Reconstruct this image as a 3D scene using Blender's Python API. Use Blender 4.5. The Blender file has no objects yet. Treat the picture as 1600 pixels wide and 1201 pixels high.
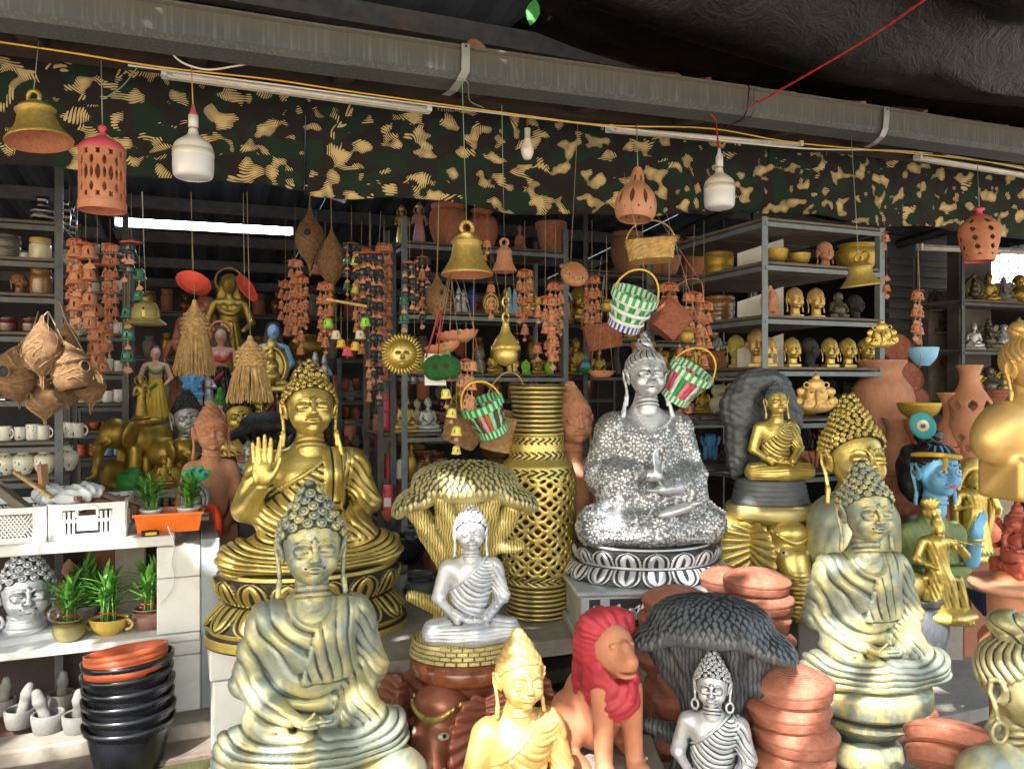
import bpy,math,random
import numpy as np
from mathutils import Vector,Matrix,Euler
R=math.radians
PI=math.pi
rnd=random.Random(7)
sc=bpy.context.scene
COL=sc.collection

# ---------------------------------------------------------------- camera, light, exposure
CAM_H=1.30
FPX=1230.0
cam_d=bpy.data.cameras.new('camera');cam=bpy.data.objects.new('camera',cam_d);COL.objects.link(cam)
cam.location=(0,0,CAM_H);cam.rotation_euler=(R(90),0,0)
cam_d.sensor_width=36;cam_d.lens=36*FPX/1600;cam_d.clip_start=.05;cam_d.clip_end=200
sc.camera=cam
SUN_EL,SUN_AZ=44,197  # azimuth measured clockwise from +Y, where the sun stands
world=bpy.data.worlds.new('World');sc.world=world;world.use_nodes=True
wn=world.node_tree.nodes;wl=world.node_tree.links
sky=wn.new('ShaderNodeTexSky');sky.sky_type='NISHITA';sky.sun_disc=False
sky.sun_elevation=R(SUN_EL);sky.sun_rotation=R(SUN_AZ);sky.air_density=1.6;sky.dust_density=3.5;sky.ozone_density=1.0
wl.new(sky.outputs[0],wn['Background'].inputs[0]);wn['Background'].inputs[1].default_value=.15
sun_d=bpy.data.lights.new('sun','SUN');sun=bpy.data.objects.new('sun',sun_d);COL.objects.link(sun)
SUNV=Vector((math.sin(R(SUN_AZ))*math.cos(R(SUN_EL)),math.cos(R(SUN_AZ))*math.cos(R(SUN_EL)),math.sin(R(SUN_EL))))
sun.rotation_euler=SUNV.to_track_quat('Z','Y').to_euler()
sun_d.energy=2.7;sun_d.angle=R(.53);sun_d.color=(1,.95,.86)
vs=sc.view_settings
vs.view_transform='Standard';vs.look='None';vs.gamma=1;vs.use_curve_mapping=False;vs.exposure=2.35
sc.cycles.max_bounces=6;sc.cycles.diffuse_bounces=3;sc.cycles.glossy_bounces=3;sc.cycles.transmission_bounces=3
sc.cycles.use_denoising=True

# ---------------------------------------------------------------- where things stand
FA=math.atan(.397)  # the shop front runs off to the right at this angle
UV=Vector((math.cos(FA),math.sin(FA),0));WV=Vector((-math.sin(FA),math.cos(FA),0))
def ray(px,py):return Vector(((px-800)/FPX,1,(600.5-py)/FPX))
def PD(px,py,D):  # the point at depth D seen at a place of the photograph
  r=ray(px,py)*D;r.z+=CAM_H;return r
def W(px,py,w):  # the same on the plane w metres into the shop
  r=ray(px,py);D=w/(r.x*WV.x+WV.y);r*=D;r.z+=CAM_H;return r
def Zp(px,py,z):  # the same at height z
  r=ray(px,py);r*=(z-CAM_H)/r.z;r.z+=CAM_H;return r
def FUW(u,w,z):p=UV*u+WV*w;p.z=z;return p
def face_cam(p,yaw=0):return-math.atan2(p.x,p.y)+R(yaw)
# a thing that faces -Y turned by face_cam(p) looks at the camera; yaw > 0 turns it to the right of the picture

# ---------------------------------------------------------------- object helpers
def link(o,parent=None):
  COL.objects.link(o)
  if parent is not None:o.parent=parent
  return o
def tag(o,label,cat,group=None,kind=None):
  if kind:o['kind']=kind
  if label:o['label']=label
  if cat:o['category']=cat
  if group:o['group']=group
  return o
def thing(name,label,cat,loc=(0,0,0),rz=0,group=None,scale=1):
  o=bpy.data.objects.new(name,None);COL.objects.link(o);o.empty_display_size=.05
  o.location=loc;o.rotation_euler=(0,0,rz);o.scale=(scale,)*3
  return tag(o,label,cat,group)
def mobj(name,me,parent=None,mat=None,loc=None,rot=None,scale=None):
  o=bpy.data.objects.new(name,me);COL.objects.link(o)
  if parent is not None:o.parent=parent
  if mat is not None:
    if len(me.materials)==0:me.materials.append(mat)
    if me.materials[0]is not mat:
      o.material_slots[0].link='OBJECT';o.material_slots[0].material=mat
  if loc is not None:o.location=loc
  if rot is not None:o.rotation_euler=rot
  if scale is not None:o.scale=scale if hasattr(scale,'__len__')else(scale,)*3
  return o
def kids(o):return[c for c in COL.objects if c.parent is o]
def copy_tree(root,label,loc,rz=0,scale=None,mats=None,rot=None,_kids={}):
  c=root.copy();COL.objects.link(c);c.location=loc;c.rotation_euler=rot if rot is not None else(0,0,rz)
  if scale is not None:c.scale=(scale,)*3
  if label:c['label']=label
  if root.name not in _kids:_kids[root.name]=[(a,kids(a))for a in kids(root)]
  for ch,gs in _kids[root.name]:
    d=ch.copy();COL.objects.link(d);d.parent=c
    if mats and d.type=='MESH' and d.name.split('.')[0]in mats:
      d.material_slots[0].link='OBJECT';d.material_slots[0].material=mats[d.name.split('.')[0]]
    for g in gs:
      e=g.copy();COL.objects.link(e);e.parent=d
  return c
def mesh_np(name,V,F,mat=None,smooth=True,attrs=None):
  me=bpy.data.meshes.new(name);V=np.asarray(V,np.float32)
  if isinstance(F,np.ndarray):
    n=F.shape[1];nf=F.shape[0];loops=F.ravel().astype(np.int32);starts=np.arange(nf,dtype=np.int32)*n
  else:
    loops=np.array([i for f in F for i in f],np.int32);ls=np.array([len(f)for f in F]);nf=len(F)
    starts=np.concatenate([[0],np.cumsum(ls)[:-1]]).astype(np.int32)
  me.vertices.add(len(V));me.vertices.foreach_set('co',V.ravel())
  me.loops.add(len(loops));me.loops.foreach_set('vertex_index',loops)
  me.polygons.add(nf);me.polygons.foreach_set('loop_start',starts)
  me.polygons.foreach_set('use_smooth',np.full(nf,smooth))
  if attrs:
    for k,a in attrs.items():
      at=me.attributes.new(k,'FLOAT','POINT');at.data.foreach_set('value',np.asarray(a,np.float32))
  me.update(calc_edges=True);me.validate()
  if mat:me.materials.append(mat)
  return me

class MB:
  """collects boxes, tubes and lathes into one mesh"""
  def __init__(s):s.V=[];s.F=[];s.n=0;s.flat=[]
  def add(s,V,F,flat=False):
    V=np.asarray(V,float)
    s.V.append(V);b=s.n;s.F+=[tuple(i+b for i in f)for f in F];s.flat+=[flat]*len(F);s.n+=len(V)
  def box(s,c,d,M=None,taper=1.0):
    x,y,z=[q/2 for q in d];V=[(sx*x*(taper if sz>0 else 1),sy*y*(taper if sz>0 else 1),sz*z)for sx in(-1,1)for sy in(-1,1)for sz in(-1,1)]
    V=np.array(V)
    if M is not None:V=V@np.array(M.to_3x3()).T
    s.add(V+np.array(c,float),[(0,1,3,2),(4,6,7,5),(0,4,5,1),(2,3,7,6),(0,2,6,4),(1,5,7,3)],True)
  def rbox(s,c,d,b,M=None):  # a box with worn, bevelled edges
    x,y,z=[q/2 for q in d];V=[];idx={}
    for sx in(-1,1):
      for sy in(-1,1):
        for sz in(-1,1):
          for a in range(3):
            q=[sx*(x-b),sy*(y-b),sz*(z-b)];q[a]+=(sx,sy,sz)[a]*b
            idx[(sx,sy,sz,a)]=len(V);V.append(q)
    F=[]
    def face(a,sg):
      o=[i for i in range(3)if i!=a];r=[]
      for s1,s2 in((-1,-1),(1,-1),(1,1),(-1,1)):
        k=[0,0,0];k[a]=sg;k[o[0]]=s1;k[o[1]]=s2;r.append(idx[(*k,a)])
      return tuple(r)
    for a in range(3):
      for sg in(-1,1):F.append(face(a,sg))
      o=[i for i in range(3)if i!=a]
      for s1 in(-1,1):
        for s2 in(-1,1):
          r=[]
          for t,aa in((-1,o[0]),(1,o[0]),(1,o[1]),(-1,o[1])):
            k=[0,0,0];k[a]=t;k[o[0]]=s1;k[o[1]]=s2;r.append(idx[(*k,aa)])
          F.append(tuple(r))
    for sx in(-1,1):
      for sy in(-1,1):
        for sz in(-1,1):F.append(tuple(idx[(sx,sy,sz,a)]for a in range(3)))
    V=np.array(V)
    if M is not None:V=V@np.array(M.to_3x3()).T
    s.add(V+np.array(c,float),F,True)
  def lathe(s,prof,n=32,c=(0,0,0),M=None,close=False,squash=1.0):
    P=np.array(prof,float);m=len(P);a=np.arange(n)*2*PI/n
    V=np.stack([P[:,0,None]*np.cos(a),P[:,0,None]*np.sin(a)*squash,np.repeat(P[:,1,None],n,1)],-1).reshape(-1,3)
    F=[(i*n+j,i*n+(j+1)%n,(i+1)*n+(j+1)%n,(i+1)*n+j)for i in range(m-1)for j in range(n)]
    if P[0,0]>1e-6 and close:F.append(tuple(range(n))[::-1])
    if P[-1,0]>1e-6 and close:F.append(tuple((m-1)*n+j for j in range(n)))
    if M is not None:V=V@np.array(M.to_3x3()).T
    s.add(V+np.array(c,float),F)
  def tube(s,pts,r,n=6,cap=True,flat=1.0):
    P=[Vector(p)for p in pts];m=len(P)
    rr=r if hasattr(r,'__len__')else[r]*m
    V=[];up=Vector((0,0,1));prev=None
    for i,p in enumerate(P):
      t=(P[min(i+1,m-1)]-P[max(i-1,0)]).normalized()
      a=prev if prev is not None else(up if abs(t.z)<.9 else Vector((1,0,0)))
      b=t.cross(a);b=b.normalized()if b.length>1e-6 else Vector((1,0,0));a=b.cross(t).normalized();prev=a
      for j in range(n):
        q=2*PI*j/n;V.append(tuple(p+(a*math.cos(q)*flat+b*math.sin(q))*rr[i]))
    F=[(i*n+j,i*n+(j+1)%n,(i+1)*n+(j+1)%n,(i+1)*n+j)for i in range(m-1)for j in range(n)]
    if cap:F+=[tuple(range(n))[::-1],tuple((m-1)*n+j for j in range(n))]
    s.add(V,F)
  def mesh(s,name,mat=None):
    V=np.concatenate(s.V);me=mesh_np(name,V,s.F,mat,True)
    me.polygons.foreach_set('use_smooth',~np.array(s.flat));return me
  def obj(s,name,mat,parent=None,**k):return mobj(name,s.mesh(name,mat),parent,None,**k)

def catmull(pts,n=6):
  P=[np.array(p,float)for p in pts];P=[2*P[0]-P[1]]+P+[2*P[-1]-P[-2]];out=[]
  for i in range(1,len(P)-2):
    for j in range(n):
      t=j/n;a,b,c,d=P[i-1:i+3]
      out.append(.5*(2*b+(c-a)*t+(2*a-5*b+4*c-d)*t*t+(3*b-a-3*c+d)*t**3))
  out.append(P[-2]);return[tuple(o)for o in out]

# ---------------------------------------------------------------- signed distance sculpting
def rotm(rx=0,ry=0,rz=0):return np.array(Euler((R(rx),R(ry),R(rz))).to_matrix(),np.float32)
class Prim:
  def __init__(s,fn,lo,hi,k,mode,reg):s.fn,s.lo,s.hi,s.k,s.mode,s.reg=fn,np.array(lo),np.array(hi),k,mode,reg
def ell(c,r,k=.02,rot=None,mode='+',reg='body'):
  c=np.array(c,np.float32);r=np.array(r,np.float32);Rm=rotm(*rot)if rot is not None else None
  def fn(x,y,z):
    x,y,z=x-c[0],y-c[1],z-c[2]
    if Rm is not None:x,y,z=(x*Rm[0,0]+y*Rm[1,0]+z*Rm[2,0]),(x*Rm[0,1]+y*Rm[1,1]+z*Rm[2,1]),(x*Rm[0,2]+y*Rm[1,2]+z*Rm[2,2])
    a=np.sqrt((x/r[0])**2+(y/r[1])**2+(z/r[2])**2)
    b=np.sqrt((x/r[0]**2)**2+(y/r[1]**2)**2+(z/r[2]**2)**2)+1e-6
    return a*(a-1)/b
  m=r if Rm is None else np.full(3,r.max());return Prim(fn,c-m,c+m,k,mode,reg)
def cap(a,b,ra,rb=None,k=.02,mode='+',reg='body'):
  a=np.array(a,np.float32);b=np.array(b,np.float32);rb=ra if rb is None else rb;ba=b-a;L=float(ba@ba)+1e-9
  def fn(x,y,z):
    x,y,z=x-a[0],y-a[1],z-a[2]
    t=np.clip((x*ba[0]+y*ba[1]+z*ba[2])/L,0,1)
    return np.sqrt((x-t*ba[0])**2+(y-t*ba[1])**2+(z-t*ba[2])**2)-(ra+(rb-ra)*t)
  m=max(ra,rb);return Prim(fn,np.minimum(a,b)-m,np.maximum(a,b)+m,k,mode,reg)
def chain(pts,rs,k=.02,mode='+',reg='body'):return[cap(pts[i],pts[i+1],rs[i],rs[i+1],k,mode,reg)for i in range(len(pts)-1)]
def bx(c,d,rr=.01,k=.01,rot=None,mode='+',reg='body'):
  c=np.array(c,np.float32);d=np.array(d,np.float32)/2-rr;Rm=rotm(*rot)if rot is not None else None
  def fn(x,y,z):
    x,y,z=x-c[0],y-c[1],z-c[2]
    if Rm is not None:x,y,z=(x*Rm[0,0]+y*Rm[1,0]+z*Rm[2,0]),(x*Rm[0,1]+y*Rm[1,1]+z*Rm[2,1]),(x*Rm[0,2]+y*Rm[1,2]+z*Rm[2,2])
    qx,qy,qz=abs(x)-d[0],abs(y)-d[1],abs(z)-d[2]
    return np.sqrt(np.maximum(qx,0)**2+np.maximum(qy,0)**2+np.maximum(qz,0)**2)+np.minimum(np.maximum(qx,np.maximum(qy,qz)),0)-rr
  m=d+rr if Rm is None else np.full(3,float(np.linalg.norm(d))+rr);return Prim(fn,c-m,c+m,k,mode,reg)
def tor(c,Rr,r,k=.01,rot=None,mode='+',reg='body',sx=1,sz=1):
  c=np.array(c,np.float32);Rm=rotm(*rot)if rot is not None else np.eye(3,dtype=np.float32)  # ring in its own xz plane
  def fn(x,y,z):
    x,y,z=x-c[0],y-c[1],z-c[2]
    x,y,z=(x*Rm[0,0]+y*Rm[1,0]+z*Rm[2,0]),(x*Rm[0,1]+y*Rm[1,1]+z*Rm[2,1]),(x*Rm[0,2]+y*Rm[1,2]+z*Rm[2,2])
    return np.sqrt((np.sqrt((x/sx)**2+(z/sz)**2)-Rr)**2+y*y)-r
  m=Rr*max(sx,sz)+r*2;return Prim(fn,c-m,c+m,k,mode,reg)
def half(n,c,mode='&',reg='body'):
  n=np.array(n,np.float32);n=n/np.linalg.norm(n);c=np.array(c,np.float32)
  return Prim(lambda x,y,z:(x-c[0])*n[0]+(y-c[1])*n[1]+(z-c[2])*n[2],c-99,c+99,.004,mode,reg)
def smin(a,b,k):
  h=np.clip(.5+.5*(b-a)/k,0,1);return b+(a-b)*h-k*h*(1-h)
def sculpt(prims,h,pad=None):
  """blend the primitives on a grid and lay a surface net over the zero level; returns verts, quads"""
  P=[p for p in prims if p.mode=='+']
  lo=np.min([p.lo for p in P],0)-3*h-.004;hi=np.max([p.hi for p in P],0)+3*h+.004
  N=np.ceil((hi-lo)/h).astype(int)+1
  ax=[(lo[i]+h*np.arange(N[i])).astype(np.float32)for i in range(3)]
  f=np.full(N,1.0,np.float32)
  for p in prims:
    m=p.k+3*h
    s=[slice(max(0,int((p.lo[i]-m-lo[i])/h)),min(N[i],int((p.hi[i]+m-lo[i])/h)+2))for i in range(3)]
    if any(q.stop<=q.start for q in s):continue
    s=tuple(s);d=p.fn(ax[0][s[0]][:,None,None],ax[1][s[1]][None,:,None],ax[2][s[2]][None,None,:]).astype(np.float32)
    if p.mode=='+':f[s]=smin(f[s],d,max(p.k,1e-4))
    elif p.mode=='-':f[s]=-smin(-f[s],d,max(p.k,1e-4))
    else:f[s]=-smin(-f[s],-d,max(p.k,1e-4))
  return surface_net(f,lo,h)
def surface_net(f,lo,h):
  ins=f<0;nx,ny,nz=f.shape
  cs=np.zeros((nx-1,ny-1,nz-1),np.uint8)
  offs=[(i,j,k)for i in(0,1)for j in(0,1)for k in(0,1)]
  for(i,j,k)in offs:cs+=ins[i:nx-1+i,j:ny-1+j,k:nz-1+k]
  cells=np.argwhere((cs>0)&(cs<8));n=len(cells)
  idx=np.full(cs.shape,-1,np.int32);idx[cells[:,0],cells[:,1],cells[:,2]]=np.arange(n)
  cv={o:f[cells[:,0]+o[0],cells[:,1]+o[1],cells[:,2]+o[2]]for o in offs}
  S=np.zeros((n,3));C=np.zeros(n)
  for a in range(3):
    for o in offs:
      if o[a]:continue
      q=list(o);q[a]=1;q=tuple(q);A,B=cv[o],cv[q];m=(A<0)!=(B<0)
      t=np.where(m,A/np.where(m,A-B,1),0);pt=np.tile(np.array(o,float),(n,1));pt[:,a]=t
      S+=pt*m[:,None];C+=m
  V=lo+h*(cells+S/C[:,None]);Fs=[]
  for a in range(3):
    b,c=(a+1)%3,(a+2)%3;sl0=[slice(None)]*3;sl1=[slice(None)]*3
    sl0[a]=slice(0,-1);sl1[a]=slice(1,None);A,B=ins[tuple(sl0)],ins[tuple(sl1)]
    E=np.argwhere(A!=B);E=E[(E[:,b]>0)&(E[:,c]>0)&(E[:,b]<f.shape[b]-1)&(E[:,c]<f.shape[c]-1)]
    flip=A[E[:,0],E[:,1],E[:,2]]
    def cell(db,dc):
      q=E.copy();q[:,b]-=db;q[:,c]-=dc;return idx[q[:,0],q[:,1],q[:,2]]
    Q=np.stack([cell(1,1),cell(0,1),cell(0,0),cell(1,0)],1);Q[~flip]=Q[~flip][:,::-1];Fs.append(Q)
  F=np.concatenate(Fs);F=F[(F>=0).all(1)];return V,F
def normals(V,F):
  n=np.cross(V[F[:,2]]-V[F[:,0]],V[F[:,3]]-V[F[:,1]]);N=np.zeros_like(V)
  for i in range(4):
    for a in range(3):N[:,a]+=np.bincount(F[:,i],n[:,a],len(V))
  return N/(np.linalg.norm(N,axis=1,keepdims=True)+1e-12)
def lap(V,F,X):
  E=np.concatenate([F[:,[0,1]],F[:,[1,2]],F[:,[2,3]],F[:,[3,0]]]);n=len(V)
  cnt=np.bincount(E[:,0],minlength=n)+np.bincount(E[:,1],minlength=n)
  out=np.stack([np.bincount(E[:,0],X[E[:,1],a],n)+np.bincount(E[:,1],X[E[:,0],a],n)for a in range(X.shape[1])],1)
  return out/np.maximum(cnt,1)[:,None]
def relax(V,F,it=2,l=.5):
  for _ in range(it):V=V+(lap(V,F,V)-V)*l
  return V
def cavity(V,F,its=(4,14),size=None):
  """how deep each vertex lies in a recess of the casting: where the dark antiquing paint stays"""
  N=normals(V,F);X=V.copy();out=np.zeros(len(V));k=0
  for it in range(max(its)):
    X=X+(lap(V,F,X)-X)*.8;k+=1
    if k in its:out=out+((X-V)*N).sum(1)
  c=out[:,None]
  for _ in range(1):c=c+(lap(V,F,c)-c)*.5
  return c[:,0]
def wob(V,f=6.0,s=0.0):
  x,y,z=V[:,0]*f,V[:,1]*f,V[:,2]*f
  return(np.sin(x*1.3+2.1*z+s)+np.sin(y*1.7-x*.9+1.3+s)+np.sin(z*1.9+y*1.1+2.7*s)+.5*np.sin(2.3*x+3.1*y-2.7*z))/3.5
# ---------------------------------------------------------------- materials
class NT:
  def __init__(s,name):
    s.m=bpy.data.materials.new(name);s.m.use_nodes=True;s.t=s.m.node_tree;s.n=s.t.nodes;s.b=s.n['Principled BSDF']
  def add(s,typ,**k):
    n=s.n.new('ShaderNode'+typ)
    for a,v in k.items():
      if a.startswith('_'):setattr(n,a[1:],v)
    for a,v in k.items():
      if not a.startswith('_'):
        i=n.inputs[int(a[1:])]if a[0]=='i' and a[1:].isdigit()else n.inputs[a.replace('__',' ')]
        if hasattr(v,'links')or isinstance(v,bpy.types.NodeSocket):s.t.links.new(v,i)
        else:i.default_value=v
    return n
  def co(s,scale=(1,1,1),obj=True):
    tc=s.add('TexCoord');mp=s.add('Mapping',i0=tc.outputs['Object' if obj else 'Generated']);mp.inputs['Scale'].default_value=scale;return mp.outputs[0]
  def noise(s,sc,det=4,co=None,rough=.55,dist=0):
    n=s.add('TexNoise',Scale=sc,Detail=det,Roughness=rough,Distortion=dist)
    s.t.links.new(co if co is not None else s.co(),n.inputs['Vector']);return n.outputs['Fac']
  def ramp(s,x,*st,interp='LINEAR'):
    r=s.add('ValToRGB',i0=x);c=r.color_ramp;c.interpolation=interp
    while len(c.elements)<len(st):c.elements.new(.5)
    for e,(p,col)in zip(c.elements,st):
      e.position=p;e.color=(*col,1)if hasattr(col,'__len__')else(col,col,col,1)
    return r.outputs[0]
  def mix(s,f,a,b,blend='MIX'):
    m=s.add('Mix',_data_type='RGBA',_blend_type=blend)
    for sock,v in((m.inputs[0],f),(m.inputs[6],a),(m.inputs[7],b)):
      if isinstance(v,bpy.types.NodeSocket):s.t.links.new(v,sock)
      elif hasattr(v,'__len__'):sock.default_value=(*v,1)if len(v)==3 else v
      else:sock.default_value=v
    return m.outputs[2]
  def math(s,op,a,b=0.0,c=0.0,clamp=False):
    m=s.add('Math',_operation=op,_use_clamp=clamp)
    for i,v in enumerate((a,b,c)):
      if isinstance(v,bpy.types.NodeSocket):s.t.links.new(v,m.inputs[i])
      else:m.inputs[i].default_value=v
    return m.outputs[0]
  def set(s,**k):
    for a,v in k.items():
      i=s.b.inputs[a.replace('__',' ')]
      if isinstance(v,bpy.types.NodeSocket):s.t.links.new(v,i)
      else:i.default_value=(*v,1)if hasattr(v,'__len__')and len(v)==3 else v
    return s
  def bump(s,h,st=.3,d=.01):
    b=s.add('Bump',Strength=st,Distance=d,Height=h);s.t.links.new(b.outputs[0],s.b.inputs['Normal']);return s
MC={}
def mat_metal(name,paint,hi,dark,metal=.55,rough=.38,cs=1.0,grime=.35,weather=None,wamt=0.0,pattern=None,psc=40):
  """cast cement brushed with metallic paint, the dark undercoat left in the recesses"""
  if name in MC:return MC[name]
  t=NT(name);at=t.add('Attribute',_attribute_name='cav');n1=t.noise(9,6);n2=t.noise(55,5)
  cv=t.math('MULTIPLY_ADD',at.outputs['Fac'],cs,0.0)
  cv=t.math('ADD',cv,t.math('MULTIPLY',t.math('SUBTRACT',n2,.5),.45));cv=t.math('ADD',cv,t.math('MULTIPLY',t.math('SUBTRACT',n1,.5),grime))
  mask=t.ramp(cv,(.12,0.0),(.62,1.0))
  col=t.mix(t.ramp(n1,(.35,0.0),(.7,1.0)),paint,hi)
  edge=t.ramp(at.outputs['Fac'],(0.0,0.0),(1.0,1.0))
  if weather is not None:
    wn_=t.noise(5,4,rough=.6,dist=.4);col=t.mix(t.math('MULTIPLY',t.ramp(wn_,(.38,0.0),(.56,1.0)),wamt),col,weather)
  hgt=n2
  if pattern=='floral':
    co=t.co();w=t.add('VectorMath',_operation='ADD',i0=co);nn=t.add('TexNoise',Scale=14,Detail=1);t.t.links.new(co,nn.inputs['Vector'])
    vm=t.add('VectorMath',_operation='SCALE',i0=nn.outputs['Color']);vm.inputs['Scale'].default_value=.09;t.t.links.new(vm.outputs[0],w.inputs[1])
    v1=t.add('TexVoronoi',_feature='DISTANCE_TO_EDGE',Scale=psc,i0=w.outputs[0]);v2=t.add('TexVoronoi',_feature='F1',Scale=psc*.42,i0=w.outputs[0])
    ring=t.math('ABSOLUTE',t.math('SINE',t.math('MULTIPLY',v2.outputs['Distance'],21.0)))
    fl=t.add('TexVoronoi',_feature='F1',Scale=psc*.30,i0=w.outputs[0]);an=t.add('VectorMath',_operation='SUBTRACT',i0=w.outputs[0],i1=fl.outputs['Position']);sp=t.add('SeparateXYZ',i0=an.outputs[0]);ag=t.math('ARCTAN2',sp.outputs[2],sp.outputs[0]);pet=t.math('MULTIPLY',t.math('SINE',t.math('MULTIPLY',ag,4.0)),.12);pr_=t.math('ABSOLUTE',t.math('SUBTRACT',t.math('ADD',fl.outputs['Distance'],pet),.36));ct=t.math('ABSOLUTE',t.math('SUBTRACT',fl.outputs['Distance'],.11));pm=t.math('MAXIMUM',t.ramp(ct,(.015,1.0),(.05,0.0)),t.ramp(pr_,(.02,1.0),(.075,0.0)));pm=t.math('MAXIMUM',pm,t.math('MULTIPLY',t.ramp(ring,(.08,1.0),(.22,0.0)),t.ramp(fl.outputs['Distance'],(.40,0.0),(.5,1.0))))
    pa=t.add('Attribute',_attribute_name='robe');pm=t.math('MULTIPLY',pm,pa.outputs['Fac'])
    mask=t.math('MAXIMUM',mask,t.math('MULTIPLY',pm,.92));hgt=t.math('SUBTRACT',n2,t.math('MULTIPLY',pm,3.0))
  if pattern=='under':
    pa=t.add('Attribute',_attribute_name='robe');mask=t.math('MAXIMUM',mask,t.math('MULTIPLY',pa.outputs['Fac'],t.ramp(n2,(.30,.5),(.60,.82))))
  if pattern=='waves':
    wv=t.add('TexWave',Scale=psc,Distortion=6.0,Detail=2.0,i0=t.co());pm=t.ramp(wv.outputs['Fac'],(.15,1.0),(.45,0.0));mask=t.math('MAXIMUM',mask,t.math('MULTIPLY',pm,.8));hgt=t.math('SUBTRACT',n2,t.math('MULTIPLY',pm,2.0))
  if pattern=='scales':
    v1=t.add('TexVoronoi',_feature='DISTANCE_TO_EDGE',Scale=psc,i0=t.co());pm=t.ramp(v1.outputs[0],(.04,1.0),(.2,0.0));mask=t.math('MAXIMUM',mask,t.math('MULTIPLY',pm,.85));hgt=t.math('SUBTRACT',n2,t.math('MULTIPLY',pm,2.0))
  t.set(Base__Color=t.mix(mask,col,dark),Metallic=t.math('MULTIPLY',t.math('SUBTRACT',1.0,mask),metal),Roughness=t.math('MULTIPLY_ADD',n2,.25,rough-.08))
  t.bump(hgt,.35,.003);MC[name]=t.m;return t.m
def mat_plain(name,col,rough=.6,var=.18,sc_=14,bump=.2,metal=0,dirt=None,damt=.3,spec=None,coat=0,bd=.004,emit=None):
  if name in MC:return MC[name]
  t=NT(name);n1=t.noise(sc_,5);n2=t.noise(sc_*9,3)
  c2=tuple(max(0,c*(1-var))for c in col);c3=tuple(min(1,c*(1+var))for c in col)
  c=t.mix(t.ramp(n1,(.3,0.0),(.7,1.0)),c2,c3)
  if dirt is not None:c=t.mix(t.math('MULTIPLY',t.ramp(t.noise(sc_*.45,7,rough=.7),(.45,0.0),(.66,1.0)),damt),c,dirt)
  t.set(Base__Color=c,Roughness=t.math('MULTIPLY_ADD',n1,.25,rough-.12),Metallic=metal)
  if coat:t.set(Coat__Weight=coat,Coat__Roughness=.15)
  if emit:t.set(Emission__Color=emit[0],Emission__Strength=emit[1])
  if bump:t.bump(n2,bump,bd)
  MC[name]=t.m;return t.m
M={}
M['gold']=mat_metal('gold_antique',(.50,.385,.105),(.74,.59,.21),(.024,.019,.008),.70,.31,cs=1.3)
M['gold_green']=mat_metal('gold_weathered',(.45,.40,.185),(.62,.55,.27),(.035,.045,.038),.40,.40,cs=1.1,weather=(.22,.255,.225),wamt=.95)
M['gold_bright']=mat_metal('gold_bright',(.60,.39,.14),(.74,.50,.20),(.42,.24,.06),.50,.36,cs=.5,grime=.1)
M['gold_dark']=mat_metal('gold_dark',(.30,.20,.04),(.52,.37,.08),(.02,.014,.006),.65,.38,cs=1.1)
M['gold_black']=mat_metal('gold_over_black',(.62,.47,.12),(.80,.62,.2),(.008,.008,.006),.6,.34,cs=2.2,grime=.5)
M['silver']=mat_metal('silver_antique',(.46,.49,.55),(.68,.71,.78),(.014,.016,.022),.55,.36,cs=1.3)
M['silver_floral']=mat_metal('silver_floral',(.46,.49,.55),(.68,.71,.78),(.018,.021,.03),.45,.42,cs=1.0,pattern='under')
M['silver_black']=mat_metal('silver_over_black',(.40,.42,.46),(.62,.64,.68),(.008,.009,.011),.5,.36,cs=1.6,grime=.9)
M['gold_wave']=mat_metal('gold_bark',(.62,.50,.16),(.80,.66,.26),(.05,.045,.02),.45,.4,pattern='waves',psc=16)
M['gold_scale']=mat_metal('gold_leafwork',(.46,.40,.18),(.62,.54,.27),(.05,.05,.03),.4,.42)
M['charcoal']=mat_metal('charcoal_cement',(.070,.080,.098),(.125,.138,.16),(.012,.013,.016),.1,.5)
M['charcoal_bark']=mat_metal('charcoal_bark',(.045,.05,.06),(.10,.11,.13),(.010,.011,.013),.1,.55,pattern='waves',psc=12)
M['bronze']=mat_metal('bronze_antique',(.28,.25,.13),(.44,.40,.22),(.03,.03,.022),.5,.38,cs=1.2)
M['terra']=mat_plain('terracotta',(.46,.17,.085),.75,.16,10,.25,dirt=(.55,.30,.2),damt=.5)
M['terra_pale']=mat_plain('terracotta_pale',(.50,.225,.13),.8,.12,9,.25,dirt=(.55,.33,.24),damt=.6)
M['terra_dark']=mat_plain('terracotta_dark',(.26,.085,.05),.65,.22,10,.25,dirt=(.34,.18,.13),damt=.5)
M['terra_red']=mat_plain('terracotta_red',(.50,.115,.06),.55,.14,12,.2)
M['terra_orange']=mat_plain('terracotta_orange',(.44,.165,.085),.68,.24,11,.25,dirt=(.55,.30,.2),damt=.45)
M['brown_glaze']=mat_plain('brown_glaze',(.19,.06,.025),.25,.3,20,.1,coat=.4)
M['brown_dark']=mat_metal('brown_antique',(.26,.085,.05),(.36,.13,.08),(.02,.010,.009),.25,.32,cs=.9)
M['black']=mat_plain('black_paint',(.014,.014,.017),.35,.4,15,.1)
M['black_matt']=mat_plain('black_matt',(.02,.021,.024),.7,.4,15,.3)
M['white_ceramic']=mat_plain('white_ceramic',(.68,.66,.60),.25,.06,15,.03,coat=.4)
M['cream']=mat_plain('cream_ceramic',(.60,.55,.42),.3,.08,15,.05,coat=.3)
M['white_paint']=mat_plain('white_paint',(.72,.73,.74),.6,.06,7,.2,dirt=(.42,.41,.38),damt=.5)
M['white_plastic']=mat_plain('white_plastic',(.74,.77,.80),.35,.05,8,.05,dirt=(.5,.5,.48),damt=.25)
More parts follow.
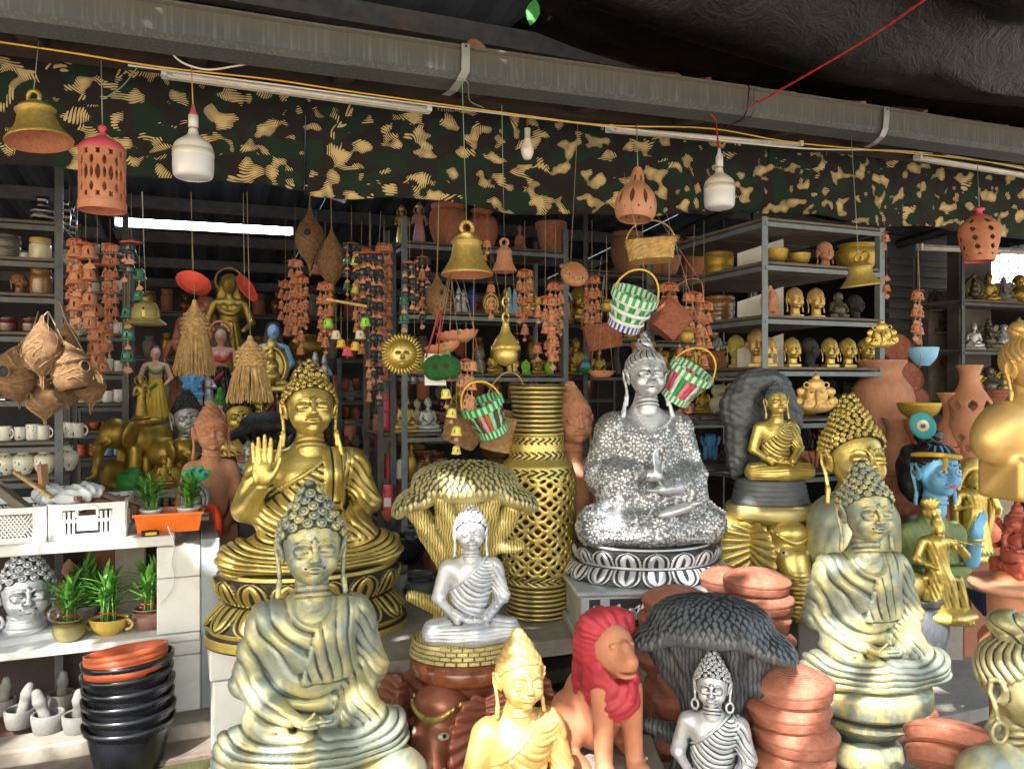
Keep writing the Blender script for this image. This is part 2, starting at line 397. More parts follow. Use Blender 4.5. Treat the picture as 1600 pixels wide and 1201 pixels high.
M['steel']=mat_plain('painted_steel',(.075,.088,.105),.5,.25,20,.2,dirt=(.16,.12,.09),damt=.6,metal=.3)
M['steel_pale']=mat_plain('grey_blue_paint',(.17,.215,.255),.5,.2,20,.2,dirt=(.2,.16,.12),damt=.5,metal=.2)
M['shelf_wood']=mat_plain('grey_board',(.13,.112,.095),.8,.25,12,.4,dirt=(.09,.075,.06),damt=.6)
M['shelf_pale']=mat_plain('pale_board',(.34,.32,.29),.8,.2,12,.4,dirt=(.15,.13,.1),damt=.6)
M['shelf_brown']=mat_plain('brown_grey_board',(.17,.145,.12),.8,.25,12,.4,dirt=(.10,.08,.065),damt=.6)
M['concrete']=mat_plain('weathered_concrete',(.30,.27,.235),.9,.2,6,.6,dirt=(.14,.115,.09),damt=.7)
M['red_paint']=mat_plain('crimson_paint',(.40,.028,.045),.6,.25,16,.35)
M['pink_paint']=mat_plain('pink_paint',(.62,.08,.14),.5,.1,16,.1)
M['green']=mat_plain('green_paint',(.03,.22,.04),.6,.2,15,.2)
M['green_bright']=mat_plain('bright_green',(.02,.42,.10),.5,.1,15,.1)
M['blue']=mat_plain('sky_blue_paint',(.10,.36,.70),.5,.1,15,.1)
M['blue_pale']=mat_plain('pale_blue_paint',(.23,.48,.78),.4,.08,15,.05)
M['orange']=mat_plain('orange_plastic',(.85,.17,.015),.35,.08,15,.05)
M['rust_plastic']=mat_plain('rust_plastic',(.50,.11,.045),.4,.1,15,.05)
M['black_plastic']=mat_plain('black_plastic',(.012,.013,.018),.28,.2,15,.03)
M['yellow']=mat_plain('yellow_paint',(.70,.52,.06),.5,.12,15,.1)
M['yellow_clay']=mat_plain('yellow_clay',(.55,.47,.12),.6,.12,15,.1)
M['coir']=mat_plain('coir_fibre',(.30,.17,.085),.95,.35,60,.9,bd=.01)
M['straw']=mat_plain('straw',(.52,.34,.15),.85,.3,60,.6)
M['string']=mat_plain('string',(.30,.24,.16),.9,.1,30,0)
M['wire']=mat_plain('wire_green',(.25,.36,.30),.6,.1,30,0)
M['rope_yellow']=mat_plain('rope_yellow',(.72,.45,.06),.7,.1,30,0)
M['rope_red']=mat_plain('rope_red',(.40,.02,.02),.7,.1,30,0)
M['cable_white']=mat_plain('cable_white',(.7,.7,.66),.5,.05,30,0)
M['skin']=mat_plain('painted_skin',(.45,.25,.19),.5,.1,15,.1)
M['stone']=mat_plain('grey_stone',(.19,.19,.185),.85,.2,18,.5,dirt=(.30,.30,.29),damt=.4)
M['wood']=mat_plain('raw_wood',(.33,.19,.10),.8,.25,12,.3)
M['leaf']=mat_plain('leaf_green',(.05,.16,.025),.45,.35,30,.1)
M['galv']=mat_plain('galvanised',(.36,.39,.40),.45,.12,20,.1,metal=.5)
M['gold_bell']=mat_plain('gold_bell_paint',(.50,.36,.09),.42,.22,12,.25,metal=.55,dirt=(.30,.24,.13),damt=.6)
M['gold_pot']=mat_plain('gold_pot_paint',(.52,.36,.07),.4,.2,12,.2,metal=.5)
M['black_bronze']=mat_metal('black_bronze',(.07,.06,.045),(.16,.14,.10),(.008,.007,.006),.5,.35)
def lid_mat():
  m=mat_plain('terracotta_lid',(.34,.115,.07),.65,.16,8,.25,dirt=(.50,.26,.19),damt=.6);nt=m.node_tree;tc=nt.nodes.new('ShaderNodeTexCoord');w=nt.nodes.new('ShaderNodeTexWave');w.bands_direction='Z';w.inputs['Scale'].default_value=9;w.inputs['Distortion'].default_value=1.2
  nt.links.new(tc.outputs['Object'],w.inputs['Vector']);b0=[n for n in nt.nodes if n.type=='BUMP'][0];b=nt.nodes.new('ShaderNodeBump');b.inputs['Strength'].default_value=.35;b.inputs['Distance'].default_value=.006;nt.links.new(w.outputs['Fac'],b.inputs['Height']);nt.links.new(b0.outputs[0],b.inputs['Normal']);nt.links.new(b.outputs[0],nt.nodes['Principled BSDF'].inputs['Normal']);return m
M['terra_lid']=lid_mat()
M['terra_mauve']=mat_plain('mauve_clay',(.24,.12,.10),.5,.14,12,.2)
M['yellow_pot']=mat_plain('yellow_pot_paint',(.52,.36,.07),.45,.14,12,.2)
M['orange_red']=mat_plain('orange_red_plastic',(.80,.07,.02),.4,.1,12,.05)
M['cloth_green']=mat_plain('sage_green_paint',(.20,.26,.10),.6,.2,12,.1)
M['blue_face']=mat_plain('blue_face_paint',(.16,.42,.72),.45,.05,12,.03)
M['teal']=mat_plain('teal_paint',(.03,.33,.38),.5,.1,12,.1)
M['red_carved']=mat_metal('red_carved',(.24,.045,.03),(.34,.075,.045),(.03,.008,.006),.1,.35)
M['cobalt_dark']=mat_plain('navy_plastic',(.012,.02,.08),.4,.1,12,.03)
M['cobalt']=mat_plain('cobalt_plastic',(.02,.05,.36),.4,.1,10,.03);M['pink_strip']=mat_plain('pink_strip',(.80,.22,.32),.4,.1,10,.03);M['mint']=mat_plain('mint_strip',(.28,.62,.42),.4,.1,10,.03);M['wood_dark']=mat_plain('brown_strip',(.11,.055,.03),.6,.2,10,.1);M['pink_pale']=mat_plain('pale_pink_strip',(.62,.33,.40),.4,.1,10,.03)
M['cane']=mat_plain('cane',(.50,.33,.12),.7,.3,50,.5);M['cane_red']=mat_plain('cane_red',(.28,.09,.05),.7,.3,50,.5)
M['lime']=mat_plain('lime_paint',(.25,.62,.05),.45,.1,20,.05)
# ---------------------------------------------------------------- setting
def struct(name,me_or_mb,mat,**k):
  o=me_or_mb.obj(name,mat,**k)if isinstance(me_or_mb,MB)else mobj(name,me_or_mb,None,mat,**k)
  o['kind']='structure';return o
def fbox(mb,u0,u1,w0,w1,z0,z1,bev=0):
  c=FUW((u0+u1)/2,(w0+w1)/2,(z0+z1)/2);Mx=Matrix.Rotation(FA,4,'Z')
  (mb.rbox if bev else mb.box)(tuple(c),(u1-u0,w1-w0,z1-z0),*((bev,)if bev else()),M=Mx)
def uof(px,w):p=W(px,600,w);return p.dot(UV)
def zof(px,py,w):return W(px,py,w).z
# ground
def ground_mat():
  t=NT('ground_dirt');n=t.noise(1.2,8,rough=.7);n2=t.noise(25,5)
  t.set(Base__Color=t.mix(t.ramp(n,(.35,0.0),(.65,1.0)),(.26,.20,.15),(.38,.33,.27)),Roughness=.95);t.bump(n2,.5,.02);return t.m
g=MB();g.box((0,10,-.06),(120,120,.1));struct('ground',g,ground_mat())
def carpet_mat():
  t=NT('worn_green_carpet');n=t.noise(4,6);n2=t.noise(160,3)
  t.set(Base__Color=t.mix(t.ramp(n,(.35,0.0),(.65,1.0)),(.055,.060,.018),(.12,.115,.045)),Roughness=1.0);t.bump(n2,.9,.01);return t.m
g=MB();fbox(g,-1.6,2.2,1.9,3.12,-.008,0.0);struct('carpet_floor',g,carpet_mat())
def tile_mat():
  t=NT('red_floor');n=t.noise(3,7,rough=.65)
  t.set(Base__Color=t.mix(t.ramp(n,(.35,0.0),(.65,1.0)),(.12,.055,.04),(.22,.12,.09)),Roughness=.6);t.bump(n,.3,.01);return t.m
g=MB();fbox(g,-7,7,3.16,9.2,-.006,.045);struct('shop_floor',g,tile_mat())
# kerb in front of the white stand
g=MB();fbox(g,-4.2,1.6,3.08,3.22,-.005,.07,.008);struct('kerb_strip',g,M['concrete'])
g=MB();fbox(g,-4.2,1.6,2.93,3.075,-.005,.02,.006);struct('kerb_step',g,mat_plain('dark_kerb',(.12,.09,.075),.9,.3,8,.5,dirt=(.3,.27,.25),damt=.6))
# concrete display slabs along the shop front: each its own slab on block supports
def slab(label,px0,px1,w0,w1,z,th):
  t=thing('display_slab',label,'slab',FUW(uof((px0+px1)/2,w0),w0,0),FA)
  u0,u1=uof(px0,w0),uof(px1,w0);uc=(u0+u1)/2;g=MB();L=u1-u0;nb=max(2,int(L/.5))
  ys=np.linspace(-L/2,L/2,25);V=[];F=[];r_=np.random.RandomState(int(z*100)+3)
  j1=r_.rand(25)*.006;j2=r_.rand(25)*.006
  for i,x in enumerate(ys):V+=[(x,j1[i],z),(x,.012+j2[i],z+.001)if False else(x,w1-w0,z),(x,w1-w0,z-th),(x,j2[i]+.004,z-th)]
  for i in range(24):F+=[(4*i+a,4*i+(a+1)%4,4*i+4+(a+1)%4,4*i+4+a)for a in range(4)]
  F+=[(0,3,2,1),(96,97,98,99)];g.add(V,F,True);s=g.obj('slab_top',M['concrete'],t,loc=(uc-uof((px0+px1)/2,w0),0,0))
  for i in range(nb):
    g=MB();g.rbox(((i+.5)/nb*L-L/2,.22,(z-th)/2),(.14,.3,z-th),.006);g.obj('support_block',M['white_paint']if i%2 else M['concrete'],t,loc=s.location)
  return t
WS=2.65*.929
slab('long weathered concrete slab carrying the silver Buddha and the tall gold vase',600,1192,WS,WS+1.05,.42,.055)
slab('broken ended concrete slab under the flute playing gold figure',1196,1535,WS,WS+.65,.42,.05)
slab('low dusty concrete step with sunlight patches at the right',1385,1760,2.2*.929,2.2*.929+.50,.115,.05)
# roof: sheets on purlins, rafters
def sheet_mat(name,c,v):
  t=NT(name);n=t.noise(1.5,5);t.set(Base__Color=t.mix(n,tuple(q*.75 for q in c),tuple(q*1.25 for q in c)),Roughness=.6,Metallic=.1);return t.m
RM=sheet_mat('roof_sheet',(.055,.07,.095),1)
RZ0,RZ1,RW0,RW1=2.78,2.30,2.75,9.0
def roofz(w):return RZ0+(RZ1-RZ0)*(w-RW0)/(RW1-RW0)
for k in range(11):
  u0=-7+k*1.3;V=[];F=[];n=28
  for i in range(n+1):
    u=u0+1.3*i/n;dz=.018*(1 if(i%4)in(1,2)else 0)
    for w in(RW0,RW1):V.append(tuple(FUW(u,w,roofz(w)+dz+.001*(k%2))))
  F=[(2*i,2*i+1,2*i+3,2*i+2)for i in range(n)];g=MB();g.add(V,F,True);struct('roof_sheet',g,RM)
for k,w in enumerate((2.98,3.9,4.8,5.7,6.6,7.5,8.4)):
  g=MB();fbox(g,-7,7,w,w+.05,roofz(w)-.095,roofz(w)-.012);struct('purlin',g,M['steel'])
for k,u in enumerate((-4.6,-2.6,-.6,1.4,3.4,5.4)):
  g=MB();A=FUW(u,RW0+.25,roofz(RW0+.25)-.15);B=FUW(u,RW1,roofz(RW1)-.15);g.tube([A,B],.04,4);struct('rafter',g,M['steel'])
# walls
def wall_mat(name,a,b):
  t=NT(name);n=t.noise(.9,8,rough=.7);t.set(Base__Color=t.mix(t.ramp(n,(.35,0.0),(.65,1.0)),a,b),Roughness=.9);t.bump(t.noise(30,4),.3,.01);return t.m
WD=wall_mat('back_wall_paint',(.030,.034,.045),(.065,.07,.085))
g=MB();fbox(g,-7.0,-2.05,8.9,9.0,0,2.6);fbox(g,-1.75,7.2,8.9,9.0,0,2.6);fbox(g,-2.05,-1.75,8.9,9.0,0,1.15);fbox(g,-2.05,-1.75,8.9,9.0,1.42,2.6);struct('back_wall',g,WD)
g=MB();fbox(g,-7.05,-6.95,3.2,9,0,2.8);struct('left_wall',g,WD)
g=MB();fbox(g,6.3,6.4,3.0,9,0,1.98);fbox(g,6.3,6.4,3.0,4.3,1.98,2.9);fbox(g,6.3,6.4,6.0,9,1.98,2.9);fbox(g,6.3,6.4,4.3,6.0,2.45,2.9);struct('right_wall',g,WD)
# gutter, brackets, eaves boards, tiles
WG=2.42
GA,GB=W(-330,-20,WG),W(1960,286,WG);GA=GA+(GA-GB).normalized()*.6;GL=(GB-GA).length
gx=(GB-GA).normalized();gy=Vector((-gx.y,gx.x,0)).normalized();gz=gx.cross(gy).normalized()
GM=Matrix((gx,gy,gz)).transposed()
def gp(s,y,z):return GA+gx*s+gy*y+gz*z
def gutter_mat():
  t=NT('dusty_pvc_gutter');co=t.co((3,3,3));n=t.noise(1.6,7,rough=.65);n2=t.noise(7,5,co=t.co((14,14,.6)))
  c=t.mix(t.ramp(n,(.3,0.0),(.7,1.0)),(.062,.074,.080),(.105,.118,.12));c=t.mix(t.math('MULTIPLY',t.ramp(n2,(.5,0.0),(.75,1.0)),.45),c,(.27,.28,.27))
  sep=t.add('SeparateXYZ',i0=t.co());z=t.math('SUBTRACT',sep.outputs[2],.045)
  c=t.mix(t.math('MULTIPLY',t.ramp(t.math('ADD',z,t.math('MULTIPLY',n,.03)),(.012,0.0),(.045,1.0)),.6),c,(.12,.10,.075))
  t.set(Base__Color=c,Roughness=.7);t.bump(n2,.15,.005);return t.m
gt=thing('rain_gutter','long dusty grey square gutter along the eave above the camouflage cloth','gutter',GA)
gt.rotation_euler=GM.to_euler()
prof=[(.0,.102),(-.012,.102),(-.012,.095),(0,.090),(0,.018),(.02,0),(.125,0),(.125,.09),(.118,.09),(.118,.008),(.024,.008),(.008,.022),(.008,.090)]
seams=[0,GL*.29,GL*.52,GL*.70,GL]
for k in range(4):
  V=[];F=[];a,b=seams[k]-.02*(k>0),seams[k+1];m=len(prof);o=.0025*(k%2);n=14
  for i in range(n+1):
    s=a+(b-a)*i/n;V+=[(s,p[0]+o,p[1]+o+.004*math.sin(s*2.1))for p in prof]
  F=[(i*m+j,i*m+(j+1)%m,(i+1)*m+(j+1)%m,(i+1)*m+j)for i in range(n)for j in range(m)]+[tuple(range(m)),tuple(n*m+j for j in range(m))[::-1]]
  g=MB();g.add(V,F,True);g.obj('gutter_length',gutter_mat()if k==0 else bpy.data.materials['dusty_pvc_gutter'],gt)
def onG(px,top=True):  # distance along the gutter of an image column
  lo,hi=0,GL
  for _ in range(40):
    m=(lo+hi)/2;p=gp(m,0,.1)
    if p.x/p.y*FPX+800<px:lo=m
    else:hi=m
  return lo
for px,lean in((725,.012),(1380,.0)):
  s=onG(px);g=MB();w=.014
  pts=[(s,-.015,.100),(s,-.014,.06),(s,-.008,.015),(s-lean,.01,-.012),(s-lean*2,.05,-.030),(s-lean*3,.09,-.032)]
  for i in range(len(pts)-1):
    a,b=Vector(pts[i]),Vector(pts[i+1]);V=[a+Vector((-w,0,0)),a+Vector((w,0,0)),b+Vector((w,0,0)),b+Vector((-w,0,0))];V+=[v+Vector((0,-.004,0.001))for v in V]
    g.add([tuple(v)for v in V],[(0,1,2,3),(7,6,5,4),(0,3,7,4),(1,5,6,2),(0,4,5,1),(3,2,6,7)],True)
  g.obj('gutter_bracket',M['galv'],gt);g=MB();g.lathe([(0,0),(.004,0),(.004,.004),(0,.005)],8,(s,-.020,.092),Matrix.Rotation(R(90),4,'X'));g.obj('screw',M['black'],gt)
# rafter tails and eave timber under the gutter
BW=mat_plain('old_eave_timber',(.035,.020,.015),.9,.3,10,.5)
ev=thing('eave_beam','dark red brown timber beam behind the gutter','beam',GA);ev.rotation_euler=GM.to_euler()
g=MB();g.box((GL/2,.30,.06),(GL,.06,.09));g.obj('beam',BW,ev)
for k in range(15):
  g=MB();s=(k+.4)/15*GL;g.box((s,.42,.09),(.055,.62,.07),Matrix.Rotation(R(10),4,'X'));g.obj('rafter_tail',BW,ev)
# roof tiles peeping over the gutter
TM=[mat_plain('roof_tile_a',(.36,.17,.10),.85,.25,9,.5,dirt=(.30,.26,.2),damt=.7),mat_plain('roof_tile_b',(.42,.24,.15),.85,.25,9,.5,dirt=(.35,.3,.24),damt=.7),mat_plain('roof_tile_c',(.25,.13,.09),.9,.25,9,.5,dirt=(.2,.17,.14),damt=.7)]
tr=thing('tiled_roof_edge','row of curved clay roof tiles rising behind the gutter','roof',GA);tr.rotation_euler=GM.to_euler()
tmes=[]
for v in range(3):
  V=[];F=[];n=10
  for i in range(n+1):
    x=-.09+.18*i/n;z=.022*math.cos(i/n*2*PI*1.0+v*.4)+(.012 if i>7 else 0)
    V+=[(x,0,z),(x,.42,z+.17),(x,.42,z+.158),(x,0,z-.013)]
  for i in range(n):F+=[(4*i+a,4*i+(a+1)%4,4*i+4+(a+1)%4,4*i+4+a)for a in range(4)]
  F+=[(0,3,2,1),(4*n,4*n+1,4*n+2,4*n+3)];g=MB();g.add(V,F,True);tmes.append(g.mesh('roof_tile'))
NTL=int(GL/.172)
for row in range(3):
  for k in range(NTL):
    px_=gp(k*.172,0,.1);pxx=px_.x/px_.y*FPX+800
    up=.0+(.014 if pxx>1120 else-.010)+rnd.uniform(-.008,.008)
    mobj('roof_tile',tmes[rnd.randrange(3)],tr,TM[rnd.randrange(3)],loc=(k*.172+.05,.07+row*.36+rnd.uniform(-.015,.015),.100+up+row*.16),rot=(rnd.uniform(-.03,.03),rnd.uniform(-.06,.06),rnd.uniform(-.04,.04)))
s=onG(765);q=thing('ridge_tile','loose upright brown clay tile standing on the gutter edge','tile',gp(s,.09,.10),FA)
g=MB();V=[];F=[]
for i in range(13):
  a=PI*i/12;V+=[(math.cos(a)*.058,0,math.sin(a)*.085),(math.cos(a)*.058,.2,math.sin(a)*.085),(math.cos(a)*.046,.2,math.sin(a)*.073),(math.cos(a)*.046,0,math.sin(a)*.073)]
for i in range(12):F+=[(4*i+a,4*i+(a+1)%4,4*i+4+(a+1)%4,4*i+4+a)for a in range(4)]
F+=[(0,3,2,1),(48,49,50,51)];g.add(V,F);g.obj('curved_tile',TM[0],q,rot=(R(-15),0,R(20)))
# camouflage cloth
def camo_mat():
  t=NT('camouflage_print');tc=t.add('TexCoord');co=tc.outputs['UV']
  def warp(base,sc_,amt):
    n=t.add('TexNoise',Scale=sc_,Detail=1.0);t.t.links.new(base,n.inputs['Vector']);a=t.add('VectorMath',_operation='SUBTRACT',i0=n.outputs['Color']);a.inputs[1].default_value=(.5,.5,.5)
    b=t.add('VectorMath',_operation='SCALE',i0=a.outputs[0]);b.inputs['Scale'].default_value=amt;return t.add('VectorMath',_operation='ADD',i0=base,i1=b.outputs[0]).outputs[0]
  def nz(sc_,off,det=1.0,rot=0,sx=1.0):
    m=t.add('Mapping',i0=warp(co,9,.05));m.inputs['Location'].default_value=(off,off*1.7,0);m.inputs['Scale'].default_value=(sx,1,1);m.inputs['Rotation'].default_value=(0,0,R(rot));return t.noise(sc_,det,co=m.outputs[0],rough=.45)
  def comb(rot,sc_):  # the fine parallel brush strokes that fray every pale patch
    m=t.add('Mapping',i0=warp(co,5,.16));m.inputs['Rotation'].default_value=(0,0,R(rot));w=t.add('TexWave',i0=m.outputs[0],Scale=sc_,Distortion=.8,Detail=1.0);return w.outputs['Fac']
  sel=t.ramp(nz(6.5,9),(.49,0.0),(.51,1.0));st=t.mix(sel,comb(25,44),comb(-50,48));sel2=t.ramp(nz(5.0,19),(.5,0.0),(.52,1.0));st=t.mix(sel2,st,comb(80,42))
  dark=(.010,.007,.008);grn=(.004,.019,.010);tan=(.56,.43,.21)
  gm=t.ramp(t.math('ADD',nz(10.0,3.3),t.math('MULTIPLY',st,.02)),(.525,0.0),(.532,1.0))
  b=nz(17,7.7,.9,-25,.7);edge=t.math('ADD',b,t.math('MULTIPLY',t.math('SUBTRACT',nz(30,2.2,.5),.5),.34))
  v=t.math('SUBTRACT',edge,t.math('MULTIPLY',t.math('POWER',st,2.0),.15));tm_=t.ramp(v,(.560,0.0),(.565,1.0))
  c=t.mix(gm,dark,grn);c=t.mix(tm_,c,tan);t.set(Base__Color=c,Roughness=.9);t.bump(t.noise(300,2),.1,.002);return t.m
WF=2.92
pts_b=[(-120,246),(0,250),(120,262),(250,272),(420,285),(560,305),(700,312),(860,332),(1010,333),(1210,326),(1370,347),(1480,352),(1600,372),(1800,392),(2300,430)]
us=[uof(p,WF)for p,_ in pts_b];zs=[zof(a,b,WF)for a,b in pts_b]
def cloth_panel(name_label,u0,u1,off):
  nu,nv=int((u1-u0)/.02)+2,26;V=[];UVs=[]
  for i in range(nu):
    u=u0+(u1-u0)*i/(nu-1);zb=np.interp(u,us,zs)+.008*math.sin(u*9+off)
    for j in range(nv):
      z=zb+(np.interp(u,[uof(0,WF),uof(800,WF),uof(1600,WF)],[2.475,2.55,2.60])-zb)*j/(nv-1);fall=1-j/(nv-1)
      w=WF+off*.004+fall*(.022*math.sin(u*6.3+1.1*math.sin(z*5))+.010*math.sin(u*17+z*9+off))+.05*fall*fall
      V.append(tuple(FUW(u,w,z)));UVs.append((u,z))
  F=np.array([(i*nv+j,i*nv+j+1,(i+1)*nv+j+1,(i+1)*nv+j)for i in range(nu-1)for j in range(nv-1)])
  me=mesh_np('camouflage_cloth',V,F);uvl=me.uv_layers.new(name='UV');li=np.zeros(len(me.loops),np.int32);me.loops.foreach_get('vertex_index',li)
  uvl.data.foreach_set('uv',np.array(UVs,np.float32)[li].ravel());o=mobj('camouflage_cloth',me,None,CM);sm=o.modifiers.new('thick','SOLIDIFY');sm.thickness=.0015
  tag(o,name_label,'cloth')
CM=camo_mat()
cloth_panel('camouflage cloth valance behind the bell, cylinder lamp and bulb at the left',-3.6,uof(478,WF),0)
cloth_panel('camouflage cloth valance over the middle of the shop behind the small bulb',uof(478,WF)+.004,uof(1205,WF),1)
cloth_panel('camouflage cloth valance at the right above the grey rack and red vase lamp',uof(1205,WF)+.004,5.6,2)
# black tarpaulin
def tarp_mat():
  t=NT('black_tarpaulin');n=t.noise(7,6,rough=.7,dist=1.2);n2=t.noise(90,3);n3=t.noise(2.2,5)
  t.set(Base__Color=t.mix(t.ramp(n3,(.45,0.0),(.75,1.0)),(.0035,.0033,.004),(.010,.008,.008)),Roughness=.33,Specular__IOR__Level=.4)
  h=t.math('ADD',n,t.math('MULTIPLY',n2,.12));t.bump(h,.55,.02);return t.m
def saw(x):
  f=x-math.floor(x);a=f/.78 if f<.78 else 1-(f-.78)/.22;return(a*a*(3-2*a))-.5
nu,nv=150,150;V=[]
for i in range(nu):
  for j in range(nv):
    u=-4.5+12.0*i/(nu-1);wm_=2.62-1.45*min(1,max(0,(u-.1)/1.3));w=wm_+(4.5-wm_)*j/(nv-1);q=w+.22*u
    z=2.53+.17*max(0,2.75-u)**1.1+.15*saw(q*.95+.25+.08*math.sin(u*.9))+.036*math.sin(q*12.5+1.2*math.sin(u*1.1))+.012*math.sin(q*26+2*math.sin(u*2.3))+.02*math.sin(u*3.1+w*2)
    z=max(z,2.475+.012*max(u-2.4,0)if w>2.2 else 2.4);V.append(tuple(FUW(u,w,z)))
F=np.array([(i*nv+j,i*nv+j+1,(i+1)*nv+j+1,(i+1)*nv+j)for i in range(nu-1)for j in range(nv-1)])
o=mobj('tarpaulin',mesh_np('tarpaulin',V,F,tarp_mat()));sm=o.modifiers.new('thick','SOLIDIFY');sm.thickness=.002
tag(o,'glossy black creased tarpaulin sheet slung above the gutter','tarpaulin')
# unseen tree canopy added to block the sun; gaps cut so patches hit SPOTS
SPOTS=[(1325,905,2.22,.060),(1290,985,2.15,.055),(1345,1010,2.15,.05),(1385,1050,2.2,.04),(830,1060,1.86,.055),(800,1110,1.84,.06),(850,1130,1.84,.05),(760,1150,1.84,.04),(45,800,2.68,.06),(85,790,2.68,.045),(60,1010,2.7,.06),(100,1010,2.7,.05),(30,1100,2.75,.045),(98,1085,2.85,.035),(45,1145,2.75,.05),
    (580,1115,1.95,.04),(395,1040,2.0,.035),(1395,1125,2.3,.03),(1480,1030,2.85,.045),(1530,1060,2.9,.03),(1420,1115,2.7,.045),(1440,1150,2.1,.035),(1565,1185,2.1,.03),(1290,1110,2.2,.04),(1260,1180,2.1,.03),(1380,1175,2.2,.03),(1418,830,2.7,.022),(1200,945,2.65,.03),(960,815,2.8,.02),(1130,750,2.85,.018),(560,1130,1.95,.03),
    (300,1170,2.75,.07),(250,1190,2.7,.05),(720,790,2.4,.02),(1350,845,2.75,.02),(270,780,2.8,.05),(250,740,2.8,.03),(420,1150,1.95,.03),(1105,900,2.75,.03)]
def leaf_mesh(L=.2,Wd=.075):
  V=[];F=[]
  for i,(t,w)in enumerate(((0,.02),(.25,.8),(.5,1),(.78,.6),(1,.02))):
    for s in(-1,0,1):V.append((s*w*Wd/2,t*L,-.25*(t-.4)**2*L+(.12*Wd*abs(s))))
  for i in range(4):
    for s in(0,1):F.append((i*3+s,i*3+s+1,i*3+s+4,i*3+s+3))
  return np.array(V),np.array(F)
LV,LF=leaf_mesh(.24,.11);rs=np.random.RandomState(5);n=17000
hz=SUNV.copy();cen=FUW(.4,1.9,.9)+SUNV*3.4
P=np.stack([rs.uniform(-4.6,5.0,n)+cen.x,rs.uniform(-2.6,2.2,n)+cen.y,rs.uniform(-.55,.9,n)+cen.z],1)
keep=np.ones(n,bool);sv=np.array(SUNV)
for(a,b,D,r)in SPOTS:
  T=np.array(PD(a,b,D));q=P-T;t=q@sv;d=np.linalg.norm(q-t[:,None]*sv,axis=1);keep&=d>r+.085  # leaves on the sun ray to each spot are left out
P=P[keep];VV=[];FF=[];b=0
for p in P:
  E=np.array(Euler((rs.uniform(-.9,.5),rs.uniform(-.6,.6),rs.uniform(0,6.28))).to_matrix());s=rs.uniform(.7,1.15)
  VV.append((LV-np.array([0,.12,0]))*s@E.T+p);FF.append(LF+b);b+=len(LV)
tree=thing('dapple_tree','unseen tree canopy added before the shop, gaps cut to dapple the sunlight','tree',(cen.x-4.4,cen.y-1.6,0))
me=mesh_np('crown',np.concatenate(VV)-np.array(tree.location),np.concatenate(FF),None);o=mobj('crown',me,tree,M['leaf']);o['kind']='stuff'
g=MB();g.tube(catmull([(0,0,-.1),(.05,.02,1.4),(.3,.1,2.5),(1.2,.5,cen.z-.5),(3.0,1.2,cen.z-.1),(5.6,1.6,cen.z+.2),(8.2,1.9,cen.z+.3)],5),np.linspace(.17,.03,31),10);g.obj('trunk',M['wood'],tree)
for k in range(9):
  x=1.6+k*.75;g=MB();sg=1 if k%2 else-1;g.tube(catmull([(x,.7+k*.12,cen.z-.2),(x+.5,1.2+sg*.7,cen.z),(x+.9,1.3+sg*1.7,cen.z+.2)],4),np.linspace(.035,.008,9),6);g.obj('limb',M['wood'],tree)
# twig with leaves that shows at the top edge
for(px,py,lab,n)in((842,8,'single bright green leaf hanging at the top edge against the tarpaulin',1),(398,6,'small green leaf cluster behind the gutter at the top left',4)):
  D=2.2 if n==1 else 3.0;p=PD(px,py,D);q=thing('leaf_twig',lab,'leaf',p);LV2,LF2=leaf_mesh(.085,.04)
  for k in range(n):mobj('leaf',mesh_np('leaf',LV2,LF2),q,M['green'],loc=(k*.02-.01,0,.02+.012*k),rot=(R(-95-8*k),R(10+25*k),R(20*k)))
  g=MB();g.tube([(0,0,.02),(-.05,.02,.12),(-.12,.05,.34)],[.002,.003,.004],5);g.obj('twig',M['wood'],q)
# ---------------------------------------------------------------- white display stand at the left
WL=3.47*.929
st=thing('display_stand','white painted block stand with two shelves at the left, crates on top','stand',FUW(0,WL,0),FA)
u_l,u_r=-3.5,uof(313,WL);ZT,ZM=.735,.36
for k,(z0,z1)in enumerate(((0.02,.275),(.278,ZM-.03),(ZM+.003,.57),(.573,ZT-.045))):
  g=MB();g.rbox((u_r-.075,.20,(z0+z1)/2),(.152,.40,z1-z0),.004);g.obj('block',M['white_paint'],st)
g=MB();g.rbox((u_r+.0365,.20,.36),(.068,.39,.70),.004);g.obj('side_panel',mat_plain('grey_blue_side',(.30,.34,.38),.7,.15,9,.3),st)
g=MB();g.rbox(((u_l+u_r)/2,.20,ZM-.014),(u_r-u_l,.42,.028),.004);g.obj('shelf',M['white_paint'],st)
g=MB();g.rbox(((u_l+u_r-.09)/2,.21,ZT-.02),(u_r-u_l-.09,.44,.038),.004);g.obj('top_board',M['white_paint'],st)
g=MB();g.rbox((u_l+.1,.2,.36),(.15,.4,.68),.004);g.obj('block',M['white_paint'],st)
g=MB();g.box(((u_l+u_r)/2,.47,.36),(u_r-u_l,.02,.70));g.obj('back_board',mat_plain('dark_back_board',(.045,.03,.03),.9,.3,6,.2),st)
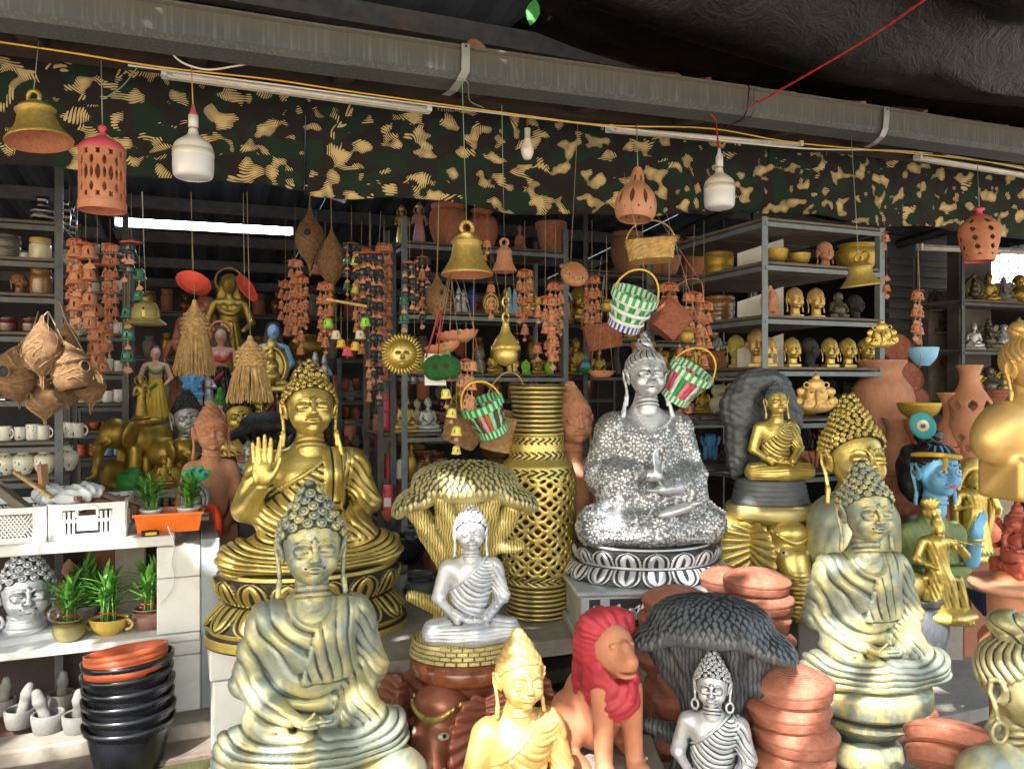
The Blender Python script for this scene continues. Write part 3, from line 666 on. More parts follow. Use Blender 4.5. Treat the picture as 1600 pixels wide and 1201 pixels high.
# ---------------------------------------------------------------- racks
def rack(label,u0,u1,w0,w1,zshelf,ztop,posts=None,mat='steel',board='shelf_wood',brace=False,planks=3,lip=True):
  t=thing('shelf_rack',label,'rack',FUW(u0,w0,0),FA);L=u1-u0;Dp=w1-w0
  for x in(0,L):
    for y in(0,Dp):
      g=MB();g.box((x,y,ztop/2),(.030,.005,ztop));g.box((x+(.0125 if x==0 else-.0125),y+(.015 if y==0 else-.015),ztop/2),(.005,.026,ztop));g.obj('post',M[mat],t)
  for z in zshelf:
    for k in range(planks):
      g=MB();a=Dp*k/planks;g.rbox((L/2,a+Dp/planks/2,z-.007+rnd.uniform(-.001,.001)),(L+.01,Dp/planks-.006,.012),.002);g.obj('board',M[board],t)
    if lip:
      g=MB();g.box((L/2,-.004,z-.032),(L,.006,.020));g.obj('shelf_angle',M[mat],t);g=MB();g.box((.004,Dp/2,z-.032),(.006,Dp,.020));g.obj('shelf_angle',M[mat],t)
  if brace:
    g=MB();g.tube([(0,Dp*.02,zshelf[0]),(0,Dp,zshelf[-1])],.008,4);g.obj('brace',M[mat],t)
  return t
WC=3.9;RCU0,RCU1=uof(632,WC),uof(884,WC);CZ=[zof(640,375,WC),zof(700,487,WC),zof(720,583,WC),zof(660,677,WC),zof(650,818,WC)]
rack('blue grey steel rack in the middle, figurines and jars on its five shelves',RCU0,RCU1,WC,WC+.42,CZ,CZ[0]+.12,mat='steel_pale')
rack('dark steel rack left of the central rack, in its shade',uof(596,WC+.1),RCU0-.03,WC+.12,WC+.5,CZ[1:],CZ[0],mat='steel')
WR=2.78;RU0,RU1=uof(1195,WR),uof(1378,WR);RZ=[zof(1285,413,WR),zof(1285,494,WR),zof(1285,573,WR),zof(1285,653,WR),zof(1285,737,WR)]
rack('grey board rack at the right with rows of gold and black heads',RU0,RU1,WR,WR+.95,RZ+[zof(1285,347,WR)],zof(1285,347,WR),mat='steel_pale',board='shelf_brown',planks=4)
g=MB();
for k in range(3):fbox(g,RU0+.05,RU1-.02,WR+.40,WR+.41,RZ[k]+.002,RZ[k]+.16)
q=MB();V=[]
for k,z in enumerate(RZ):
  p0,p1=RU0+.12,RU0+.36
  q.add([tuple(FUW(p0,WR+.34,z+.001)),tuple(FUW(p1,WR+.30,z+.001)),tuple(FUW(p1,WR+.30,z+.17)),tuple(FUW(p0,WR+.34,z+.09)),tuple(FUW(p0,WR+.345,z+.001)),tuple(FUW(p1,WR+.305,z+.001)),tuple(FUW(p1,WR+.305,z+.17)),tuple(FUW(p0,WR+.345,z+.09))],[(0,1,2,3),(7,6,5,4),(0,4,5,1),(1,5,6,2),(2,6,7,3),(3,7,4,0)],True)
o=q.obj('white_backing_board',M['white_paint']);tag(o,'pale slanting board propped behind the heads in the right rack','board')
WM=3.75;MU0,MU1=uof(955,WM+.5),uof(1140,WM+.5);MZ=[zof(1000,425,WM+.5),zof(1050,532,WM+.5),zof(1150,657,WM+.5),zof(1150,690,WM+.5)-.0]
rack('dim rack behind the silver Buddha between the middle and right racks',uof(915,WM+.5),uof(1180,WM+.5),WM+.5,WM+.85,MZ[:3]+[zof(1150,730,WM+.5)],MZ[0]+.45)
WA=3.62;AU0,AU1=uof(-160,WA),uof(92,WA);AZ=[zof(50,343,WA),zof(50,401,WA),zof(50,457,WA),zof(50,518,WA),zof(50,690,WA),zof(50,745,WA),zof(50,618,WA)]
rack('tall grey rack at the far left with jars, mugs and spotted pots',AU0,AU1,WA,WA+.40,sorted(AZ),zof(90,255,WA))
WB=4.5;BU0,BU1=uof(105,WB),uof(196,WB);BZ=[zof(150,y,WB)for y in(395,455,520,580,630,672,715)]
rack('narrow dark rack behind the hanging terracotta chimes, mugs on it',BU0,BU1,WB,WB+.4,BZ,zof(150,330,WB),brace=True)
rack('low dim rack at the back left of the doorway',uof(530,5.2),uof(600,5.2),5.2,5.6,[zof(560,y,5.2)for y in(610,655,700,745,790)],zof(560,560,5.2))
WX=3.9;XZ=[zof(1560,470,WX),zof(1560,545,WX)]
rack('dark rack at the far right edge full of small dark figures',uof(1505,WX),uof(1720,WX),WX,WX+.4,XZ+[zof(1560,620,WX)],zof(1560,395,WX))
# ---------------------------------------------------------------- heads (unit: chin to crown = 1, faces -Y)
def face_prims(young=0):
  P=[ell((0,.07,.62),(.37,.43,.39),.05),ell((0,-.06,.42),(.335,.34,.42),.06),ell((0,-.14,.24),(.25,.235,.23),.08),
    ell((0,-.31,.095),(.085,.08,.085),.07)]
  for s in(-1,1):
    P+=[ell((s*.165,-.27,.29),(.12,.105,.13),.09),
       ell((s*.155,-.405,.505),(.095,.038,.048),.06,(0,s*8,0),'-'),
       ell((s*.152,-.322,.475),(.100,.078,.060),.03,(0,s*6,s*-18)),
       ell((s*.152,-.402,.440),(.088,.030,.0115),.008,(0,s*8,s*-18),'-'),
       ell((s*.152,-.365,.415),(.09,.04,.03),.03,(0,s*6,s*-18))]
    P+=chain([(s*.035,-.415,.545),(s*.09,-.415,.605),(s*.18,-.385,.615),(s*.27,-.30,.555)],[.014,.019,.017,.009],.012)
  P+=chain([(0,-.395,.60),(0,-.425,.50),(0,-.475,.37)],[.032,.030,.040],.03)
  P+=[ell((0,-.475,.355),(.05,.045,.04),.02)]
  for s in(-1,1):P+=[ell((s*.048,-.445,.345),(.032,.04,.028),.012),ell((s*.028,-.475,.318),(.014,.02,.010),.008,None,'-')]
  P+=[ell((0,-.375,.225),(.13,.08,.075),.05)]
  for s in(-1,1):P+=[ell((s*.038,-.435,.252),(.058,.035,.020),.010,(0,s*10,s*-14)),ell((s*.105,-.39,.238),(.018,.022,.012),.025,None,'-')]
  P+=[ell((0,-.425,.200),(.07,.038,.024),.012),ell((0,-.455,.229),(.105,.045,.0055),.008,None,'-'),ell((0,-.42,.158),(.07,.03,.014),.02,None,'-')]
  P+=[ell((0,-.40,.66),(.018,.02,.018),.01)]
  return P
def ear_prims(long=1.0,hoop=False):
  P=[]
  for s in(-1,1):
    y=.04
    P+=[ell((s*.375,y,.43),(.035,.10,.17),.02,(8,s*12,0))]
    P+=chain([(s*.375,y+.02,.33),(s*.405,y-.075,.50),(s*.425,y-.03,.60),(s*.435,y+.07,.58),(s*.425,y+.09,.42),(s*.405,y+.04,.25),(s*.395,y+.02,.20-.10*long)],[.02,.026,.028,.03,.028,.028,.03],.015)
    P+=[ell((s*.43,y+.01,.45),(.035,.05,.09),.02,(8,s*12,0),'-')]
    if hoop:P+=[tor((s*.40,y,-.03),.11,.032,.01,(0,0,25*s),sx=.8,sz=1.1)]
    else:P+=[ell((s*.40,y,.10-.1*long),(.035,.045,.075),.02),cap((s*.40,y,.05),(s*.42,y-.01,-.17*long),.03,.038,.02)]
  return P
def neck_prims():
  P=[cap((0,.06,-.32),(0,.05,.2),.21,.20,.04)]
  for z in(-.02,-.10,-.19):P+=[tor((0,.06,z),.195+(-.06-z)*.15,.028,.02,(80,0,0))]
  return P
HP=dict(n=(0,.66,.75),c=(0,-.25,.73))
def finish(name,V,F,hq=1.0,cs=None,extra=None,rel=1,its=(4,14)):
  V=relax(V,F,rel);c=cavity(V,F,its);s=cs if cs else 1.0
  a={'cav':c*s}
  if extra is not None:a['robe']=extra(V)if callable(extra)else extra
  return mesh_np(name,V,F,None,True,a)
HEADCAV=80
def make_head(name,h=.016,long=1.0,hoop=False,hair=None):
  P=face_prims()+ear_prims(long,hoop)+neck_prims()
  V,F=sculpt(P,h);return finish(name,V,F,cs=HEADCAV)
def hair_cap(kind):
  if kind=='cone':P=[ell((0,.07,.63),(.40,.46,.42),.02),half((0,-.60,-.80),HP['c']),ell((0,.09,1.02),(.24,.25,.17),.12),ell((0,.10,1.17),(.13,.13,.19),.1)]
  elif kind=='tier':P=[ell((0,.07,.62),(.40,.46,.41),.02),half((0,-.60,-.80),HP['c']),bx((0,.08,1.05),(.44,.44,.16),.07,.03),ell((0,.08,1.13),(.15,.15,.13),.02),ell((0,.08,1.25),(.05,.05,.07),.03)]
  elif kind=='bun':P=[ell((0,.07,.63),(.40,.46,.42),.02),half((0,-.60,-.80),HP['c']),ell((0,.12,1.02),(.22,.22,.15),.05),ell((0,.12,1.16),(.13,.13,.09),.03)]
  else:P=[ell((0,.07,.63),(.395,.455,.41),.02),half((0,-.60,-.80),HP['c']),ell((0,.08,1.05),(.20,.2,.17),.1)]
  return P
def curl_mesh(name,kind,r,h=.02,flat=.65,seg=9):
  """the cap of hair and one raised snail-shell curl after another, row by row from the hairline"""
  V,F=sculpt(hair_cap(kind),h);V=relax(V,F,2);N=normals(V,F)
  d=V[:,1]*.60+V[:,2]*.80;d0=HP['c'][1]*.60+HP['c'][2]*.80
  ok=np.where(d>d0+r*.55)[0];order=ok[np.argsort(d[ok]+.02*V[ok,0]**2)]
  pts=[];nr=[];alive=np.ones(len(order),bool);PV=V[order]
  for i in range(len(order)):
    if not alive[i]:continue
    p=PV[i];pts.append(p);nr.append(N[order[i]]);alive&=((PV-p)**2).sum(1)>(r*1.72)**2
  prof=np.array([(1.0,-.25),(.97,.25),(.78,.55),(.60,.56),(.52,.44),(.40,.58),(.2,.80),(0.0,.84)])*r
  cavp=np.array([.9,.3,-.2,-.1,.7,.1,-.3,-.3])
  a=np.arange(seg)*2*PI/seg;m=len(prof)
  LV=np.stack([prof[:,0,None]*np.cos(a),prof[:,0,None]*np.sin(a),np.repeat(prof[:,1,None]*flat/.65,seg,1)],-1).reshape(-1,3)
  LF=np.array([(i*seg+j,i*seg+(j+1)%seg,(i+1)*seg+(j+1)%seg,(i+1)*seg+j)for i in range(m-1)for j in range(seg)])
  VV=[V];FF=[F];CC=[np.full(len(V),.75)];b=len(V)
  for p,n in zip(pts,nr):
    n=n/np.linalg.norm(n);t=np.cross(n,(0,0,1.0));t=t/(np.linalg.norm(t)+1e-6);u=np.cross(n,t)
    VV.append(p+LV@np.stack([t,u,n]));FF.append(LF+b);CC.append(np.repeat(cavp,seg));b+=len(LV)
  return mesh_np(name,np.concatenate(VV),np.concatenate(FF),None,True,{'cav':np.concatenate(CC)})
def wavy_hair(name,top='knot',h=.017,amp=.018):
  P=[ell((0,.07,.63),(.41,.47,.43),.02),half((0,-.60,-.80),(0,-.25,.71))]
  if top=='knot':P+=[ell((0,.10,1.03),(.20,.20,.15),.08),ell((.0,.10,1.16),(.17,.17,.10),.03),ell((0,.10,1.27),(.12,.12,.08),.03),ell((0,.09,1.37),(.07,.07,.07),.03),cap((0,.09,1.38),(.03,.06,1.47),.04,.015,.03)]
  elif top=='bun':P+=[ell((0,.16,1.03),(.19,.19,.10),.05),ell((0,.18,1.17),(.24,.22,.16),.03)]
  V,F=sculpt(P,h);V=relax(V,F,1);N=normals(V,F)
  up=V[:,2]>1.0;ang=np.arctan2(V[:,0],-(V[:,1]-.1))
  ph=np.where(up,(V[:,2]*9+ang*1.3)*1.0,ang*6.5+4.0*np.sin(V[:,2]*9)*.35+V[:,2]*2)
  g=np.abs(np.sin(ph*1.0*PI/2.0+wob(V,9)*.5))**.6
  V=V+N*((g-.6)*amp*1.6)[:,None];c=cavity(V,F,(3,8))*60+(1-g)*.7-.35
  return mesh_np(name,V,F,None,True,{'cav':c})

# ---------------------------------------------------------------- hands
def finger(base,d,n,L,r,bend,k=.003,reg='hand'):
  """three bones from base along d, each turned by bend degrees about n x d"""
  d=Vector(d).normalized();ax=Vector(n);pts=[Vector(base)];ls=(.46,.31,.23)
  for i,l in enumerate(ls):
    q=Matrix.Rotation(R(bend*(i+.5)),3,ax);pts.append(pts[-1]+(q@d)*L*l)
  return chain([tuple(p)for p in pts],[r,r*.92,r*.85,r*.68],k,'+',reg)
def open_hand(L=1.0,side=1,reg='hand'):
  """palm towards -Y, fingers up, thumb towards +x*side; L is wrist to middle fingertip"""
  P=[ell((0,0,.24*L),(.185*L,.07*L,.25*L),.02*L),ell((side*.11*L,-.03*L,.16*L),(.075*L,.055*L,.14*L),.03*L,(0,side*14,0)),ell((-side*.11*L,-.025*L,.16*L),(.06*L,.045*L,.14*L),.03*L)]
  for i,(x,l)in enumerate(((.135,.40),(.045,.46),(-.045,.43),(-.13,.34))):
    P+=finger((side*x*L,0,.42*L),(side*x*.35,0,1),(1,0,0),l*L,.047*L,7)
  P+=finger((side*.13*L,-.03*L,.12*L),(side*.62,-.2,.75),(0,side*1,0),.40*L,.052*L,-11)
  return P
def xf(P,M4):
  """move primitives: wrap their functions with an inverse transform (rigid + uniform scale)"""
  M4=Matrix(M4);s=M4.to_scale().x;I=np.array(M4.inverted(),np.float32);A=np.array(M4,np.float32);out=[]
  for p in P:
    def fn(x,y,z,p=p):
      return p.fn(I[0,0]*x+I[0,1]*y+I[0,2]*z+I[0,3],I[1,0]*x+I[1,1]*y+I[1,2]*z+I[1,3],I[2,0]*x+I[2,1]*y+I[2,2]*z+I[2,3])*s
    c=[(a,b,d)for a in(p.lo[0],p.hi[0])for b in(p.lo[1],p.hi[1])for d in(p.lo[2],p.hi[2])]
    c=np.array(c)@A[:3,:3].T+A[:3,3];out.append(Prim(fn,c.min(0),c.max(0),p.k*s,p.mode,p.reg))
  return out
def lap_hands(reg='hand'):
  """two hands laid one on the other in the lap, palms up, fingers long"""
  P=[]
  for s,z in((1,0),(-1,.018)):
    P+=[ell((s*.035,0,z),(.045,.026,.014),.012)]
    for j in range(4):P+=finger((s*.0,-.024+j*.014,z),(-s,-.12+.04*j,-.05),(0,s*1,0),.062-abs(j-1.4)*.006,.0082,6,.002)
    P+=finger((s*.04,-.018,z+.010),(-s*.8,-.25,.5),(0,s*1,0),.045,.008,12,.003)
    P+=[cap((s*.07,.012,z+.004),(s*.14,.065,z+.035),.024,.034,.02)]
  return P

# ---------------------------------------------------------------- seated bodies (unit: seat to crown of the bun = 1)
def seated_prims(kind):
  L='legs';T='torso'
  P=[ell((0,.04,.14),(.20,.15,.15),.04,reg=T),ell((0,.035,.36),(.165,.118,.24),.05,reg=T),ell((0,.01,.51),(.185,.115,.12),.05,reg=T),
    cap((-.145,.035,.585),(.145,.035,.585),.078,.078,.05,reg=T),cap((0,.035,.60),(0,.03,.74),.105,.058,.05,reg='neck')]
  for s in(-1,1):
    A='arm%d'%s
    P+=[cap((s*.195,.035,.575),(s*.262,.03,.34),.072,.066,.04,reg=A)]
    P+=[cap((s*.08,.0,.10),(s*.295,-.085,.10),.125,.098,.05,reg=L),cap((s*.295,-.095,.09),(-s*.02,-.205,.085 if s>0 else .10),.092,.052,.04,reg=L)]
  P+=[ell((0,-.10,.05),(.25,.15,.06),.05,reg=L),ell((0,-.12,.12),(.13,.10,.05),.05,reg=L)]
  if kind in('meditate','bare'):
    for s in(-1,1):P+=[cap((s*.262,.02,.33),(s*.115,-.155,.215),.062 if kind=='meditate' else .048,.040,.03,reg='arm%d'%s)]
    if kind=='meditate':
      for s in(-1,1):P+=[ell((s*.19,-.08,.20),(.085,.09,.10),.05,(0,0,s*25),reg='arm%d'%s)]
  if kind=='blessing':
    P+=[cap((-.262,.02,.33),(-.262,-.01,.34),.064,.06,.03,reg='skinarm'),cap((-.27,-.01,.32),(-.215,-.13,.475),.056,.036,.03,reg='skinarm')]
    P+=[cap((.262,.02,.33),(.10,-.155,.215),.062,.04,.03,reg='arm1'),ell((.19,-.08,.20),(.085,.09,.10),.05,(0,0,25),reg='arm1')]
    P+=[ell((-.13,-.02,.26),(.10,.10,.12),.06,reg=T)]
  if kind=='teach':
    P+=[cap((-.262,.02,.33),(-.08,-.15,.36),.070,.046,.03,reg='arm-1'),ell((-.19,-.05,.30),(.10,.10,.11),.06,(0,0,-25),reg='arm-1')]
    P+=[cap((.262,.02,.33),(.05,-.175,.30),.074,.046,.03,reg='arm1'),ell((.20,-.06,.25),(.11,.11,.12),.06,(0,0,25),reg='arm1'),ell((0,.03,.36),(.21,.14,.24),.06,reg=T),ell((0,-.02,.22),(.24,.13,.10),.06,reg=T)]
  if kind in('meditate',):P+=[ell((0,.04,.38),(.20,.13,.24),.05,reg=T)]
  return P
def groove(ph,sharp=.32):
  f=ph-np.floor(ph);t=np.minimum(f,1-f)*2;return np.exp(-(t/sharp)**2)
def drape(V,N,P,kind,lam=.036,amp=.011):
  regs={}
  for p in P:regs.setdefault(p.reg,[]).append(p)
  D={k:np.min([p.fn(V[:,0],V[:,1],V[:,2])for p in v],0)for k,v in regs.items()}
  x,y,z=V.T;w1=wob(V,6,1)*.55+wob(V,13,4)*.28;am=.62+.55*np.clip(wob(V,9,7)*1.4+.4,0,1)
  S=np.array([.155,-.05,.665]);q=(V-S)*np.array([1.0,.55,1.0]);rs=np.linalg.norm(q,axis=1)
  ang=np.arctan2(V[:,0]-S[0],S[2]-V[:,2])
  H={};robe={}
  fold=lambda ph,a=1:(-(groove(ph+w1))+.35*np.sin((ph+w1)*2*PI*.5))*amp*a*am
  if kind in('bare','blessing'):
    s=-.65*(x-.085)+.76*(z-.655);sk=np.clip(s*120,-1,1)*.5+.5;sk=np.where(y>.09,0,sk)
    rb=-np.exp(-((s+.030)/.006)**2)*.9-np.exp(-((s+.004)/.006)**2)*.9
    H['torso']=np.where(s<-.034,fold(rs/lam+.6*ang),rb*amp*.9+(.3*amp*np.sin(x*260)*np.sin(z*260)if kind=='blessing' else 0))*(1-sk)-sk*amp*.9;robe['torso']=1-sk
    if kind=='blessing':  # the folded shawl hangs straight from the left shoulder
      b=(x>.045)&(x<.135)&(y<0)&(z>.36);e=np.minimum(np.abs(x-.045),np.abs(x-.135));e2=np.abs(x-.09)
      H['torso']=np.where(b,amp*1.1-amp*1.6*np.exp(-(np.minimum(e,e2)/.006)**2),H['torso'])
      H['torso']=np.where((x>.135)&(y<.03)&(z>.3),fold(x/.022,.8),H['torso'])
  elif kind=='meditate':
    n=np.sqrt(x**2+((z-.66)*.95)**2);sk=np.clip((.088-n)*120,-1,1)*.5+.5
    hang=(x>.02-(.60-z)*.28)&(z>.33)&(y<0);Hh=fold((x+(z-.6)*.12)/.050,1.15)+amp*1.3
    S2=np.array([.05,-.05,.70]);r2=np.linalg.norm((V-S2)*np.array([1.0,.5,.85]),axis=1)
    H['torso']=np.where(hang,Hh,fold(r2/.060,1.35))*(1-sk)-sk*amp*.6;robe['torso']=1-sk
  elif kind=='teach':
    n=np.sqrt((x/.8)**2+((z-.70)*.62)**2);sk=np.clip((.085-n)*120,-1,1)*.5+.5;sk=np.where(y>.05,0,sk)
    e=np.abs(n-.105);e3=np.abs(n-.19)
    H['torso']=(-np.exp(-(e/.006)**2)*.6-np.exp(-(e3/.006)**2)*.6)*amp*(1-sk)-sk*amp*.8;robe['torso']=1-sk
  for s in(-1,1):
    A='arm%d'%s
    if kind=='bare' and s<0:H[A]=-amp*.9+0*x;robe[A]=0*x
    elif kind=='teach':H[A]=fold((z*1.0+s*x*1.2-y)/.09,.5);robe[A]=1+0*x
    elif kind=='meditate' and s<0:H[A]=fold(np.linalg.norm((V-np.array([.05,-.05,.70]))*np.array([1.0,.5,.85]),axis=1)/.060,1.2);robe[A]=1+0*x
    else:H[A]=fold((x*s*.75+z*.55-y*.3)/(lam*.85),.9);robe[A]=1+0*x
  lc=np.sqrt((np.abs(x)-.12)**2*.9+(y+.10)**2*.25+(z-.24)**2*2.8)
  H['legs']=fold(lc/(lam*(1.6 if kind=='meditate' else 1.15)),1.4 if kind!='teach' else .35);robe['legs']=1+0*x
  if kind=='bare':H['legs']=fold(z/.032+np.abs(x)*3,.55)
  H['neck']=-amp*.6+0*x;robe['neck']=0*x;H['skinarm']=-amp*.5+0*x;robe['skinarm']=0*x
  W_={k:np.exp(-np.maximum(d-min(0,0),-1)/.010)for k,d in D.items()};tot=sum(W_.values())
  Hs=sum(W_[k]*H.get(k,0)for k in D)/tot;rb=sum(W_[k]*robe.get(k,1)for k in D)/tot
  return V+N*Hs[:,None],rb
BODYCAV=110
def make_body(name,kind,h=.0078,lam=.036,amp=.011,plain=False):
  P=seated_prims(kind);V,F=sculpt(P+[half((0,0,-1),(0,0,.004))],h);V=relax(V,F,2);N=normals(V,F)
  if plain:rb=np.ones(len(V))
  else:V,rb=drape(V,N,P,kind,lam,amp)
  V=relax(V,F,1,.3);c=cavity(V,F,(3,9))*BODYCAV
  return mesh_np(name,V,F,None,True,{'cav':c,'robe':rb})
def make_hands(name,kind,h=.0042):
  if kind=='lap':P=xf(lap_hands(),Matrix.Translation((0,-.185,.20))@Matrix.Scale(1.0,4))
  elif kind=='raised':
    P=xf(open_hand(.20,1),Matrix.Translation((-.208,-.145,.485))@Euler((R(-6),R(-2),R(-4))).to_matrix().to_4x4())
  elif kind=='teach':
    P=xf(open_hand(.17,1),Matrix.Translation((.012,-.175,.335))@Euler((R(-12),R(4),R(50))).to_matrix().to_4x4())
    P+=[cap((-.07,-.14,.35),(.012,-.172,.345),.035,.026,.02),ell((.02,-.215,.285),(.045,.03,.022),.01,(0,0,10))]
    for j in range(4):P+=finger((-.005,-.238+j*.013,.285),(-1,-.15,-.12),(0,1,0),.062,.0082,8,.002)
    P+=finger((.02,-.23,.30),(-.6,-.5,.4),(0,1,0),.045,.009,10,.003)+[cap((.06,-.2,.285),(.12,-.16,.285),.03,.038,.02)]
    P+=[ell((.10,-.215,.185),(.11,.035,.026),.02,(0,-14,8))]
    for j in range(5):P+=[cap((.175+j*.005,-.235+j*.012,.215),(.205+j*.002,-.238+j*.012,.22),.009,.008,.004)]
  V,F=sculpt(P,h);return finish(name,V,F,cs=80,rel=1,its=(3,8))
def lotus_base(name,R0,R1,H,rows,sq=.78,petals=18,nseg=420,sx=1.0):
  """an oval base of rows of turned petals, each raised and ribbed; rows = (z0, z1, r0, r1, up)"""
  nz=130;zz=np.linspace(0,H,nz);a=np.arange(nseg)*2*PI/nseg;A,Z=np.meshgrid(a,zz);rad=np.zeros_like(Z);cav=np.full_like(Z,.0)
  for(z0,z1,r0,r1,kind)in rows:
    m=(Z>=z0-1e-9)&(Z<=z1+1e-9);t=(Z-z0)/(z1-z0)
    if kind=='plain':r=r0+(r1-r0)*t+0*A;c=0*A;r=r-.006*(np.minimum(t,1-t)<.12);c=c+1.0*(np.minimum(t,1-t)<.12)
    elif kind=='bead':b=np.abs(np.sin(A*petals*2.5));r=r0+.012*b*np.sin(PI*t);c=1.2-1.6*b*np.sin(PI*t)
    else:
      tt=t if kind=='up' else 1-t;f=(A*petals/(2*PI))%1-.5;e=np.sqrt(np.clip(1-(np.clip(tt,0,1))**3.2,0,1))*.5
      ins=e-np.abs(f);bulge=np.sin(PI*np.clip(.15+.75*t,0,1));r=r0+(r1-r0)*t+.018*bulge
      rib=np.cos(np.clip(ins,0,.5)*2*PI*3.2);r=r+np.where(ins>0,.012*np.clip(ins/.04,0,1)+.004*rib,-.006);c=np.where(ins>0,-.1+.75*np.clip(-rib*1.2,0,1)+.9*np.exp(-(ins/.025)**2),.75)
    rad=np.where(m,r,rad);cav=np.where(m,c,cav)
  X=rad*np.cos(A)*sx;Y=rad*np.sin(A)*sq
  V=np.stack([X,Y,Z],-1).reshape(-1,3);F=[(i*nseg+j,i*nseg+(j+1)%nseg,(i+1)*nseg+(j+1)%nseg,(i+1)*nseg+j)for i in range(nz-1)for j in range(nseg)]
  n=len(V);V=np.vstack([V,[0,0,H],[0,0,0]]);F+=[((nz-1)*nseg+j,(nz-1)*nseg+(j+1)%nseg,n)for j in range(nseg)]
  return mesh_np(name,V,F,None,True,{'cav':np.concatenate([cav.ravel(),[0,0]])})
# ---------------------------------------------------------------- placing things where the photograph shows them
def at(px,py,w=None,D=None,zz=None):
  p=W(px,py,w)if w is not None else PD(px,py,D)
  if zz is not None:p.z=zz
  return p
def lathe_mesh(name,prof,n=36,cav=True):
  g=MB();g.lathe(prof,n);V=np.concatenate(g.V)
  me=mesh_np(name,V,np.array(g.F),None,True)
  m=len(prof);P=np.array(prof);c=np.zeros(m)
  for i in range(1,m-1):
    a,b=P[i]-P[i-1],P[i+1]-P[i];cr=a[0]*b[1]-a[1]*b[0];la,lb=np.linalg.norm(a)+1e-6,np.linalg.norm(b)+1e-6;c[i]=-cr/(la*lb)*1.2
  at_=me.attributes.new('cav','FLOAT','POINT');at_.data.foreach_set('value',np.repeat(c,n).astype(np.float32));return me
def thick(prof,t=.04):
  """close an outer profile with an inner one so the wall has thickness"""
  P=[tuple(p)for p in prof];inn=[(max(r-t,.001),max(z,P[0][1]+t))for r,z in P[::-1]if r>t*1.2]
  return([(0.0005,P[0][1])]if P[0][0]>.01 else[])+P+[(P[-1][0]-t*.3,P[-1][1]+t*.25)]+inn+[(.0005,P[0][1]+t)]
def smooth_prof(pts,n=5):return[(max(0,a),b)for a,b,_ in catmull([(p[0],p[1],0)for p in pts],n)]
# profiles: radius 1 at the widest, height 1
PR={
'flowerpot':thick([(.62,0),(.70,.02),(.90,.80),(.92,.82),(1.0,.83),(1.0,.98),(.97,1.0)],.07),
'bigpot':thick(smooth_prof([(.55,0),(.62,.04),(.90,.35),(1.0,.62),(.92,.84),(.80,.90),(.88,.97),(.90,1.0)]),.07),
'urn':thick(smooth_prof([(.60,0),(.66,.03),(.90,.25),(1.0,.52),(.92,.74),(.62,.87),(.60,.93),(.74,.99),(.76,1.0)]),.06),
'vase':thick(smooth_prof([(.50,0),(.55,.03),(.85,.22),(1.0,.42),(.80,.60),(.42,.72),(.36,.85),(.52,.97),(.62,1.0)]),.06),
'tallvase':thick(smooth_prof([(.75,0),(.62,.05),(.42,.14),(.60,.30),(.95,.42),(1.0,.52),(.70,.62),(.42,.72),(.46,.82),(.60,.92),(.85,.98),(.92,1.0)]),.06),
'bowl':thick(smooth_prof([(.40,0),(.45,.06),(.80,.38),(.97,.80),(1.0,1.0)]),.06),
'planter':thick([(.86,0),(.90,.06),(.95,.20),(.93,.24),(.97,.30),(.97,.48),(.94,.52),(.98,.58),(1.0,.84),(.94,.88),(.97,.94),(.95,1.0)],.08),
'handi':thick(smooth_prof([(.50,0),(.80,.12),(1.0,.42),(.92,.70),(.66,.80),(.66,.86),(.84,.97),(.86,1.0)]),.06),
'jar':smooth_prof([(.0,0),(.80,0),(.96,.06),(1.0,.3),(1.0,.66),(.86,.76),(.78,.78)],4)+[(.78,.80),(.92,.81),(.94,.96),(.86,1.0),(0,1.0)],
'spotpot':thick(smooth_prof([(.45,0),(.62,.04),(1.0,.42),(.88,.72),(.52,.84),(.52,.95),(.60,1.0)]),.08),
'spool':[(0,0),(1,0),(1,.08),(.85,.12),(.52,.24),(.48,.5),(.52,.76),(.85,.88),(1,.92),(1,1),(0,1)],
'mortar':thick([(.80,0),(.84,.03),(.97,.60),(1.0,.97),(.97,1.0)],.22),
'saucer':[(0,.0),(.45,0),(.5,.1),(.55,.35),(1.0,.9),(.99,1.0),(.93,.98),(.5,.5),(0,.45)],
'lidstack':[(0,0),(.90,0),(.93,.03),(.955,.26),(.97,.30),(.965,.34),(1.0,.37),(1.005,.47),(.98,.53),(.90,.64),(.62,.85),(.3,.97),(0,1)],
'stool':thick([(.95,0),(1.0,.04),(.92,.12),(.68,.22),(.6,.5),(.68,.78),(.92,.88),(1.0,.95),(.98,1.0)],.06),
'table':[(0,0),(.78,0),(.84,.03),(.80,.09),(.70,.12),(.52,.20),(.44,.34),(.50,.42),(.58,.47),(.54,.56),(.42,.60),(.60,.70),(.74,.74),(.70,.80),(.92,.85),(1.0,.88),(1.0,.97),(.98,1.0),(0,1.0)],
}
LM={}
def lm(k):
  if k not in LM:LM[k]=lathe_mesh(k+'_shape',PR[k],40)
  return LM[k]
def pot(name,kind,label,cat,px,pyb,wpx,hpx,mat,w=None,D=None,zz=None,group=None,rot=None,extra=None,part='pot_body'):
  p=at(px,pyb,w,D,zz);r=wpx/2/FPX*p.y;h=hpx/FPX*p.y
  t=thing(name,label,cat,p,0,group)
  if rot is not None:t.rotation_euler=rot
  o=mobj(part,lm(kind),t,M[mat]if isinstance(mat,str)else mat,scale=(r,r,h))
  if extra:extra(t,r,h)
  return t
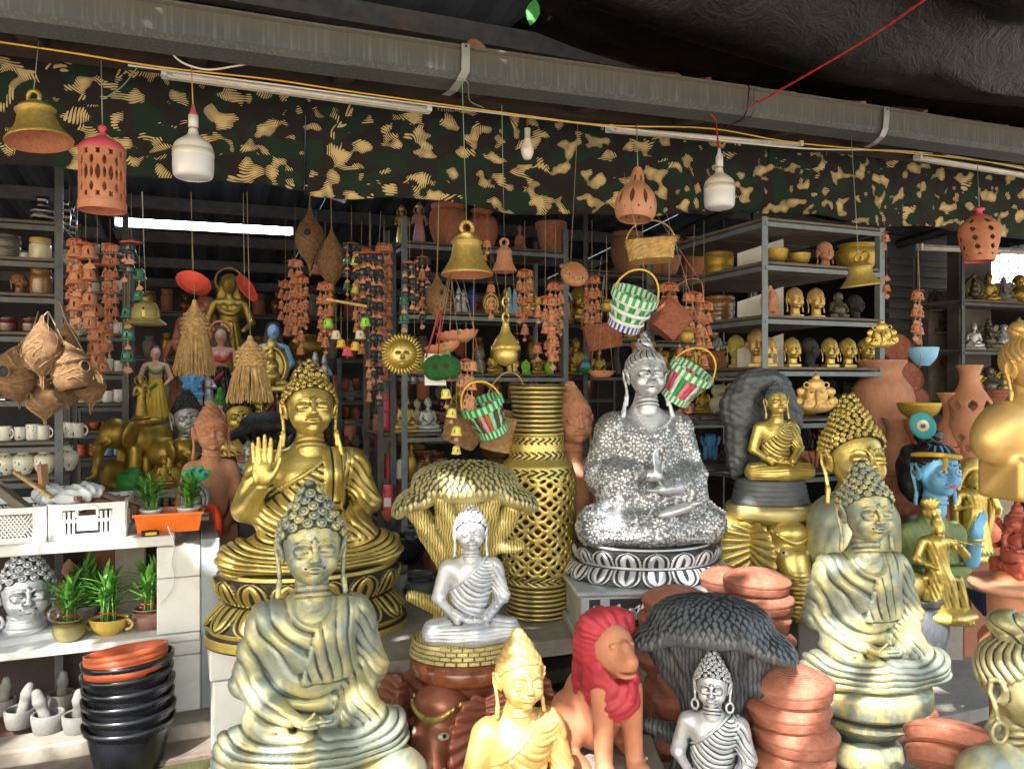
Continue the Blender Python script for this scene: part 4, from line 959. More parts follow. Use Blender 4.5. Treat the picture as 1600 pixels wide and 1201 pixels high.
# ---------------------------------------------------------------- small cast figures (height 1, facing -Y)
def fig(name,prims,h=.02,amp=0,cs=28,its=(2,6),fold=None):
  V,F=sculpt(prims,h);V=relax(V,F,1)
  if amp:V=V+normals(V,F)*(amp*(-(groove(fold(V)if fold else V[:,2]*22+wob(V,6)))+.3))[:,None]
  c=cavity(V,F,its)*cs*2.4;return mesh_np(name,V,F,None,True,{'cav':c,'robe':np.ones(len(V))})
def small_head(z,s,hair='bun',ears=True,face=True,y=0,rot=0):
  P=(face_prims()if face else[])+(ear_prims(.8)if ears else[])+[cap((0,.06,-.3),(0,.05,.2),.2,.2,.04)]
  for q in hair_cap(hair):
    if q.mode=='&':continue
    if q is hair_cap:pass
    P.append(q)
  P=[q for q in P];  # the cap sits above the hairline only
  P2=face_prims()+(ear_prims(.8)if ears else[])+[cap((0,.06,-.3),(0,.05,.2),.2,.2,.04)]
  P2+=[ell((0,.12,.70),(.385,.42,.385),.02),ell((0,.10,1.03),(.20,.2,.13),.04),ell((0,.10,1.15),(.12,.12,.09),.03)]if hair=='bun' else[ell((0,.12,.70),(.39,.42,.39),.02),ell((0,.08,1.05),(.26,.26,.26),.08),ell((0,.08,1.30),(.12,.12,.16),.08)]
  return xf(P2,Matrix.Translation((0,y,z))@Matrix.Rotation(R(rot),4,'Z')@Matrix.Scale(s,4))
FG={}
def figm(k):
  if k in FG:return FG[k]
  f=None
  if k=='seated':
    P=xf(seated_prims('meditate')+xf(lap_hands(),Matrix.Translation((0,-.185,.2))),Matrix.Translation((0,0,.07))@Matrix.Scale(.80,4))+small_head(.67,.25)+[bx((0,-.03,.035),(.66,.40,.09),.04,.02)]
    f=fig(k,P,.0135,.005,30,fold=lambda V:np.linalg.norm((V-np.array([.14,-.05,.62]))*np.array([1,.5,1]),axis=1)*24)
  elif k=='bust':
    P=xf(face_prims()+ear_prims(.9),Matrix.Scale(.60,4)@Matrix.Translation((0,0,.50)))+[cap((0,.04,.06),(0,.03,.36),.15,.125,.02),bx((0,.02,.055),(.40,.34,.11),.012,.01)]
    P+=xf([ell((0,.12,.72),(.385,.42,.385),.02),ell((0,.10,1.02),(.17,.17,.12),.01)],Matrix.Scale(.60,4)@Matrix.Translation((0,0,.50)));f=fig(k,P,.0125,0,34)
  elif k=='standing':
    P=[ell((0,0,.03),(.2,.17,.035),.01),cap((0,.0,.06),(0,0,.45),.135,.085,.03),cap((0,0,.45),(0,0,.68),.08,.095,.04),cap((-.09,0,.70),(.09,0,.70),.05,.05,.03),cap((-.13,0,.69),(-.17,-.03,.53),.036,.03,.02),cap((-.17,-.03,.53),(-.09,-.12,.58),.028,.02,.01),cap((.13,0,.69),(.18,-.02,.54),.036,.03,.02),cap((.18,-.02,.54),(.14,-.11,.48),.028,.02,.01)]+small_head(.765,.135,'cone')+[tor((0,.05,.86),.12,.014,.01)]
    f=fig(k,P,.0125,.005,34,fold=lambda V:V[:,0]*30+np.sin(V[:,2]*9))
  elif k=='ganesha':
    P=[bx((0,0,.04),(.62,.42,.08),.03,.01),ell((0,.0,.27),(.23,.2,.2),.05),ell((0,.02,.45),(.18,.14,.14),.05)]
    for s in(-1,1):P+=[cap((s*.1,-.02,.15),(s*.3,-.12,.13),.09,.075,.03),cap((s*.3,-.12,.12),(s*.05,-.2,.12),.06,.05,.03),cap((s*.17,.02,.5),(s*.27,-.02,.36),.055,.05,.03),cap((s*.27,-.02,.36),(s*.22,-.17,.36),.045,.035,.02),cap((s*.2,.04,.5),(s*.33,.0,.62),.045,.035,.02),ell((s*.34,-.01,.66),(.05,.04,.05),.01),ell((s*.2,.02,.66),(.13,.03,.12),.02,(0,s*10,s*20)),ell((s*.06,-.12,.68),(.02,.02,.02),.005),cap((s*.06,-.14,.58),(s*.09,-.22,.55),.018,.006,.01)]
    P+=[ell((0,-.02,.66),(.125,.12,.12),.03)]+chain([(0,-.10,.62),(0,-.19,.52),(.01,-.2,.42),(.05,-.22,.36),(.09,-.22,.36)],[.05,.042,.036,.03,.025],.02)+[ell((0,.01,.80),(.11,.11,.06),.02),ell((0,.01,.88),(.08,.08,.06),.02),ell((0,.01,.95),(.04,.04,.05),.02),tor((0,-.03,.32),.17,.015,.005,(55,0,0))]
    f=fig(k,P,.014,0,36)
  elif k=='laughing':
    P=[bx((0,0,.04),(.66,.44,.08),.03,.01),ell((0,-.02,.30),(.29,.25,.24),.04),ell((0,.03,.52),(.24,.17,.13),.06),ell((0,-.04,.76),(.155,.15,.165),.04),ell((0,-.175,.74),(.03,.03,.025),.01),ell((0,-.165,.67),(.07,.04,.018),.01,None,'-'),ell((0,-.255,.30),(.015,.02,.015),.01,None,'-')]
    for s in(-1,1):P+=[ell((s*.06,-.15,.79),(.035,.02,.012),.01,(0,0,s*-10),'-'),ell((s*.16,-.03,.73),(.03,.03,.09),.01),cap((s*.25,.0,.50),(s*.33,-.08,.32),.075,.06,.03),cap((s*.33,-.08,.32),(s*.22,-.24,.26),.055,.045,.03),cap((s*.1,-.1,.13),(s*.32,-.12,.13),.09,.07,.03)]
    f=fig(k,P,.014,0,30)
  elif k=='elephant':
    P=[ell((0,.08,.58),(.27,.42,.27),.05),ell((0,-.38,.68),(.20,.2,.22),.06)]
    for s in(-1,1):P+=[cap((s*.15,-.18,.45),(s*.16,-.2,.07),.10,.085,.04),cap((s*.15,.34,.45),(s*.16,.36,.07),.11,.09,.04),ell((s*.26,-.32,.66),(.05,.15,.2),.02,(0,s*14,s*25)),cap((s*.1,-.52,.56),(s*.13,-.68,.50),.03,.012,.01)]
    P+=chain([(0,-.5,.66),(0,-.62,.48),(0,-.64,.28),(.0,-.68,.12),(0,-.76,.08)],[.11,.085,.06,.045,.04],.04)+[ell((0,.1,.84),(.2,.22,.06),.02)]
    f=fig(k,P,.02,0,24)
  elif k=='tusker_mask':
    P=[ell((0,0,.5),(.30,.14,.32),.04),ell((0,.02,.80),(.22,.12,.16),.04),ell((0,.02,.97),(.09,.08,.1),.04),ell((0,-.02,.22),(.42,.12,.17),.05)]
    for s in(-1,1):P+=[ell((s*.36,.03,.60),(.13,.05,.12),.02),ell((s*.42,.03,.34),(.13,.07,.15),.02),ell((s*.12,-.13,.60),(.05,.03,.03),.005),tor((s*.2,-.08,.30),.09,.025,.01),tor((s*.24,-.04,.78),.07,.022,.01)]
    P+=chain([(0,-.12,.58),(0,-.2,.42),(.02,-.2,.28),(-.06,-.2,.18)],[.06,.05,.045,.035],.02);f=fig(k,P,.014,0,34)
  elif k=='owl':
    P=[ell((0,0,.30),(.27,.2,.31),.04),ell((0,-.04,.74),(.22,.2,.21),.06),ell((0,-.22,.68),(.04,.05,.05),.01)]+[ell((s*.15,-.03,.93),(.05,.04,.06),.03)for s in(-1,1)]+[ell((s*.09,-.2,.76),(.05,.03,.05),.006,None,'-')for s in(-1,1)]+[ell((s*.1,-.17,.06),(.08,.07,.05),.02)for s in(-1,1)];f=fig(k,P,.018,0,24)
  elif k=='shrine':  # leaf shaped shrine with a small figure before it
    P=[bx((0,0,.06),(.6,.34,.12),.03,.01),ell((0,.06,.50),(.34,.06,.46),.02),ell((0,.03,.95),(.08,.04,.1),.04),ell((0,-.06,.3),(.16,.12,.14),.03),ell((0,-.05,.50),(.12,.09,.12),.03),ell((0,-.07,.70),(.085,.085,.10),.03),ell((0,-.06,.82),(.05,.05,.05),.01)]+[tor((0,.02,.5),.27,.03,.01,sz=1.35)]+[cap((s*.12,-.05,.17),(s*.26,-.1,.17),.06,.05,.02)for s in(-1,1)];f=fig(k,P,.016,0,36)
  elif k=='vase_relief':
    P=[ell((0,0,.30),(.26,.24,.31),.04),cap((0,0,.5),(0,0,.97),.15,.105,.05),ell((0,0,1.03),(.075,.075,.08),.01,None,'-'),ell((0,-.16,.58),(.055,.06,.07),.01),cap((0,-.19,.5),(0,-.24,.2),.05,.08,.02),tor((.1,-.17,.25),.10,.022,.01),tor((-.12,-.17,.17),.08,.022,.01),tor((.08,-.14,.48),.06,.018,.01),cap((-.06,-.17,.5),(-.13,-.2,.36),.022,.02,.01)];f=fig(k,P,.014,0,34)
  elif k=='cow':
    P=[ell((0,0,.5),(.2,.36,.22),.05),ell((0,-.42,.72),(.12,.17,.13),.04,(-25,0,0)),ell((0,-.58,.62),(.075,.1,.07),.03),cap((0,-.28,.58),(0,-.38,.68),.13,.1,.04)]+[q for s in(-1,1)for q in(cap((s*.12,-.2,.4),(s*.12,-.22,.04),.07,.05,.03),cap((s*.12,.26,.4),(s*.12,.28,.04),.08,.05,.03),cap((s*.07,-.36,.83),(s*.13,-.38,.98),.035,.01,.02),ell((s*.17,-.36,.76),(.09,.03,.045),.01,(0,s*20,0)),ell((s*.09,-.5,.76),(.022,.022,.022),.004))];f=fig(k,P,.02,0,24)
  elif k=='flute':  # standing figure with crossed legs, flute to the side
    P=[bx((0,.02,.03),(.50,.34,.06),.02,.01),cap((.02,.0,.08),(0,0,.42),.10,.10,.04),cap((-.08,-.06,.08),(.05,-.03,.38),.06,.07,.03),cap((0,0,.42),(-.01,0,.68),.085,.095,.04),cap((-.10,0,.70),(.09,0,.70),.05,.05,.03)]
    P+=chain([(-.13,0,.69),(-.2,-.05,.55),(-.06,-.16,.50)],[.04,.034,.024],.02)+chain([(.12,0,.69),(.2,-.07,.60),(.12,-.15,.70)],[.04,.034,.022],.02)+[cap((.02,-.14,.755),(.30,-.20,.70),.011,.011,.004)]
    P+=small_head(.755,.135,'cone',rot=20)+[ell((-.04,.05,.95),(.08,.04,.06),.02),cap((-.03,.04,.96),(-.1,.03,1.04),.03,.04,.02)]
    for j in range(5):P+=[cap((-.12+.07*j,-.02-.03*(j%2),.38),(-.18+.10*j,.02-.05*(j%2),.07),.035,.055,.02)]
    f=fig(k,P,.0115,.005,36,fold=lambda V:V[:,0]*26+V[:,2]*10)
  elif k=='couple':
    P=[bx((0,.02,.04),(.6,.4,.08),.03,.01)]
    for s,hh in((-1,0),(1,-.06)):P+=[cap((s*.12,0,.1),(s*.11,0,.5+hh),.14,.09,.03),cap((s*.11,0,.5+hh),(s*.10,0,.70+hh),.08,.09,.03),cap((s*.18,0,.68+hh),(s*.25,-.06,.5),.04,.035,.02),cap((s*.25,-.06,.5),(s*.05,-.15,.52),.03,.025,.02),ell((s*.1,-.01,.85+hh),(.075,.08,.095),.02),ell((s*.1,0,.95+hh),(.05,.05,.06),.02)]
    f=fig(k,P,.016,.004,34,fold=lambda V:V[:,0]*30)
  FG[k]=f;return f
def figure(kind,label,cat,px,pyb,hpx,mat,w=None,D=None,zz=None,yaw=20,sx=1,name=None,group=None,part=None):
  p=at(px,pyb,w,D,zz);h=hpx/FPX*p.y;rz=face_cam(p,yaw)
  o=mobj(name or{'seated':'seated_figurine','bust':'head_sculpture','standing':'standing_figurine','laughing':'laughing_figurine','tusker_mask':'wall_mask','owl':'owl_figurine','shrine':'shrine_figurine','vase_relief':'relief_vase','cow':'cow_figurine','flute':'flute_player_figurine','couple':'couple_figurine','elephant':'elephant_figurine','ganesha':'elephant_god_figurine'}[kind],figm(kind),None,M[mat]if isinstance(mat,str)else mat,loc=p,rot=(0,0,rz),scale=(h*sx,h*sx,h))
  tag(o,label,cat,group);return o
# ---------------------------------------------------------------- hanging things
def string_part(t,pts,r=.0012,mat='string'):g=MB();g.tube(pts,r,4);return g.obj('cord',M[mat],t)
def bell_shape():
  prof=thick([(.30,1.0),(.34,.93),(.52,.84),(.56,.80),(.53,.76),(.56,.60),(.66,.38),(.80,.20),(.97,.06),(1.0,.0)][::-1],.05);return prof
BELL_OUT=lathe_mesh('bell_shell',[(1.0,.0),(1.01,.03),(.97,.07),(.93,.10),(.80,.22),(.70,.33),(.62,.46),(.56,.62),(.54,.72),(.60,.745),(.61,.775),(.55,.80),(.50,.86),(.36,.92),(.26,.97),(.20,1.0),(0,1.01)],48)
BELL_IN=lathe_mesh('bell_inside',[(1.0,0.0),(.94,.012),(.88,.08),(.74,.25),(.60,.45),(.50,.70),(.46,.80),(.25,.9),(0,.93)],48)
def big_bell(label,px,py_loop,py_rim,wpx,D,tilt,mat,ptop,inner='terra'):
  p=PD(px,py_rim,D);r=wpx/2/FPX*D;h=(py_rim-py_loop)*.80/FPX*D
  t=thing('hanging_bell',label,'bell',p);t.rotation_euler=tilt
  mobj('bell_shell',BELL_OUT,t,M[mat],scale=(r,r,h));mobj('bell_inside',BELL_IN,t,M[inner],scale=(r*.995,r*.995,h*.96),loc=(0,0,.0005))
  g=MB();rr=h*.14;g.tube([(math.cos(a)*rr,0,math.sin(a)*rr+h*1.11)for a in np.linspace(-PI*.45,PI*1.45,17)],rr*.38,8);g.obj('loop',M[mat],t)
  top=ptop;inv=t.matrix_basis.inverted()
  a=inv@Vector(top);string_part(t,[(0,0,h*1.2),tuple(a)],.0013,'wire');return t
def cut(fn,lo,hi,mode='-',k=.002):return Prim(fn,lo,hi,k,mode,'b')
def shell_of_rev(prof,t,h,holes,name,cs=40):
  """a thin turned pot with shapes cut through its wall: holes(angle*R, z) < 0 where cut"""
  P=np.array(prof,np.float32);zmin,zmax,rm=P[:,1].min(),P[:,1].max(),P[:,0].max();o=np.argsort(P[:,1])
  def fn(x,y,z):
    r=np.sqrt(x*x+y*y);rr=np.interp(z,P[o,1],P[o,0]).astype(np.float32);d=np.abs(r-rr)-t
    return np.maximum(d,np.maximum(z-zmax,zmin-z))+0*x
  def hn(x,y,z):
    a=np.arctan2(x,-y);return holes(a,z)+0*x
  pr=[Prim(fn,np.array([-rm-t,-rm-t,zmin]),np.array([rm+t,rm+t,zmax]),.001,'+','b'),Prim(hn,np.array([-rm,-rm,zmin]),np.array([rm,rm,zmax]),.0015,'-','b')]
  V,F=sculpt(pr,h);V=relax(V,F,2,.4);return finish(name,V,F,cs=cs,rel=0,its=(3,8))
def lens(du,dv,L,Wd):  # leaf-shaped opening
  s=np.clip(1-(dv/L)**2,0,1);return np.maximum(np.abs(du)-Wd*s,np.abs(dv)-L)
def nest(label,px,pyt,pyb,wpx,D,ptop=None,hole=None,tilt=(0,0,0),style='drop',cat='nest',mat='coir'):
  H=(pyb-pyt)/FPX*D;r=wpx/2/FPX*D;p=PD(px,pyb,D);t=thing('woven_nest',label,cat,p);t.rotation_euler=tilt
  pf={'drop':[(.02,0),(.06,.10),(.14,.2),(.62,.32),(.97,.46),(1.0,.56),(.80,.70),(.42,.82),(.16,.92),(.05,1)],
     'round':[(.0,0),(.10,.03),(.12,.14),(.5,.24),(.95,.40),(1.0,.52),(.84,.66),(.45,.78),(.2,.88),(.06,1)],
     'house':[(.60,0),(.78,.03),(.92,.2),(.96,.44),(.94,.50),(1.06,.52),(1.0,.58),(.72,.72),(.34,.86),(.10,.95),(.04,1)]}[style]
  pr=smooth_prof(pf,5)if style!='house' else pf;n=40;g=MB();g.lathe(pr,n);V=np.concatenate(g.V);rs=np.random.RandomState(int(px));m=len(pr)
  ang=np.arctan2(V[:,1],V[:,0]);rr=1+.025*np.sin(ang*19+V[:,2]*14+np.sin(V[:,2]*30))+.03*rs.randn(len(V))*.5+.03*np.sin(ang*2+px);V=V*np.array([r,r,H]);V[:,:2]*=rr[:,None]
  mobj('nest_body',mesh_np('nest_body',V,np.array(g.F),None),t,M[mat])
  g=MB()  # loose fibres wound round it
  for k in range(46):
    a0=rs.rand()*2*PI;z0=rs.uniform(.15,.9);da=rs.uniform(.4,1.3);dz=rs.uniform(-.3,.3);P=[]
    for i in range(6):
      zz=min(max(z0+dz*i/5,.02),.98);q=np.interp(zz,[b for a,b in pr],[a for a,b in pr])*r*1.03+.0015;a=a0+da*i/5;P.append((q*math.cos(a),q*math.sin(a),zz*H))
    g.tube(P,.0011,3,False)
  o=g.obj('fibres',M['straw']if mat=='straw' else M['coir_pale'],t);o['kind']='stuff'
  if hole:
    a,zf,hr=hole;q=np.interp(zf,[b for a_,b in pr],[a_ for a_,b in pr])*r;g=MB();d=Vector((math.sin(a),-math.cos(a),0));c=d*q*1.0+Vector((0,0,zf*H))
    Mx=d.to_track_quat('Z','Y').to_matrix();g.lathe([(0,.004),(hr*r*.9,.005),(hr*r,.0)],18,tuple(c),Mx);g.obj('entrance',M['black_matt'],t)
    g=MB();g.lathe([(hr*r*.88,.0),(hr*r*.95,.009),(hr*r*1.12,.008),(hr*r*1.18,0)],18,tuple(c),Mx);g.obj('rim',M['coir'],t)
  if ptop is not None:string_part(t,[(0,0,H*.97),tuple(t.matrix_basis.inverted()@Vector(ptop))],.0025,'string')
  return t
M['coir_pale']=mat_plain('coir_pale',(.40,.25,.13),.9,.2,40,.2)
def maple(s):
  pts=[(0,1),(.16,.62),(.5,.78),(.42,.45),(.95,.35),(.55,.08),(.62,-.25),(.22,-.2),(.08,-.75),(-.08,-.75),(-.22,-.2),(-.62,-.25),(-.55,.08),(-.95,.35),(-.42,.45),(-.5,.78),(-.16,.62)]
  n=len(pts);V=[(0,-.08,0)]+[(a,-.05,-b)for a,b in pts]+[(0,.08,0)]+[(a,.05,-b)for a,b in pts]
  F=[(0,1+i,1+(i+1)%n)for i in range(n)]+[(n+1,n+2+(i+1)%n,n+2+i)for i in range(n)]+[(1+i,n+2+i,n+2+(i+1)%n,1+(i+1)%n)for i in range(n)]
  return mesh_np('clay_leaf',np.array(V)*s,F,None,False)
LEAFM=maple(1.0)
CB=shell_of_rev([(1.0,0),(.97,.12),(.80,.35),(.76,.75),(.66,.98),(.42,1.15),(.12,1.2)],.055,.05,lambda a,z:np.minimum(lens(((a-.35)%(PI/2))-PI/4,z-.55,.26,.16),1),'chime_bell',8)
CB_=CB
DISC=lathe_mesh('chime_disc',[(0,0),(.9,0),(1,.06),(.98,.14),(.5,.26),(.15,.5),(.0,.55)],24)
BEAD=lathe_mesh('bead',[(0,-.9),(.7,-.6),(1,0),(.7,.6),(0,.9)],10)
def chime(label,px,pyt,D,wpx,strings,top='disc',tmat='terra_red',ptop=None,leafmat='terra_pale'):
  """strings: list of (dx px, length px, [(dy, kind, size px, mat), ...]) hanging from a small clay roof"""
  p=PD(px,pyt,D);k=D/FPX;t=thing('wind_chime',label,'wind chime',p);r=wpx/2*k
  if top=='disc':mobj('clay_roof',DISC,t,M[tmat],scale=(r,r*.9,r*.75),loc=(0,0,-r*.3))
  elif top=='bar':
    g=MB();g.box((0,0,-.004),(2*r,.035,.009),Matrix.Rotation(R(10),4,'Y'));g.obj('wooden_bar',M['straw'],t)
  for j,(dx,L,items)in enumerate(strings):
    y=rnd.uniform(-.3,.3)*r if top=='disc' else 0;z0=-dx*k*math.tan(R(10))if top=='bar' else-.003
    g=MB();g.tube([(dx*k,y,z0),(dx*k,y,-L*k)],.0008,3);g.obj('thread',M['string'],t)
    for(dy,kind,s,m)in items:
      loc=(dx*k,y,-dy*k)
      if kind=='b':mobj('clay_bell',CB_,t,M[m],loc=(loc[0],loc[1],loc[2]-s*k*.6),scale=(s*k*.5,s*k*.5,s*k*.75),rot=(rnd.uniform(-.1,.1),rnd.uniform(-.12,.12),rnd.uniform(0,6)))
      elif kind=='l':mobj('clay_leaf',LEAFM,t,M[m],loc=loc,scale=s*k*.55,rot=(rnd.uniform(-.2,.2),rnd.uniform(-.25,.25),rnd.uniform(-.7,.7)))
      elif kind=='o':mobj('bead',BEAD,t,M[m],loc=loc,scale=s*k*.5)
      elif kind=='d':mobj('clay_dish',DISC,t,M[m],loc=loc,scale=(s*k*.5,s*k*.5,s*k*.3),rot=(rnd.uniform(-.15,.15),rnd.uniform(-.15,.15),0))
  string_part(t,[(0,0,0),tuple(Vector(ptop)-p)if ptop is not None else(0,0,.35)],.0008)
  return t
def column_items(L,s,mats,seed,step=None,leaf='terra_pale'):
  r_=random.Random(seed);out=[];y=s*.5;i=0;step=step or s*1.35
  while y<L-s*.4:
    out.append((y,'b',s*r_.uniform(.9,1.15),mats[i%len(mats)]));y+=step*.8;i+=1
    if y<L:out.append((y+s*.1,'l',s*r_.uniform(.65,.9),leaf));out.append((y-s*.35,'o',s*.2,'terra_pale'));y+=step*.45
  return out
def wicker_basket(label,px,pyt,D,r0,r1,H,cols,tilt,ptop,handle='rope_yellow',rim=('green_bright','white_paint'),n=22,checks=False,bottom=None):
  """plastic-strip basket: each upright strip is its own piece"""
  p=PD(px,pyt,D);t=thing('strip_basket',label,'basket',p);t.rotation_euler=tilt
  for i in range(n):
    a0,a1=2*PI*(i+.06)/n,2*PI*(i+.94)/n;rows=5;V=[]
    for j in range(rows+1):
      f=j/rows;rr=r1+(r0-r1)*(f**.8);z=H*f;o=.0022*(1 if(i+j)%2 else-1)
      V+=[((rr+o)*math.cos(a0),(rr+o)*math.sin(a0),z),((rr+o)*math.cos(a1),(rr+o)*math.sin(a1),z)]
    m=len(V);V+=[(x*.97,y*.97,z)for x,y,z in V];F=[(2*j,2*j+1,2*j+3,2*j+2)for j in range(rows)]+[(m+2*j+2,m+2*j+3,m+2*j+1,m+2*j)for j in range(rows)]+[(2*j,2*j+2,m+2*j+2,m+2*j)for j in range(rows)]+[(2*j+3,2*j+1,m+2*j+1,m+2*j+3)for j in range(rows)]
    g=MB();g.add(V,F);g.obj('strip',M[cols[i%len(cols)]],t)
  if checks:  # hoops woven over and under
    for j,z in enumerate(np.linspace(.18,.86,3)):
      rr=r1+(r0-r1)*z**.8+.004;g=MB();g.lathe([(rr,H*z-H*.065),(rr+.004,H*z),(rr+.001,H*z+H*.065),(rr-.003,H*z)],44);g.obj('hoop',M['white_plastic'],t)
  for z,rr,cc in((H,r0,rim),(0,r1,bottom or rim)):
    m=n*2
    for q in(0,1):
      g=MB()
      for i in range(q,m,2):
        a0,a1=2*PI*i/m,2*PI*(i+1)/m;g.add([(k*math.cos(a),k*math.sin(a),z+dz)for a in(a0,a1)for k,dz in((rr-.006,-.013),(rr+.007,-.013),(rr+.007,.013),(rr-.006,.013))],[(0,1,2,3),(4,7,6,5),(0,4,5,1),(1,5,6,2),(2,6,7,3),(3,7,4,0)],True)
      o=g.obj('rim_band',M[cc[q]],t)
  g=MB();g.lathe([(0,.01),(r1*.97,.012)],24);g.obj('basket_floor',M['white_plastic'],t)
  g=MB();g.tube([(math.cos(a)*r0,0,H+math.sin(a)*r0*1.25)for a in np.linspace(0,PI,15)],.009,6,flat=.4);g.obj('handle',M[handle],t)
  string_part(t,[(0,0,H+r0*1.25),tuple(t.matrix_basis.inverted()@Vector(ptop))]);return t
def straw_lamp(label,px,pyt,pyb,wpx,D,ptop):
  H=(pyb-pyt)/FPX*D;r=wpx/2/FPX*D;p=PD(px,pyb,D);t=thing('straw_lampshade',label,'lampshade',p);rs=np.random.RandomState(int(px))
  cone=[(.50,.52),(.56,.55),(.60,.62),(.58,.70),(.50,.76),(.36,.84),(.16,.92),(.08,1.0)]
  g=MB();g.lathe([(a*r,b*H)for a,b in cone],40);V=np.concatenate(g.V);a=np.arctan2(V[:,1],V[:,0]);V[:,:2]*=(1+.035*np.sin(a*26+V[:,2]*60))[:,None];mobj('woven_cap',mesh_np('woven_cap',V,np.array(g.F),None),t,M['straw'])
  for k,z in enumerate((.56,.62,.68,.74,.80)):
    rr=np.interp(z,[b for a_,b in cone],[a_ for a_,b in cone])*r+.004;g=MB();pts=[(math.cos(q)*rr*(1+.03*math.sin(q*14+k)),math.sin(q)*rr*(1+.03*math.sin(q*14+k)),z*H+.004*math.sin(q*13+k*2))for q in np.linspace(0,2*PI,57)];g.tube(pts,.0045,4,False);g.obj('braid',M['straw'],t)
  g=MB()
  for k in range(420):
    q=rs.rand()*2*PI;r0_=r*rs.uniform(.48,.56);r1_=r*rs.uniform(.62,1.0);z1=H*rs.uniform(-.02,.12);w_=rs.uniform(-.12,.12)
    g.tube([(math.cos(q)*r0_,math.sin(q)*r0_,H*.56),(math.cos(q+w_/2)*(r0_+r1_)*.54,math.sin(q+w_/2)*(r0_+r1_)*.54,H*.32),(math.cos(q+w_)*r1_+rs.randn()*.003,math.sin(q+w_)*r1_,z1)],.0013,3,False)
  o=g.obj('straw_fringe',M['straw'],t);o['kind']='stuff';string_part(t,[(0,0,H*.98),tuple(Vector(ptop)-p)]);return t
# ---------------------------------------------------------------- the large statues
HD=make_head('head',.0105);HDH=make_head('head',.0145,hoop=True);HDL=make_head('head',.0145,long=1.5)
def dangle_mesh():
  P=[]
  for s in(1,):P+=[ell((s*.42,.03,.06),(.03,.03,.03),.01),ell((s*.43,.03,-.01),(.04,.04,.04),.005),cap((s*.44,.02,-.06),(s*.50,.02,-.42),.028,.058,.02)]
  V,F=sculpt(P,.014);return finish('ear_drop',V,F,cs=80)
DRP=dangle_mesh()
BODY={k:make_body('robed_body',k,.0062)for k in('meditate','bare','blessing')}
BODY['teach']=make_body('robed_body','teach',.0062,amp=.009)
BODY['plain']=make_body('plain_body','bare',.010,amp=.0025)
HND={k:make_hands('hands',k,.0036)for k in('lap','raised','teach')}
CURL={('cone',.062):curl_mesh('hair_curls','cone',.062),('tier',.052):curl_mesh('hair_curls','tier',.052),('cone',.046):curl_mesh('hair_curls','cone',.046),('cone',.075):curl_mesh('hair_curls','cone',.075)}
WAVY=wavy_hair('wavy_hair','knot');BUNH=wavy_hair('wavy_hair','bun',amp=.022)
def plain_hair():
  V,F=sculpt([q for q in hair_cap('cone')],.02);V=relax(V,F,2);N=normals(V,F);V=V+N*(.012*np.sin(V[:,0]*40)*np.sin(V[:,2]*40))[:,None];return finish('hair',V,F,cs=30)
PLH=plain_hair()
def statue(name,label,px,pyb,D,s,yaw,kind,hands,hair,mat,sz=1.0,hs=.285,hmat=None,hairmat=None,head=None,cat='statue',loc=None,handk=1.0,drops=False,hz=.735,pitch=-8,sx=1.0,zz=None):
  p=loc if loc is not None else PD(px,pyb,D)
  if zz is not None:p.z=zz
  t=thing(name,label,cat,p,face_cam(p,yaw),scale=s);m=M[mat];hm=M[hmat or mat]
  mobj(BODY[kind].name.split('.')[0],BODY[kind],t,m,scale=(sx,1,sz))
  if hands:mobj('hands',HND[hands],t,hm,scale=(handk*sx,handk,handk*sz if hands!='raised' else handk),loc=(0,0,0)if handk==1 else(0,.0,0))
  h=mobj('head',head or HD,t,hm,loc=(0,-.02,hz*sz),scale=(hs*1.1,hs,hs),rot=(R(pitch),0,0))
  if hair is not None:mobj(hair.name.split('.')[0],hair,t,M[hairmat or mat],loc=(0,-.02,hz*sz),scale=(hs*1.1,hs,hs),rot=(R(pitch),0,0))
  if drops:
    for sd in(-1,1):mobj('ear_drop',DRP,t,hm,loc=(0,-.02,hz*sz),scale=(sd*hs*1.1,hs,hs),rot=(R(pitch),0,0))
  return t
M['silver_skin']=mat_metal('silver_skin',(.48,.51,.57),(.72,.75,.82),(.018,.020,.028),.6,.32,cs=1.2,grime=.2)
M['gold_skin']=mat_metal('gold_skin',(.52,.40,.12),(.76,.60,.21),(.035,.026,.008),.72,.28,cs=1.15,grime=.2)
# A: front left, weathered, hands in the lap, on a rocky plinth
A=statue('seated_buddha','large weathered green gold seated Buddha in front, hands folded in lap, pale patina',487,1178,2.08,.625,6,'meditate','lap',CURL[('cone',.075)],'gold_green',1.0,.30,pitch=-4)
V,F=sculpt([ell((0,-.03,-.11),(.44,.32,.15),.03),ell((-.36,-.12,-.05),(.1,.1,.13),.04),ell((.34,-.14,-.08),(.12,.12,.13),.04),ell((.12,-.28,-.1),(.1,.08,.08),.04),ell((-.14,-.29,-.12),(.13,.08,.08),.04),half((0,0,-1),(0,0,-.25))],.014)
V=V+normals(V,F)*(.016*wob(V,16))[:,None];mobj('rock_base',finish('rock_base',V,F,cs=40),A,M['gold_green'])
g=MB();zb=A.location.z-.25*.625;g.rbox((0,0,zb/2),(.50,.40,zb-.002),.008)
q=thing('plinth_block','white painted block hidden under the front weathered Buddha','block',(A.location.x,A.location.y,0),A.rotation_euler.z);g.obj('block',M['white_paint'],q)
